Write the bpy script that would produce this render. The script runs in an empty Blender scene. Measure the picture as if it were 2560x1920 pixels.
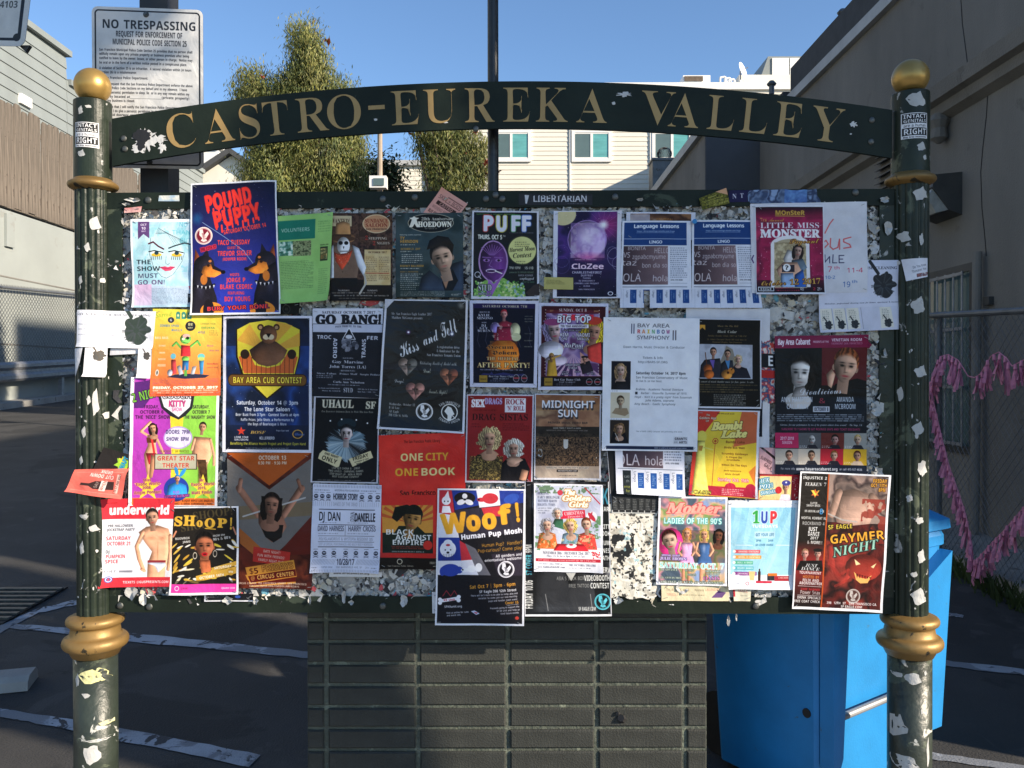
import bpy, math, random, os
import numpy as np
from mathutils import Vector, Matrix, noise
sc = bpy.context.scene
COL = sc.collection
RD = math.radians
# ------------------------------------------------------------------ camera, sky, sun, exposure
FPX, CU, CV = 2128.0, 1280.0, 960.0          # focal length and centre of the 2560 x 1920 photograph
CAM = Vector((0.0, -2.7, 1.6))
PITCH, ROLL = RD(0.43), RD(0.10)
G = .0465                                    # the lot climbs away from the street at 4.65 per cent
def gz(y): return G * (y + 2.7)
F0 = Vector((0, math.cos(PITCH), -math.sin(PITCH)))
D0 = Vector((0, -math.sin(PITCH), -math.cos(PITCH)))
R0 = Vector((1, 0, 0))
RV = R0 * math.cos(ROLL) + D0 * math.sin(ROLL)
DV = D0 * math.cos(ROLL) - R0 * math.sin(ROLL)
cd = bpy.data.cameras.new('camera'); cd.sensor_width = 36; cd.lens = FPX / 2560 * 36
cd.clip_start = 0.05; cd.clip_end = 2000
cam = bpy.data.objects.new('camera', cd); COL.objects.link(cam)
m = Matrix((RV, -DV, -F0)).transposed().to_4x4(); m.translation = CAM
cam.matrix_world = m
sc.camera = cam

SUN_AZ, SUN_EL = RD(62), RD(22.4)            # azimuth measured from -Y towards +X
S = Vector((math.sin(SUN_AZ) * math.cos(SUN_EL), -math.cos(SUN_AZ) * math.cos(SUN_EL), math.sin(SUN_EL)))
w = bpy.data.worlds.new('World'); sc.world = w; w.use_nodes = True
nt = w.node_tree; bg = nt.nodes['Background']
sky = nt.nodes.new('ShaderNodeTexSky'); sky.sky_type = 'NISHITA'; sky.sun_disc = False
sky.sun_elevation = SUN_EL; sky.sun_rotation = RD(118); sky.air_density = 0.95; sky.dust_density = 0.1; sky.ozone_density = 4.2
nt.links.new(sky.outputs[0], bg.inputs[0]); bg.inputs[1].default_value = 0.118
sl = bpy.data.lights.new('sun', 'SUN'); sl.energy = 5.0; sl.angle = RD(0.53); sl.color = (1.0, 0.86, 0.68)
so = bpy.data.objects.new('sun', sl); COL.objects.link(so)
so.rotation_euler = (-S).to_track_quat('-Z', 'Y').to_euler(); so.location = S * 30
sc.view_settings.view_transform = 'Standard'; sc.view_settings.look = 'None'
sc.view_settings.exposure = 0.82; sc.view_settings.gamma = 1; sc.view_settings.use_curve_mapping = False

# ------------------------------------------------------------------ from a photograph pixel to a point in the place
def ray(u, v):
    return (F0 * FPX + RV * (u - CU) + DV * (v - CV))
def on_y(u, v, y):
    d = ray(u, v); return CAM + d * ((y - CAM.y) / d.y)
def on_x(u, v, x):
    d = ray(u, v); return CAM + d * ((x - CAM.x) / d.x)
def on_g(u, v, z=0.0):                        # on the sloping ground, z above it
    d = ray(u, v); return CAM + d * ((z - CAM.z) / (d.z - G * d.y))
TH = RD(0.87)
BX = Vector((math.cos(TH), -math.sin(TH), 0)); NB = Vector((-math.sin(TH), -math.cos(TH), 0)); UP = Vector((0, 0, 1))
def on_b(u, v, off=0.0):                      # (a, z) in the plane of the notice board
    d = ray(u, v); o = NB * off
    t = (o - CAM).dot(NB) / d.dot(NB); p = CAM + d * t
    return (p - o).dot(BX), p.z
def bp(a, z, off=0.0):
    return BX * a + UP * z + NB * off

# ------------------------------------------------------------------ mesh helpers
class MB:
    def __init__(s): s.v = []; s.f = []; s.m = []
    def add(s, vs, fs, mi=0):
        n = len(s.v); s.v += [tuple(p) for p in vs]
        s.f += [tuple(i + n for i in f) for f in fs]; s.m += [mi] * len(fs); return s
    def box(s, x0, x1, y0, y1, z0, z1, mi=0):
        return s.add([(x, y, z) for z in (z0, z1) for y in (y0, y1) for x in (x0, x1)],
                     [(0, 2, 3, 1), (4, 5, 7, 6), (0, 1, 5, 4), (2, 6, 7, 3), (0, 4, 6, 2), (1, 3, 7, 5)], mi)
    def obox(s, c, ax, ay, az, mi=0):         # ax, ay, az: half extents as vectors
        c = Vector(c); ax = Vector(ax); ay = Vector(ay); az = Vector(az)
        return s.add([c + ax * i + ay * j + az * k for k in (-1, 1) for j in (-1, 1) for i in (-1, 1)],
                     [(0, 2, 3, 1), (4, 5, 7, 6), (0, 1, 5, 4), (2, 6, 7, 3), (0, 4, 6, 2), (1, 3, 7, 5)], mi)
    def tube(s, p0, p1, r0, r1=None, n=8, mi=0, cap=True):
        p0 = Vector(p0); p1 = Vector(p1); r1 = r0 if r1 is None else r1
        d = (p1 - p0).normalized(); a = d.orthogonal().normalized(); b = d.cross(a)
        vs = []
        for p, r in ((p0, r0), (p1, r1)):
            for i in range(n):
                t = 2 * math.pi * i / n; vs.append(p + (a * math.cos(t) + b * math.sin(t)) * r)
        fs = [(i, (i + 1) % n, n + (i + 1) % n, n + i) for i in range(n)]
        if cap: fs += [tuple(range(n - 1, -1, -1)), tuple(range(n, 2 * n))]
        return s.add(vs, fs, mi)
    def path(s, pts, r, n=6, mi=0):
        for a, b in zip(pts[:-1], pts[1:]): s.tube(a, b, r, r, n, mi)
        return s
    def lathe(s, c, prof, n=32, mi=0, rf=None):   # prof: (r, z) going up; c: (x, y)
        vs = []
        for r, z in prof:
            for i in range(n):
                t = 2 * math.pi * i / n; q = r * (rf(t) if rf else 1)
                vs.append((c[0] + q * math.cos(t), c[1] + q * math.sin(t), z))
        fs = []
        for k in range(len(prof) - 1):
            for i in range(n):
                j = (i + 1) % n; fs.append((k * n + i, k * n + j, (k + 1) * n + j, (k + 1) * n + i))
        fs += [tuple(range(n - 1, -1, -1)), tuple(range((len(prof) - 1) * n, len(prof) * n))]
        return s.add(vs, fs, mi)
    def prism(s, pts, n, d, mi=0):            # 3D outline pts pushed along vector n*d
        pts = [Vector(p) for p in pts]; n = Vector(n) * d; k = len(pts)
        return s.add(pts + [p + n for p in pts],
                     [tuple(range(k)), tuple(range(2 * k - 1, k - 1, -1))] + [(i, k + i, k + (i + 1) % k, (i + 1) % k) for i in range(k)], mi)
    def slope(s): s.v = [(x, y, z + gz(y)) for x, y, z in s.v]; return s      # things that follow the climbing ground
    def mesh(s, name, mt):
        me = bpy.data.meshes.new(name); me.from_pydata(s.v, [], s.f); me.materials.append(mt); me.update(); return me
    def build(s, name, mats, parent=None, base=None, smooth=False, uv=None):
        me = bpy.data.meshes.new(name)
        off = Vector(base) if base is not None else (Vector(parent['_w']) if parent is not None and '_w' in parent else Vector((0, 0, 0)))
        me.from_pydata([(x - off.x, y - off.y, z - off.z) for x, y, z in s.v], [], s.f)
        for mt in (mats if isinstance(mats, (list, tuple)) else [mats]): me.materials.append(mt)
        me.polygons.foreach_set('material_index', s.m)
        if smooth: me.polygons.foreach_set('use_smooth', [True] * len(s.f))
        if uv is not None:
            l = me.uv_layers.new(name='UVMap'); l.data.foreach_set('uv', uv)
        me.validate(); me.update()
        o = bpy.data.objects.new(name, me); COL.objects.link(o)
        if parent is not None:
            o.parent = parent
            if base is not None: o.location = Vector(base) - Vector(parent['_w'] if '_w' in parent else (0, 0, 0))
        elif base is not None: o.location = base
        o['_w'] = [off.x, off.y, off.z]
        return o
def thing(name, label, cat, loc=(0, 0, 0), group=None):
    o = bpy.data.objects.new(name, None); COL.objects.link(o); o.location = loc
    o['_w'] = list(loc); o['label'] = label; o['category'] = cat
    if group: o['group'] = group
    return o
def tag(o, label, cat, group=None):
    o['label'] = label; o['category'] = cat
    if group: o['group'] = group
    return o
def struct(o): o['kind'] = 'structure'; return o
def stuff(o): o['kind'] = 'stuff'; return o
def inst(me, name, parent, loc, rot=(0, 0, 0), scale=(1, 1, 1)):   # loc in world
    o = bpy.data.objects.new(name, me); COL.objects.link(o); o.parent = parent
    o.location = Vector(loc) - (Vector(parent['_w']) if parent is not None else Vector((0, 0, 0)))
    o.rotation_euler = rot; o.scale = scale; return o

# ------------------------------------------------------------------ materials
def hexc(h):
    h = h.lstrip('#'); return tuple(int(h[i:i + 2], 16) / 255 for i in (0, 2, 4))
def lin(c): return tuple((x / 12.92 if x <= .04045 else ((x + .055) / 1.055) ** 2.4) for x in c)
def mat(name, col, rough=.7, metal=0., var=.25, scale=8., bump=.15, bscale=60., spots=None, spot_scale=12., spot_lo=.62, spec=.5,
        streak=None, spot2=None):
    """principled with procedural mottling, optional patches (spots) of a second colour and fine bump"""
    mt = bpy.data.materials.new(name); mt.use_nodes = True; n = mt.node_tree; L = n.links.new
    b = n.nodes['Principled BSDF']; b.inputs['Roughness'].default_value = rough; b.inputs['Metallic'].default_value = metal
    b.inputs['Specular IOR Level'].default_value = spec
    tc = n.nodes.new('ShaderNodeTexCoord'); src = tc.outputs['Object']
    if streak:
        mp = n.nodes.new('ShaderNodeMapping'); mp.inputs['Scale'].default_value = streak; L(src, mp.inputs[0]); ssrc = mp.outputs[0]
    else: ssrc = src
    nz = n.nodes.new('ShaderNodeTexNoise'); nz.inputs['Scale'].default_value = scale; nz.inputs['Detail'].default_value = 6
    nz.inputs['Roughness'].default_value = .62; L(ssrc, nz.inputs['Vector'])
    cr = n.nodes.new('ShaderNodeValToRGB'); L(nz.outputs[0], cr.inputs[0])
    cr.color_ramp.elements[0].position = .3; cr.color_ramp.elements[1].position = .7
    cr.color_ramp.elements[0].color = (*[x * (1 - var) for x in col], 1)
    cr.color_ramp.elements[1].color = (*[min(1, x * (1 + var)) for x in col], 1)
    out = cr.outputs[0]
    for k, (sp, ss, lo) in enumerate([x for x in ((spots, spot_scale, spot_lo), spot2) if x and x[0]]):
        n2 = n.nodes.new('ShaderNodeTexNoise'); n2.inputs['Scale'].default_value = ss; n2.inputs['Detail'].default_value = 8
        n2.inputs['Roughness'].default_value = .6; n2.inputs['Distortion'].default_value = .6
        mp2 = n.nodes.new('ShaderNodeMapping'); mp2.inputs['Location'].default_value = (3.1 * k, 7.7, k); L(src, mp2.inputs[0]); L(mp2.outputs[0], n2.inputs['Vector'])
        r2 = n.nodes.new('ShaderNodeValToRGB'); r2.color_ramp.elements[0].position = lo; r2.color_ramp.elements[1].position = lo + .03; L(n2.outputs[0], r2.inputs[0])
        mx = n.nodes.new('ShaderNodeMix'); mx.data_type = 'RGBA'; L(r2.outputs[0], mx.inputs['Factor']); L(out, mx.inputs['A'])
        mx.inputs['B'].default_value = (*sp, 1); out = mx.outputs['Result']
    L(out, b.inputs['Base Color'])
    if bump:
        n3 = n.nodes.new('ShaderNodeTexNoise'); n3.inputs['Scale'].default_value = bscale; n3.inputs['Detail'].default_value = 5; L(src, n3.inputs['Vector'])
        bm = n.nodes.new('ShaderNodeBump'); bm.inputs['Strength'].default_value = bump; bm.inputs['Distance'].default_value = .01
        L(n3.outputs[0], bm.inputs['Height']); L(bm.outputs[0], b.inputs['Normal'])
    return mt
# ------------------------------------------------------------------ lettering: glyph outlines of Blender's own fonts, turned into coverage maps
FD = bpy.utils.system_resource('DATAFILES', path='fonts')
def _font(fn):
    try: return bpy.data.fonts.load(os.path.join(FD, fn))
    except Exception: return None
FMATH = _font('NotoSansMath-Regular.woff2')
def _shift(ch, up, lo, dg):
    if FMATH is None: return ch
    if 'A' <= ch <= 'Z': return chr(up + ord(ch) - 65)
    if 'a' <= ch <= 'z': return chr(lo + ord(ch) - 97)
    if dg and '0' <= ch <= '9': return chr(dg + ord(ch) - 48)
    return ch
FONTS = {'b': (0x1D5D4, 0x1D5EE, 0x1D7EC), 's': (0x1D400, 0x1D41A, 0x1D7CE), 'c': (0x1D4D0, 0x1D4EA, 0x1D7CE),
         'i': (0x1D468, 0x1D482, 0x1D7CE), 'f': (0x1D56C, 0x1D586, 0x1D7CE), 'r': (65, 97, 48)}
GRES = 56                                      # texels per em in the coverage maps
GLY = {}; GMESH = {}; CAPH = {}
def load_glyphs():
    chars = [chr(i) for i in range(33, 127)]
    todo = []
    for f, (u, l, d) in FONTS.items():
        for ch in chars:
            isal = ch.isalnum()
            if not isal and f != 'r': continue
            g = _shift(ch, u, l, d) if f != 'r' else ch
            pair = []
            for body in (g, 'H' + g + 'H', 'HH'):
                c = bpy.data.curves.new('t', 'FONT'); c.body = body; c.size = 1; c.resolution_u = 3
                if FMATH: c.font = FMATH
                o = bpy.data.objects.new('t', c); COL.objects.link(o); pair.append(o)
            todo.append((f, ch, pair))
    bpy.context.view_layer.update()
    dg = bpy.context.evaluated_depsgraph_get()
    for f, ch, (o1, o2, o3) in todo:
        e1 = o1.evaluated_get(dg); me = e1.to_mesh()
        vs = np.array([v.co[:2] for v in me.vertices], float).reshape(-1, 2)
        me.calc_loop_triangles(); tr = np.array([t.vertices[:] for t in me.loop_triangles], int).reshape(-1, 3)
        e1.to_mesh_clear()
        wd = [max(c[0] for c in o.evaluated_get(dg).bound_box) for o in (o2, o3)]
        GMESH[f, ch] = (vs, tr, wd[0] - wd[1])
        if ch == 'H': CAPH[f] = vs[:, 1].max()
    for _, _, p in todo:
        for o in p:
            c = o.data; bpy.data.objects.remove(o); bpy.data.curves.remove(c)
    PAD = 3
    for k, (vs, tr, adv) in GMESH.items():
        if len(vs) == 0: continue
        ss = 2; x0, y0 = vs.min(0) - PAD / GRES; x1, y1 = vs.max(0) + PAD / GRES
        W = int(math.ceil((x1 - x0) * GRES)); H = int(math.ceil((y1 - y0) * GRES))
        big = np.zeros((H * ss, W * ss), bool)
        P = (vs - (x0, y0)) * GRES * ss
        for a, b, c in tr:
            A, B, C = P[a], P[b], P[c]
            ar = (B[0] - A[0]) * (C[1] - A[1]) - (B[1] - A[1]) * (C[0] - A[0])
            if abs(ar) < 1e-6: continue
            if ar < 0: B, C = C, B
            lx = max(int(min(A[0], B[0], C[0])) - 1, 0); hx = int(max(A[0], B[0], C[0])) + 2
            ly = max(int(min(A[1], B[1], C[1])) - 1, 0); hy = int(max(A[1], B[1], C[1])) + 2
            yy, xx = np.mgrid[ly:min(hy, H * ss), lx:min(hx, W * ss)] + .5
            e = ((B[0] - A[0]) * (yy - A[1]) - (B[1] - A[1]) * (xx - A[0]) >= -.01) & \
                ((C[0] - B[0]) * (yy - B[1]) - (C[1] - B[1]) * (xx - B[0]) >= -.01) & \
                ((A[0] - C[0]) * (yy - C[1]) - (A[1] - C[1]) * (xx - C[0]) >= -.01)
            big[ly:ly + e.shape[0], lx:lx + e.shape[1]] |= e
        m0 = big.reshape(H, ss, W, ss).mean((1, 3)).astype(np.float32)
        mips = [m0]
        while min(mips[-1].shape) > 3 and len(mips) < 5:
            q = mips[-1]; h2, w2 = (q.shape[0] + 1) // 2 * 2, (q.shape[1] + 1) // 2 * 2
            q = np.pad(q, ((0, h2 - q.shape[0]), (0, w2 - q.shape[1]))); mips.append(q.reshape(h2 // 2, 2, w2 // 2, 2).mean((1, 3)))
        GLY[k] = (x0, y0, x1, y1, mips)
load_glyphs()
def gkey(f, ch): return (f, ch) if (f, ch) in GMESH else ('r', ch if ('r', ch) in GMESH else '-')
def adv(f, ch): return .27 if ch == ' ' else GMESH[gkey(f, ch)][2]

# ------------------------------------------------------------------ print: a small painter for the flat print on paper and signs
RNG = np.random.RandomState(7)
def vnoise(h, w, cell, octv=3, seed=0):
    r = np.random.RandomState(seed); out = np.zeros((h, w)); amp = 1; tot = 0
    for k in range(octv):
        c = max(cell / 2 ** k, 1.2); gh, gw = int(h / c) + 3, int(w / c) + 3
        g = r.rand(gh, gw); y = np.arange(h) / c; x = np.arange(w) / c
        yi = y.astype(int); xi = x.astype(int); fy = (y - yi)[:, None]; fx = (x - xi)[None, :]
        fy = fy * fy * (3 - 2 * fy); fx = fx * fx * (3 - 2 * fx)
        a = g[yi][:, xi]; b = g[yi][:, xi + 1]; c2 = g[yi + 1][:, xi]; d = g[yi + 1][:, xi + 1]
        out += amp * ((a * (1 - fx) + b * fx) * (1 - fy) + (c2 * (1 - fx) + d * fx) * fy); tot += amp; amp *= .5
    return out / tot
class Cv:
    """a print w x h pixels; every coordinate is in per cent of the sheet (x of its width, y of its height, radii of its width)"""
    def __init__(s, w, h, bg='ffffff'):
        s.w, s.h = int(w), int(h); s.a = np.empty((s.h, s.w, 3), np.float32); s.a[:] = hexc(bg)
        s.kx = s.w / 100; s.ky = s.h / 100
    def _bb(s, x0, y0, x1, y1):
        return max(int(x0), 0), max(int(y0), 0), min(int(x1) + 1, s.w), min(int(y1) + 1, s.h)
    def _mix(s, x0, y0, x1, y1, cov, col):
        c = np.asarray(hexc(col) if isinstance(col, str) else col, np.float32)
        r = s.a[y0:y1, x0:x1]; k = cov[..., None]; r += (c - r) * k
    def rect(s, x0, y0, x1, y1, col, a=1.):
        X0, Y0, X1, Y1 = x0 * s.kx, y0 * s.ky, x1 * s.kx, y1 * s.ky
        bx = s._bb(X0, Y0, X1, Y1)
        if bx[2] <= bx[0] or bx[3] <= bx[1]: return s
        xs = np.arange(bx[0], bx[2]); ys = np.arange(bx[1], bx[3])
        cx = np.clip(np.minimum(xs + 1, X1) - np.maximum(xs, X0), 0, 1); cy = np.clip(np.minimum(ys + 1, Y1) - np.maximum(ys, Y0), 0, 1)
        s._mix(*bx, cy[:, None] * cx[None] * a, col); return s
    def grad(s, x0, y0, x1, y1, c0, c1, horiz=False, a=1.):
        X0, Y0, X1, Y1 = s._bb(x0 * s.kx, y0 * s.ky, x1 * s.kx - 1, y1 * s.ky - 1)
        t = np.linspace(0, 1, (X1 - X0) if horiz else (Y1 - Y0)); t = t[None, :] if horiz else t[:, None]
        t = np.broadcast_to(t, (Y1 - Y0, X1 - X0))[..., None]
        c = np.asarray(hexc(c0)) * (1 - t) + np.asarray(hexc(c1)) * t
        s.a[Y0:Y1, X0:X1] += (c - s.a[Y0:Y1, X0:X1]) * a; return s
    def poly(s, pts, col, a=1.):
        P = [(x * s.kx, y * s.ky) for x, y in pts]; xs = [p[0] for p in P]; ys = [p[1] for p in P]
        b = s._bb(min(xs), min(ys), max(xs), max(ys))
        if b[2] <= b[0] or b[3] <= b[1]: return s
        cov = np.zeros((b[3] - b[1], b[2] - b[0]))
        for sx, sy in ((.25, .25), (.75, .25), (.25, .75), (.75, .75)):
            X = (np.arange(b[0], b[2]) + sx)[None, :]; Y = (np.arange(b[1], b[3]) + sy)[:, None]
            ins = np.zeros(cov.shape, bool)
            for (x1, y1), (x2, y2) in zip(P, P[1:] + P[:1]):
                if y1 == y2: continue
                ins ^= ((y1 > Y) != (y2 > Y)) & (X < (x2 - x1) * (Y - y1) / (y2 - y1) + x1)
            cov += ins * .25
        s._mix(*b, cov * a, col); return s
    def ell(s, cx, cy, rx, ry, col, a=1., ang=0., soft=0., ring=0.):
        X, Y, RX, RY = cx * s.kx, cy * s.ky, max(rx * s.kx, .4), max(ry * s.kx, .4); R = max(RX, RY)
        b = s._bb(X - R - 1, Y - R - 1, X + R + 1, Y + R + 1)
        if b[2] <= b[0] or b[3] <= b[1]: return s
        xx = np.arange(b[0], b[2])[None, :] + .5 - X; yy = np.arange(b[1], b[3])[:, None] + .5 - Y
        c, n = math.cos(RD(ang)), math.sin(RD(ang)); u = xx * c + yy * n; v = -xx * n + yy * c
        d = np.sqrt((u / RX) ** 2 + (v / RY) ** 2); q = min(RX, RY)
        cov = np.clip((1 - d) / soft, 0, 1) if soft else np.clip((1 - d) * q + .5, 0, 1)
        if ring: cov = cov * np.clip((d - 1) * q + ring * s.kx + .5, 0, 1)
        s._mix(*b, cov * a, col); return s
    def line(s, pts, wd, col, a=1.):
        for (x1, y1), (x2, y2) in zip(pts[:-1], pts[1:]):
            X1, Y1, X2, Y2 = x1 * s.kx, y1 * s.ky, x2 * s.kx, y2 * s.ky; r = max(wd * s.kx / 2, .45)
            b = s._bb(min(X1, X2) - r - 1, min(Y1, Y2) - r - 1, max(X1, X2) + r + 1, max(Y1, Y2) + r + 1)
            if b[2] <= b[0] or b[3] <= b[1]: continue
            xx = np.arange(b[0], b[2])[None, :] + .5 - X1; yy = np.arange(b[1], b[3])[:, None] + .5 - Y1
            dx, dy = X2 - X1, Y2 - Y1; L2 = dx * dx + dy * dy + 1e-9; t = np.clip((xx * dx + yy * dy) / L2, 0, 1)
            s._mix(*b, np.clip(r + .5 - np.hypot(xx - t * dx, yy - t * dy), 0, 1) * a, col)
        return s
    def text(s, t, x, y, h, col, f='b', w=None, al='c', ang=0., sh=0., ol=None, od=.8, arc=0., tr=0., a=1.):
        """t centred (al c), or starting (l) / ending (r) at x; y = middle of the capitals; h = cap height in % of sheet height; w = wanted width in % of sheet width"""
        if ol:
            for i in range(8): s.text(t, x + od * math.cos(i * .785), y + od * math.sin(i * .785) * s.kx / s.ky, h, ol, f, w, al, ang, sh, None, 0, arc, tr)
        H = h * s.ky; sc_ = H / CAPH[f]; tot = sum(adv(f, ch) + tr for ch in t)
        if tot <= 0: return s
        kx = (w * s.kx / (tot * sc_)) if w else 1.; Wd = tot * sc_ * kx
        pen = {'c': -Wd / 2, 'l': 0, 'r': -Wd}[al]; X, Y = x * s.kx, y * s.ky
        for ch in t:
            ad = (adv(f, ch) + tr) * sc_ * kx
            if ch != ' ' and gkey(f, ch) in GLY:
                x0, y0, x1, y1, mips = GLY[gkey(f, ch)]
                mid = pen + ad / 2; an = RD(ang) + arc * mid / max(Wd, 1); c, n = math.cos(an), math.sin(an)
                # drop along an arc
                oy = -(arc * mid * mid / max(Wd, 1) / 2) if arc else 0
                ox = mid * math.cos(RD(ang)) - (-oy) * 0; yy0 = mid * math.sin(RD(ang)) - oy
                cs = []
                for gx, gy in ((x0, y0), (x1, y0), (x1, y1), (x0, y1)):
                    lx = gx * sc_ * kx - ad / 2; ly = gy * sc_ - H / 2; lx += sh * ly
                    cs.append((X + ox + lx * c + ly * n, Y + yy0 + lx * n - ly * c))
                b = s._bb(min(p[0] for p in cs) - 1, min(p[1] for p in cs) - 1, max(p[0] for p in cs) + 1, max(p[1] for p in cs) + 1)
                if b[2] > b[0] and b[3] > b[1]:
                    px = np.arange(b[0], b[2])[None, :] + .5 - X - ox; py = np.arange(b[1], b[3])[:, None] + .5 - Y - yy0
                    lx = px * c + py * n; ly = px * n - py * c; lx = lx - sh * ly
                    gx = (lx + ad / 2) / (sc_ * kx); gy = (ly + H / 2) / sc_
                    tx = GRES / (sc_ * min(kx, 1) if kx < 1 else sc_); mi = int(min(max(math.log2(max(tx, 1)) + .3, 0), len(mips) - 1)); m_ = mips[mi]
                    q = GRES / 2 ** mi; fx = (gx - x0) * q - .5; fy = (gy - y0) * q - .5
                    ix = np.floor(fx).astype(int); iy = np.floor(fy).astype(int); ax = fx - ix; ay = fy - iy
                    ok = (ix >= 0) & (iy >= 0) & (ix < m_.shape[1] - 1) & (iy < m_.shape[0] - 1)
                    ix = np.clip(ix, 0, m_.shape[1] - 2); iy = np.clip(iy, 0, m_.shape[0] - 2)
                    cov = (m_[iy, ix] * (1 - ax) + m_[iy, ix + 1] * ax) * (1 - ay) + (m_[iy + 1, ix] * (1 - ax) + m_[iy + 1, ix + 1] * ax) * ay
                    s._mix(*b, np.where(ok, cov, 0) * a, col)
            pen += ad
        return s
    def texts(s, rows, col, f='b', **k):      # rows: (text, x, y, h, w)
        for r in rows: s.text(r[0], r[1], r[2], r[3], r[5] if len(r) > 5 else col, r[6] if len(r) > 6 else f, w=r[4], **k)
        return s
    def tiny(s, x0, x1, y0, y1, n, col, a=.7, seed=1, h=.5):   # lines of print too small to read
        r = random.Random(seed)
        for k in range(n):
            y = y0 + (y1 - y0) * (k + .5) / n; x = x0; e = x1 - (r.random() * .25 * (x1 - x0) if r.random() < .3 else 0); hh = (y1 - y0) / n * h / 2
            while x < e:
                wd = r.uniform(.02, .09) * (x1 - x0) + .8; s.rect(x, y - hh, min(x + wd, e), y + hh, col, a * r.uniform(.55, 1)); x += wd + .9
        return s
    def noise(s, x0, y0, x1, y1, cell, cols, seed=0, a=1., octv=3, thr=None, lo=.3, hi=.7):
        X0, Y0, X1, Y1 = s._bb(x0 * s.kx, y0 * s.ky, x1 * s.kx - 1, y1 * s.ky - 1); n = vnoise(Y1 - Y0, X1 - X0, cell * s.kx, octv, seed)
        if thr is not None: s._mix(X0, Y0, X1, Y1, np.clip((n - thr) * 30, 0, 1) * a, cols[0]); return s
        n = np.clip((n - lo) / (hi - lo), 0, .9999) * (len(cols) - 1); i = n.astype(int); f = (n - i)[..., None]
        C = np.array([hexc(c) for c in cols]); r = s.a[Y0:Y1, X0:X1]; r += ((C[i] * (1 - f) + C[i + 1] * f) - r) * a; return s
    def dots(s, x0, y0, x1, y1, n, r, cols, seed=0, a=1.):
        q = random.Random(seed)
        for _ in range(n):
            rr = q.uniform(*r); s.ell(q.uniform(x0, x1), q.uniform(y0, y1), rr, rr * q.uniform(.7, 1.2), q.choice(cols), a, q.uniform(0, 180))
        return s
    def _form(s, b, m, col, rad, lit=(-.6, -.5), amt=1.1, tex=.1):   # a lit, rounded shape printed from a mask
        k = max(int(rad), 1); B = m
        for _ in range(2):
            for ax in (0, 1):
                p = np.pad(B, [(k + 1, k) if q == ax else (0, 0) for q in (0, 1)], mode='constant'); cs = np.cumsum(p, ax)
                B = (np.take(cs, np.arange(2 * k + 1, p.shape[ax]), ax) - np.take(cs, np.arange(0, p.shape[ax] - 2 * k - 1), ax)) / (2 * k + 1)
        gy, gx = np.gradient(B) if min(B.shape) > 1 else (B * 0, B * 0)
        sh = .62 + .5 * B - (gx * lit[0] + gy * lit[1]) * -k * amt
        sh = np.clip(sh, .3, 1.35) * (1 - tex / 2 + tex * vnoise(*m.shape, max(3, rad), 3, 5)); c = np.asarray(hexc(col)); r = s.a[b[1]:b[3], b[0]:b[2]]
        r += (np.clip(c * sh[..., None], 0, 1) - r) * m[..., None]; return s
    def form(s, pts, col, rad=3., **k):
        t = Cv.__new__(Cv); t.w, t.h, t.kx, t.ky = s.w, s.h, s.kx, s.ky; t.a = np.zeros((s.h, s.w, 3), np.float32); t.poly(pts, 'ffffff')
        b = s._bb(min(p[0] for p in pts) * s.kx - 1, min(p[1] for p in pts) * s.ky - 1, max(p[0] for p in pts) * s.kx + 1, max(p[1] for p in pts) * s.ky + 1)
        return s._form(b, t.a[b[1]:b[3], b[0]:b[2], 0], col, rad * s.kx, **k) if b[2] > b[0] + 2 and b[3] > b[1] + 2 else s
    def limb(s, pts, wd, col, **k):
        t = Cv.__new__(Cv); t.w, t.h, t.kx, t.ky = s.w, s.h, s.kx, s.ky; t.a = np.zeros((s.h, s.w, 3), np.float32); t.line(pts, wd, 'ffffff'); q = wd * s.kx
        b = s._bb(min(p[0] for p in pts) * s.kx - q, min(p[1] for p in pts) * s.ky - q, max(p[0] for p in pts) * s.kx + q, max(p[1] for p in pts) * s.ky + q)
        return s._form(b, t.a[b[1]:b[3], b[0]:b[2], 0], col, wd * s.kx * .4, **k) if b[2] > b[0] + 2 and b[3] > b[1] + 2 else s
    def blob(s, cx, cy, rx, ry, col, ang=0, rad=None, **k):
        pts = [(cx + rx * math.cos(t) * math.cos(RD(ang)) - ry * math.sin(t) * math.sin(RD(ang)), cy + (rx * math.cos(t) * math.sin(RD(ang)) + ry * math.sin(t) * math.cos(RD(ang))) * s.kx / s.ky) for t in [q * .3927 for q in range(16)]]
        return s.form(pts, col, rad or min(rx, ry) * .6, **k)
    def head(s, cx, cy, r, skin='c99a7a', hair='2b1d16', style='short', ang=0, shade='000000', lips='a04038', body=None, look=0, side=1):
        """a generic softly lit face: r = half width in % of the sheet's width"""
        R = r * s.kx; X, Y = cx * s.kx, cy * s.ky; b = s._bb(X - 3 * R, Y - 2.6 * R, X + 3 * R, Y + 3.2 * R)
        if b[2] <= b[0] or b[3] <= b[1]: return s
        x = (np.arange(b[0], b[2])[None, :] + .5 - X) / R; y = (np.arange(b[1], b[3])[:, None] + .5 - Y) / R; c, n = math.cos(RD(ang)), math.sin(RD(ang))
        u, v = x * c + y * n, -x * n + y * c; nz = vnoise(*u.shape, max(R * .5, 2), 3, int(cx * 7 + cy)); tgt = s.a[b[1]:b[3], b[0]:b[2]]
        S = np.asarray(hexc(skin)); Hc = np.asarray(hexc(hair)); big = style in ('long', 'wig', 'curly'); e = max(R * .55, 1.2)
        strand = .5 + .5 * np.sin(u * 17 + 2.5 * np.sin(v * 3 + u * 2) + nz * 9); hv = (.55 + .55 * strand + .5 * (nz - .5)) * (1.08 - .28 * np.clip(-u * side + .2, 0, 1))
        def mix(m, col): nonlocal tgt; m = np.clip(m, 0, 1)[..., None]; tgt += (np.clip(col, 0, 1) - tgt) * m
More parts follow.
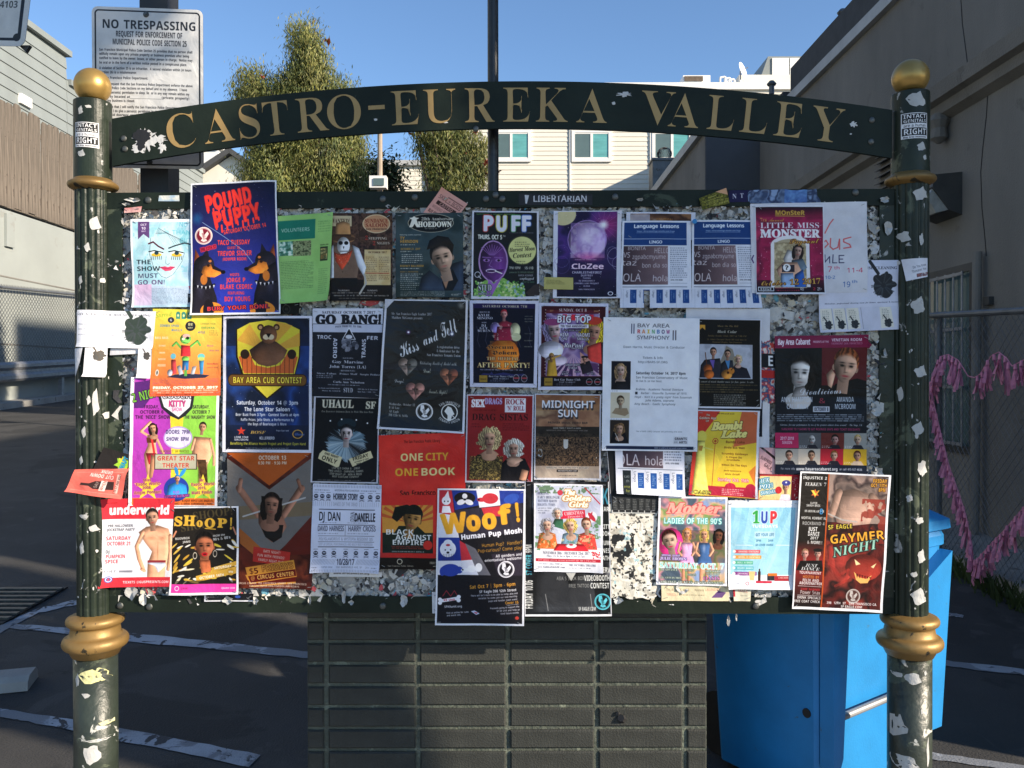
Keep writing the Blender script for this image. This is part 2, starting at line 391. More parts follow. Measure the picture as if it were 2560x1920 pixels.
        G = lambda a, d, sa, sd: np.exp(-((u - a) / sa) ** 2 - ((v - d) / sd) ** 2)
        if big:
            ax, ay, oy, rg = {'long': (1.42, 2.0, .45, .12), 'wig': (1.9, 1.8, -.1, .6), 'curly': (1.6, 1.7, 0, .45)}[style]
            mix((1 + rg * (nz - .5) - np.sqrt((u / ax) ** 2 + ((v - oy) / ay) ** 2)) * e * 1.6 + .5, Hc * hv[..., None])
            mix((1 - np.sqrt((u / 1.2) ** 2 + ((v - 2.5) / .8) ** 2)) * e + .4, S * (.9 - .2 * np.clip(-u * side, 0, 1))[..., None])
        mix((.5 - np.abs(u)) * e * 2 * ((v > .9) & (v < 2.3)) + 0, S * (.62 + .25 * np.clip(u * side + .3, 0, 1))[..., None])
        w = 1 - .2 * np.clip(v - .1, 0, 2); fd = np.sqrt((u / w) ** 2 + (v / 1.36) ** 2)
        mix((1 - np.sqrt(((np.abs(u) - 1.0) / .16) ** 2 + ((v - .1) / .3) ** 2)) * e * .4, S * .72)
        if style in ('short', 'bun', 'cap'): mix((1 + .1 * (nz - .5) - np.sqrt((u / 1.1) ** 2 + ((v + .42) / 1.16) ** 2)) * e * 1.8 + .5, Hc * hv[..., None])
        nx = u / w * side; lamb = np.clip(.70 + .34 * nx - .1 * v + .14 * np.sqrt(np.clip(1 - fd ** 2, 0, 1)), .2, 1.2) * (.93 + .14 * nz)
        d_ = sum(.42 * G(q * .4 + look, -.12, .25, .15) + .85 * G(q * .4 + look, -.12, .16, .075) + .7 * G(q * .42 + look, -.38, .25, .065) - .25 * G(q * .62 + look, -.1, .07, .06) for q in (-1, 1)) + .3 * G(look - .13 * side, .18, .08, .3) + .38 * G(look, .44, .17, .06) + .25 * G(look, 1.0, .22, .07) + .3 * G(-.7 * side, .4, .25, .6)
        lamb = lamb * np.clip(1 - d_, .12, 1) + .16 * G(.38 * side, .25, .22, .2) + .12 * G(look + .06, .2, .06, .28) + .1 * G(.1, -.7, .5, .2)
        col = S * lamb[..., None]; ml = np.clip(G(look, .77, .3, .085) * 1.25, 0, 1)[..., None]; col = col * (1 - ml) + np.asarray(hexc(lips)) * (.9 + .2 * nz[..., None]) * ml
        mix((1 - fd) * e * 2 + .5, col)
        if style != 'bald': mix(((-.72 - .22 * np.cos(u * 2.2) + .12 * (nz - .5) - v) * 3 * ((np.abs(u) < 1.15))) * np.clip((1.12 - np.sqrt((u / 1.05) ** 2 + ((v + .3) / 1.3) ** 2)) * e * 2, 0, 1), Hc * hv[..., None])
        if big: mix((.19 + .1 * nz - np.abs(np.abs(u) - 1.02 + .1 * v)) * e * 1.5 * ((v > -1.1) & (v < (1.5 if style == 'long' else .9))), Hc * (hv * .92)[..., None])
        return s
    def star(s, cx, cy, r, col, n=5, ang=-90, inner=.4):
        q = s.kx / s.ky; pts = []
        for i in range(2 * n):
            t = RD(ang + 180 * i / n); k = r if i % 2 == 0 else r * inner; pts.append((cx + k * math.cos(t), cy + k * math.sin(t) * q))
        return s.poly(pts, col)
    def badge(s, cx, cy, r, ink='ffffff', bg='111111'):   # the round bar badge with a bird shape that recurs on several sheets
        q = s.kx / s.ky
        s.ell(cx, cy, r, r, bg); s.ell(cx, cy, r, r, ink, ring=.13 * r); s.ell(cx, cy, r * .84, r * .84, ink, ring=.05 * r)
        s.poly([(cx - .45 * r, cy - .7 * r * q), (cx - .1 * r, cy - .75 * r * q), (cx + .05 * r, cy - .05 * r * q), (cx + .45 * r, cy - .5 * r * q), (cx + .6 * r, cy - .2 * r * q),
                (cx + .25 * r, cy + .35 * r * q), (cx + .4 * r, cy + .6 * r * q), (cx, cy + .72 * r * q), (cx - .35 * r, cy + .55 * r * q), (cx - .15 * r, cy + .3 * r * q), (cx - .5 * r, cy - .1 * r * q)], ink)
        s.text('EAGLE', cx + .02 * r, cy + .05 * r * q, .3 * r * q, bg, w=.8 * r, ang=75); return s
def print_mat(name, c, rough=.6, spec=.18, alb=.97):
    g_ = vnoise(c.h, c.w, 40, 4, c.w)[..., None] - .5; f_ = RNG.normal(0, .012, (c.h, c.w, 1))      # uneven ink and grain
    c.a = np.clip(c.a * (1 + .10 * g_) + f_ + .012, 0, 1)
    img = bpy.data.images.new(name, c.w, c.h)
    px = np.ones((c.h, c.w, 4), np.float32); px[..., :3] = np.clip(c.a[::-1], 0, 1) * alb
    img.pixels.foreach_set(px.ravel()); img.update(); img.pack()
    mt = bpy.data.materials.new(name); mt.use_nodes = True; n = mt.node_tree; b = n.nodes['Principled BSDF']
    t = n.nodes.new('ShaderNodeTexImage'); t.image = img; t.interpolation = 'Cubic'; t.extension = 'EXTEND'
    n.links.new(t.outputs[0], b.inputs['Base Color']); b.inputs['Roughness'].default_value = rough; b.inputs['Specular IOR Level'].default_value = spec
    # creases of handled paper
    tc = n.nodes.new('ShaderNodeTexCoord'); nz = n.nodes.new('ShaderNodeTexNoise'); nz.inputs['Scale'].default_value = 14; nz.inputs['Detail'].default_value = 4; nz.inputs['Distortion'].default_value = .8
    n.links.new(tc.outputs['Object'], nz.inputs['Vector']); bm = n.nodes.new('ShaderNodeBump'); bm.inputs['Strength'].default_value = .38; bm.inputs['Distance'].default_value = .014
    n.links.new(nz.outputs[0], bm.inputs['Height']); n.links.new(bm.outputs[0], b.inputs['Normal'])
    return mt
# ------------------------------------------------------------------ the print on every sheet (x, y in per cent of the sheet)
def p_show(c):
    c.noise(0, 0, 100, 100, 30, ['c4e2ea', '9fd0dc', 'b8d4e4', 'a4c4d8'], 3); c.noise(4, 5, 96, 60, 9, ['5fb9c8'], 9, .35, thr=.58)
    c.grad(3, 74, 32, 98, 'd9a6cc', 'c8b4d2', a=.8); c.grad(32, 76, 100, 98, 'b9c4dc', 'aebfd6', a=.7)
    c.rect(0, 0, 100, 3, 'eef2f4'); c.rect(0, 0, 3, 100, 'e4ecf2')
    c.poly([(12, 3), (30, 3), (30, 22), (21, 17), (12, 23)], '5b3f73'); c.texts([('OCT', 21, 6.5, 2.4, 10), ('10', 21, 10.5, 3, 7), ('2017', 21, 14, 1.5, 7)], 'f4f0fa')
    for t, x, y, w in (('NO', 83, 6, 14), ('THAN', 80, 15, 30), ('BUT', 86, 24, 18)): c.text(t, x, y, 5, '4aa9bd', 'r', w=w, a=.8)
    c.ell(56, 40, 27, 33, 'bfe0e8', .8); c.line([(32, 22), (30, 40), (36, 55), (48, 65), (56, 67), (66, 63), (80, 48), (84, 38)], .8, '2c3440', .6)
    for k in range(7): c.line([(40 + k, 17), (44 + k * 2, 10 + k), (58 + k * 3, 16 + k), (68 + k * 4, 28)], .35, '30303c', .8)
    c.line([(29, 28), (36, 26), (44, 31), (52, 34)], 2.4, '4a1c2c'); c.line([(60, 33), (70, 30), (84, 27), (96, 29)], 2., '2a3038')
    for x in (41, 72):
        c.ell(x, 39, 9, 4, 'f4f6f2'); c.ell(x, 40.5, 8, 3, 'd9b53a'); c.ell(x, 38.5, 3.4, 3, '1c3a48'); c.line([(x - 12, 37), (x - 3, 35.8), (x + 10, 38)], 1.6, '14161c')
        for k in range(6): c.line([(x - 7 + 3 * k, 42), (x - 8 + 3 * k, 46)], .7, '1c1c24')
    c.line([(56, 42), (55, 50), (58, 52), (61, 50)], .5, '3a4450')
    c.poly([(45, 54.5), (54, 53.5), (58, 54.5), (62, 53.5), (70, 54), (62, 58.5), (54, 59)], 'd5486a'); c.line([(46, 55), (58, 56), (69, 54.5)], .7, '7a1c3c')
    c.texts([('THE', 20, 48.5, 5, 24), ('SHOW', 27, 56, 5, 38), ('MUST', 25.5, 64, 5, 34, '47506c'), ('GO ON!', 31, 71.5, 5, 46, '5a4a72')], '1f2933')
    c.tiny(32, 92, 78, 96, 12, '5b6a86', .5); c.text('15', 95, 78, 4, 'b0263c', w=9); c.rect(90, 85, 100, 95, '1c222c'); c.text('Tran', 95, 88, 2.5, 'e8eef2', w=8)
def dog(c, cx, cy, s, d):
    q = c.kx / c.ky
    def P(x, y): return cx + d * x * s, cy + y * s * q
    def E(x, y, rx, ry, col, a=1, ang=0, soft=0): X, Y = P(x, y); c.ell(X, Y, rx * s, ry * s, col, a, ang * d, soft)
    c.form([P(-14, 2), P(-12, -16), P(-6, -4)], '9a4a28'); c.poly([P(-4, -7), P(2, -17), P(4, -5)], '1a1620')
    c.blob(*P(-2, 3), 12 * s, 11 * s, '24202a'); c.form([P(-14, 4), P(-18, 60), P(14, 60), P(12, 40), P(4, 14)], '1e1a22'); E(-6, 30, 6, 14, '4a4a66', .5, 0, .9)
    c.form([P(-3, 5), P(6, 2), P(17, 10), P(18, 14), P(10, 18), P(0, 17), P(-5, 12)], 'd07a2c'); c.poly([P(6, 2), P(19, 10), P(20, 13), P(8, 8)], '1c1820')
    E(20, 12, 2.6, 2.2, '0c0a10'); E(3, 4, 1.7, 1.5, '2a1408'); E(5, -1, 1.8, 1.4, 'c8743a'); E(-2, 20, 4, 6, 'c8742c')
    c.line([P(-12, 27), P(0, 30), P(10, 26)], 2.4 * s, '0a0a10')
    for k in range(5): X, Y = P(-9 + 4.6 * k, 29 - abs(k - 2) * .8); c.poly([(X - 1, Y - .6), (X + 1, Y - .6), (X, Y + 1.8)], 'd8d8e4')
def p_pound(c):
    c.grad(0, 0, 100, 60, '14142c', '232a80'); c.grad(0, 60, 100, 100, '232a80', '2c38b4'); c.dots(4, 2, 96, 40, 30, (.15, .35), ['c8ccf0'], 3)
    c.ell(8, 27, 8, 9, '1f5f96', .7, soft=.8); c.line([(14, 30), (38, 41), (60, 52), (72, 63)], .5, 'a8d0f0', .8)
    dog(c, 17, 60, 1., 1); dog(c, 83, 58, 1., -1)
    c.ell(24, 97, 13, 10, 'e08a2c'); c.ell(80, 97, 14, 10, 'e08a2c'); c.ell(20, 96, 6, 12, '1a1418'); c.ell(78, 96, 6, 12, '1a1418')
    for t, x, y, w in (('POUND', 44, 13, 55), ('PUPPY', 53, 25.5, 55)):
        c.text(t, x, y, 11.5, 'e8352c', 'b', w=w, ang=-10, ol='d32a26', od=.8)
        for k in range(9): X = x - w / 2 + 4 + k * w / 9; Y = y + 5 - (X - x) * .117; c.line([(X, Y), (X + .4, Y + 2 + (k * 7) % 4)], 1.9, 'e8352c')
    c.text('SATURDAY OCTOBER 14', 62, 35.5, 3.2, 'f0402c', w=50, ang=-8); c.badge(15, 40, 10, 'e8dcd4', '7a1c2c'); c.text('398 12TH ST', 20, 49.5, 2.4, '3c0814', w=18, ang=-12, ol='d02c48', od=1)
    c.texts([('TACO TUESDAY', 49, 45.5, 3.6, 37), ('GUEST DJ:', 49, 49.6, 2, 15), ('TREVOR SIGLER', 50, 53.8, 3.7, 39), ('(ROMPER ROOM)', 50, 58.2, 2.3, 28), ('HOSTS:', 50, 70, 2.1, 11),
             ('JORGE P', 51, 74, 3.3, 21), ('BLAKE CEDRIC', 51, 79, 3.5, 36), ('FEATURING:', 51, 83.8, 2.2, 19), ('BOY YOUNG', 52, 88.2, 3.6, 29)], 'f0402c')
    c.text('BURY YOUR BONE.', 53, 94.7, 3, 'f0402c', w=70, ang=-2, ol='1a1440', od=.7)
    for r in ((0, 0, 100, 1.2), (0, 98.6, 100, 100), (0, 0, 1.8, 100), (98.2, 0, 100, 100)): c.rect(*r, 'f2f2f6')
def p_green(c):
    c.rect(0, 0, 100, 100, '9ccf74'); c.noise(0, 0, 100, 100, 40, ['94c86c', 'a6d67e'], 2, .6); c.rect(0, 6, 68, 28, '1f7a62'); c.text('VOLUNTEERS', 32, 17, 4, 'dff2dc', 'r', w=52)
    c.noise(1, 30, 27, 46, 5, ['e8f4e0', '6fae96', '3a6a52'], 5); c.noise(27, 30, 61, 47, 4, ['5c6f48', 'a8b07c', '3f4a30'], 6)
    c.text('HUMAN', 87, 10, 2, '7fb464', w=22); c.tiny(73, 97, 8, 22, 5, '6f9f5a', .7); c.rect(78, 38, 93, 54, '33402a'); c.noise(79, 40, 92, 52, 4, ['8a6a3a', '4a5a38', 'c8b070'], 8); c.text('BERLIN', 86, 36, 1.4, '2a3620', w=16)
    c.tiny(3, 66, 52, 84, 17, '5f8450', .75, 3); c.tiny(76, 94, 62, 92, 13, '5f8450', .6, 4)
def p_saloon(c):
    c.noise(0, 0, 100, 100, 6, ['2c1c16', '4a3024', '5c4032', '3a261c'], 4)
    for k in range(9): c.rect(k * 11.5, 0, k * 11.5 + .6, 70, '1a100c', .7)
    c.grad(0, 76, 100, 100, '1c1210', '0c0808', a=.95)
    c.rect(0, 3, 34, 15, 'c9b68e'); c.text('WANTED!', 16, 9, 5, '3a2418', 's', w=30)
    c.ell(74, 12, 22.5, 15, 'd8c09a'); c.ell(74, 12, 21, 13.5, 'c4926a'); c.texts([('SUNDANCE', 74, 8.5, 4.2, 38), ('SALOON', 74, 13.5, 4.2, 36)], '7c2018', 's'); c.text('SAN FRANCISCO', 74, 18, 1.7, '2a1410', w=34)
    c.texts([('2', 58, 28, 4.5, 4.5, 'c0392c', 's'), ('STEPPING', 76, 28.5, 2.8, 30), ('2', 70, 34, 4.5, 4.5, 'c0392c', 's'), ('NIGHTS', 85, 34, 2.8, 21)], 'e4d8c4', 's')
    c.rect(55, 41.5, 97, 82, 'd9c08a'); c.noise(55, 41.5, 97, 82, 12, ['e0ca98', 'c8a86c'], 5, .6); c.text('OCTOBER 2017', 76, 44.5, 2, '3a1c10', 's', w=30); c.tiny(57, 75, 49, 78, 14, '5a3820', .7); c.tiny(78, 95, 49, 76, 13, '5a3820', .7, 5); c.rect(57, 68, 95, 68.8, 'b03a28')
    c.form([(2, 37), (16, 35), (32, 36), (42, 42), (46, 62), (42, 80), (4, 82), (0, 60)], '6a5242'); c.form([(35, 36), (46, 40), (58, 62), (54, 72), (44, 60)], 'cfd2da'); c.form([(-1, 40), (5, 36), (6, 74), (0, 74)], 'cfd2da')
    c.line([(55, 70), (58, 80), (48, 92)], 3, 'b9b6ac'); c.rect(3, 74, 44, 84, '14100e')
    for k in range(5): c.ell(20, 46 + k * 7, .9, .9, '3a2a20')
    c.blob(20, 28.5, 20, 9, '7e5636'); c.ell(20, 29, 20, 4.6, '4c3220'); c.form([(7, 27), (9, 12), (20, 9), (31, 12), (33, 27)], 'a87a4c'); c.rect(7, 24, 33, 27, '402818')
    c.blob(21, 37, 10.5, 14, 'f4f2ee'); c.ell(16.5, 34, 3.4, 3, '14100e'); c.ell(25.5, 34, 3.4, 3, '14100e'); c.poly([(20, 38), (22.5, 38), (21.2, 41)], '14100e')
    c.line([(15, 43.5), (28, 43.5)], .7, '2a2220')
    for k in range(7): c.line([(15.5 + k * 2, 42.6), (15.5 + k * 2, 44.6)], .4, '2a2220')
    c.form([(5, 44), (14, 47), (28, 45), (36, 42), (30, 54), (19, 65), (9, 55)], 'c04428'); c.dots(8, 46, 30, 58, 40, (.3, .6), ['e8b89a', '7a2014'], 2)
    c.texts([('THURSDAYS', 22, 88.3, 1.8, 19), ('SUNDAYS', 68, 88.3, 1.8, 16), ('Admission $5 | 21+ w/ ID | 550 Barneveld Ave., San Francisco, CA', 50, 94, 1.5, 88)], 'e0d8cc'); c.tiny(3, 92, 90, 92, 1, 'cfc4b4', .8); c.tiny(14, 80, 96.4, 98, 1, 'cfc4b4', .6)
def p_hoedown(c):
    c.noise(0, 0, 100, 100, 45, ['1c2a2e', '2a3a3e', '3a4a4c', '22302f'], 6); c.ell(52, 12, 34, 14, 'b8b09a', ring=.7); c.ell(52, 12, 33, 13.2, '10100e')
    c.text('20th Anniversary', 62, 7, 3.6, 'f0ead8', 's', w=48); c.text('HOEDOWN', 58, 13.5, 6, 'f4eeda', 's', w=50, ol='f4eeda', od=.3); c.text('- San Francisco, CA -', 52, 18.5, 1.4, 'e8e0cc', w=20)
    c.poly([(20, 17), (24, 8), (20, 6), (25, 5.5), (27, 4), (30, 5.5), (35, 6), (31, 8), (33, 13), (36, 17), (31, 17), (28, 13), (25, 17)], 'f0ead8')
    c.text('Featuring country superstar', 22, 26, 1.5, 'd8d4c4', w=32); c.texts([('TY', 10, 30, 3.6, 7), ('HERNDON', 20, 34, 3.6, 27), ('OCTOBER 21, 2017', 22, 43, 2.4, 29), ('REGENCY BALLROOM', 24, 63, 2.4, 35)], 'd99a3a')
    c.tiny(7, 34, 37, 39, 1, 'e0dccc', .9); c.tiny(7, 28, 45, 47, 1, 'e0dccc', .9); c.tiny(9, 40, 48.5, 60, 5, 'd8d4c8', .85, 4); c.tiny(7, 42, 65, 67, 1, 'd8d4c8', .9); c.text('TICKETS & INFORMATION', 20, 70, 1.4, 'c88a3a', w=27)
    c.tiny(7, 40, 71.5, 80, 4, 'd0ccc0', .8, 6); c.tiny(7, 36, 80, 92, 5, 'c8c4b8', .7, 8); c.tiny(7, 72, 93, 99, 4, 'b8b4a8', .7, 9)
    c.form([(34, 92), (38, 76), (50, 68), (66, 78), (84, 60), (100, 56), (100, 92)], '2a3444', 6); c.poly([(68, 82), (84, 66), (92, 80), (84, 92), (72, 92)], '101218'); c.poly([(66, 74), (78, 80), (74, 90)], 'a87c60')
    c.head(69, 54, 15, 'dcb498', '1c1714', ang=-14, lips='a8685c'); c.form([(46, 44), (50, 33), (62, 27), (78, 29), (86, 38), (84, 48), (80, 40), (66, 38), (54, 42)], '1a1511')
    c.ell(66, 69, 8, 5, '6a4a3a', .35, -14, soft=1); c.text('NO MORE', 87, 97, 2, 'c8c4b8', w=11)
def p_puff(c):
    c.rect(0, 0, 100, 100, 'dcdce6'); c.rect(2.5, 1.5, 97, 97, '15171a'); c.text('GAYCITIES & STUDSF PRESENT', 35, 3.6, 1.4, '6aa04a', w=58)
    for i, (ch, x, col, w) in enumerate((('P', 24, 'c8342c', 17), ('U', 44, 'b8b03c', 18), ('F', 65, '3f8a4a', 16), ('F', 81, '3a62b0', 16))):
        c.text(ch, x, 14, 17, 'e6e6f2', 'b', w=w, ol=col, od=2.1); c.text(ch, x, 14, 17, 'e6e6f2', 'b', w=w, ol='e6e6f2', od=.8)
    c.text('A STONED-ON SOCIAL FOR EVERYONE', 74, 24.5, 1.4, '8a8a92', w=36); c.text('THURS. OCT 5', 27, 29.5, 4.6, 'e8e8da', 'r', w=36, ol='e8e8da', od=.25); c.text('TH', 48, 28.3, 2.2, 'e8e8da', w=4)
    c.ell(75, 44.5, 23, 23, '8a8c4a', .7, soft=.2); c.ell(75, 44.5, 20.5, 20.5, 'd9d98c'); c.tiny(64, 86, 34, 41, 3, '5a5a38', .8); c.texts([('Harvest Moon', 75, 43, 4.4, 38), ('Contest', 75, 50, 5.2, 28)], '1c1c14', 'i', ang=-4); c.tiny(66, 84, 56, 61, 2, '5a5a38', .8)
    c.poly([(3, 97), (10, 84), (20, 79), (48, 76), (60, 82), (78, 88), (80, 97)], '7fae54'); c.dots(5, 80, 78, 97, 170, (.8, 2.4), ['9ccf6a', '4f8a3c', 'c9dc96', '8fb0b4', '5f9a48'], 4)
    c.ell(32, 57, 22, 31, 'b58cc0'); c.blob(32, 57, 20, 29.5, '5a2c6c'); c.form([(16, 68), (48, 66), (33, 82)], '4f2560')
    for k in range(9): c.line([(30 + (k - 4) * .8, 50), (30 + (k - 4) * 4, 38 + abs(k - 4) * .9)], .9, '8a5aa0')
    for x in (22, 40): c.ell(x, 56, 5, 2.4, 'a070b4'); c.ell(x, 56, 2, 1.8, '1c0c24'); c.line([(x - 6, 52.5), (x + 6, 53)], 1.4, '8a5aa0')
    c.line([(30, 56), (26, 62), (31, 64)], 1, '8a5aa0'); c.ell(29, 68, 8, 3, 'e0c8e8'); c.ell(29, 68.3, 6.6, 1.6, '2a1034')
    for k in range(6): c.rect(23 + k * 2.2, 66.6, 23.5 + k * 2.2, 69.5, '3f1d4e')
    c.line([(35, 68), (45, 71)], 1.6, 'e8e4dc'); c.poly([(25, 78), (33, 83), (46, 74), (30, 97), (22, 97)], '9a62b4')
    c.ell(9, 72.5, 4.6, 4.6, 'c8c8d2', ring=1.1); c.line([(10, 74), (14, 77)], 1.1, 'c8c8d2')
    c.texts([('7PM-10PM', 64, 64.5, 3, 17), ('$5-$10', 85, 64.5, 3, 13)], 'e4e4d4'); c.text('presents DJ SERGIO FEDASZ', 74, 69.5, 1.9, '6f8a72', w=36); c.text('MARIA KONNER', 80, 73, 2.2, 'a8a8b0', w=22); c.text('unplugged', 82, 76.5, 2.8, 'e0e0e0', 'i', w=21); c.text('HOST DJ DANK', 84, 80.5, 1.8, '4f7a58', w=18); c.text('THE', 12, 82, 1.8, 'e8e8f0', w=6)
    c.text('STUD', 20, 87.3, 7, 'f0f0f6', 's', w=20, ol='14181c', od=.7); c.text('399 9TH ST.', 20, 94.5, 2.6, 'f0f0f6', w=20, ol='14181c', od=.4)
    c.poly([(80, 93), (92, 84), (100, 82), (100, 96), (86, 97)], '3a302c')
def p_purple(c):
    c.rect(0, 0, 100, 100, 'dcdce8'); c.noise(6, 1, 94, 98.5, 30, ['1a1238', '3a2468', '4a2a78', '241a4c'], 11); c.grad(6, 55, 94, 98.5, '2a1c50', '0f0c1c', a=.85)
    c.ell(84, 16, 34, 30, 'b8307a', .75, soft=1)
    for k in range(16): t = k * .4; c.line([(73, 17), (73 + 26 * math.cos(t), 17 + 18 * math.sin(t))], .35, 'e088c0', .5)
    c.rect(94, 0, 100, 100, 'dcdce8'); c.ell(14, 5, 21, 17, 'b0a088', .5, soft=.3); c.ell(14, 4, 19, 16, 'd4c898'); c.rect(0, 0, 6.5, 60, 'dcdce8'); c.rect(0, 0, 100, 1, 'dcdce8')
    c.ell(50, 33, 29, 29, '9a7ab8', .9); c.blob(50, 33, 28, 28, 'a888c4', 0, 12); c.noise(26, 14, 76, 54, 12, ['e0d0e8', 'b48ac4', '8a6ab0', 'd4b8dc'], 13, .55); c.ell(50, 29, 22, 24, 'f0e4f4', .7, soft=.9); c.ell(74, 16, 9, 9, 'ffffff', .95, soft=.8)
    c.ell(52, 53, 30, 9, 'd85a9a', .7, soft=1); c.ell(93, 53, 13, 14, 'c8c0e0', .8, ring=.5); c.ell(87, 48, 8, 9, 'c8c0e0', .7, ring=.4); c.ell(96, 60, 9, 10, 'c8c0e0', .7, ring=.4); c.ell(13, 52, 12, 17, '6a5a9a', .6, ring=.5); c.ell(13, 62, 12, 13, '6a5a9a', .6, ring=.5)
    c.rect(94.2, 0, 100, 100, 'dcdce8'); c.dots(8, 5, 92, 90, 60, (.15, .4), ['ffffff', 'd8b8f0'], 5)
    c.text('CloZee', 51, 63.5, 5.5, 'f0dcec', 'r', w=48, ol='e8b8d8', od=.4); c.line([(27, 66), (50, 66)], .6, 'f0dcec'); c.text('THROUGH THE LOOKING GLASS', 48, 56, 1.3, 'f0d0e8', w=32)
    c.texts([('CHARLESTHEFIRST', 50, 70.5, 2.6, 44), ('DUFFREY', 50, 74, 2.2, 18), ('THDMG', 50, 77, 1.6, 12), ('DJ DRAGONFLY', 50, 80, 1.7, 24), ('CEREBELLUM PROJEKT', 50, 83, 1.7, 36), ('OLEKA', 50, 86, 1.7, 10), ('SAN FRANCISCO', 50, 89.8, 1.5, 24)], 'dcd8ec'); c.ell(85, 94.5, 4, 3, 'e8e8f4', ring=1)
def p_lang(c, top=0, hide=None):
    c.rect(0, 0, 100, 100, 'e4e6f0'); c.rect(3, 2, 94, 20.5, '1c3f7a'); c.rect(3, 21, 94, 28, '1c3f7a'); c.rect(3, 20.4, 94, 21, 'a8b8d8')
    c.text('Language Lessons', 50, 6.2, 3.8, 'e8eef8', 'r', w=66, ol='e8eef8', od=.2); c.text('https://dinorossolingo.wixsite.com/lingo', 49, 12, 1.6, 'b8c8e4', w=55); c.rect(21, 13.6, 76, 13.9, 'b8c8e4'); c.text('LINGO', 49, 24.3, 3, 'e8eef8', 'r', w=19, ol='e8eef8', od=.15)
    c.grad(3, 29, 67, 73.5, '3c2e34', '8a7074', horiz=True)
    for t, x, y, h, w in (('BONITA', 22, 31.5, 4, 26), ('HELLO', 58, 34, 6, 22), ('VS', 8, 39, 6, 10), ('zgpabcmyume', 40, 41, 5, 48), ('taz', 12, 48, 6, 22), ('bon dia so', 48, 51, 5, 36), ('OLÀ', 16, 65, 9, 26), ('hola', 56, 66, 7, 22)):
        c.text(t.replace('À', 'A'), x, y, h, 'd8ccd0', 'r', w=w, sh=.05)
    c.line([(25, 56.5), (28, 58.5)], .8, 'd8ccd0'); c.rect(67, 28.5, 100, 74, 'e4e6f0'); c.rect(0, 28.5, 3, 74, 'e4e6f0'); c.tiny(70, 94, 30, 66, 15, '5a6278', .7, 3); c.text('(415) 574-0588', 79, 68, 1.4, '20242e', w=17); c.rect(70, 71.5, 94, 71.9, '8890a4'); c.rect(3, 75.6, 94, 76.2, '30405a')
    c.rect(0, 78, 100, 100, 'dcdfec')
    for k in range(5):
        x = 6 + k * 18.4; c.text('Lingo', x + 4, 84, 2.2, '30384a', 'r', w=10, ang=90); c.rect(x + 8, 79, x + 17, 94.5, '1f4788'); c.text('Lingo', x + 14, 86, 1.4, 'd0dcf0', 'r', w=8, ang=90); c.tiny(x + 10, x + 11, 80, 92, 9, 'd0dcf0', .8); c.rect(x - 1.6, 78, x - 1.2, 100, 'b4b8c8')
def p_lang_sheet(c): c.rect(0, 0, 100, 100, 'dadce8'); c.noise(6, 6, 94, 100, 20, ['c0a890', '6a4630', '3c261c', '8a6040'], 3); c.rect(6, 8, 34, 100, 'b8b4c0', .8); c.text('STATION', 55, 30, 14, 'a8703a', w=24)
def p_sale(c):
    c.rect(0, 0, 100, 100, 'dcdce2'); c.noise(0, 0, 100, 100, 30, ['d4d4dc', 'e2e2e6'], 2, .7)
    for pts in ([(64, 34), (68, 24), (71, 19)], [(63, 44), (65, 42), (67, 46), (63, 51)], [(69, 40), (68.5, 49), (71, 52), (75, 50), (76.5, 41), (76.5, 52)], [(86, 39), (80, 41), (80, 44), (85, 47), (86, 50), (80, 51)]): c.line(pts, 1.1, 'd85a5c', .9)
    for pts in ([(64, 58), (64, 66), (68, 60), (68, 67)], [(71, 58), (70.5, 67), (74, 67)], [(80, 59), (76, 59), (76, 67), (80, 67)], [(76, 63), (79, 63)]): c.line(pts, .8, '26264e', .9)
    c.text('7', 68, 74, 6, 'c8284a', 'r', w=4); c.text('th', 74, 72.5, 3.4, 'c8284a', 'r', w=5); c.text('11-4', 89, 75.5, 5, 'c8284a', 'r', w=14); c.texts([('10-2', 68, 83, 3.4, 9), ('19', 82, 91, 6, 7), ('th', 89, 88, 3, 5)], '2a5aa8', 'r'); c.line([(2, 58), (.5, 62), (2, 66)], 1, '3a1c5a')
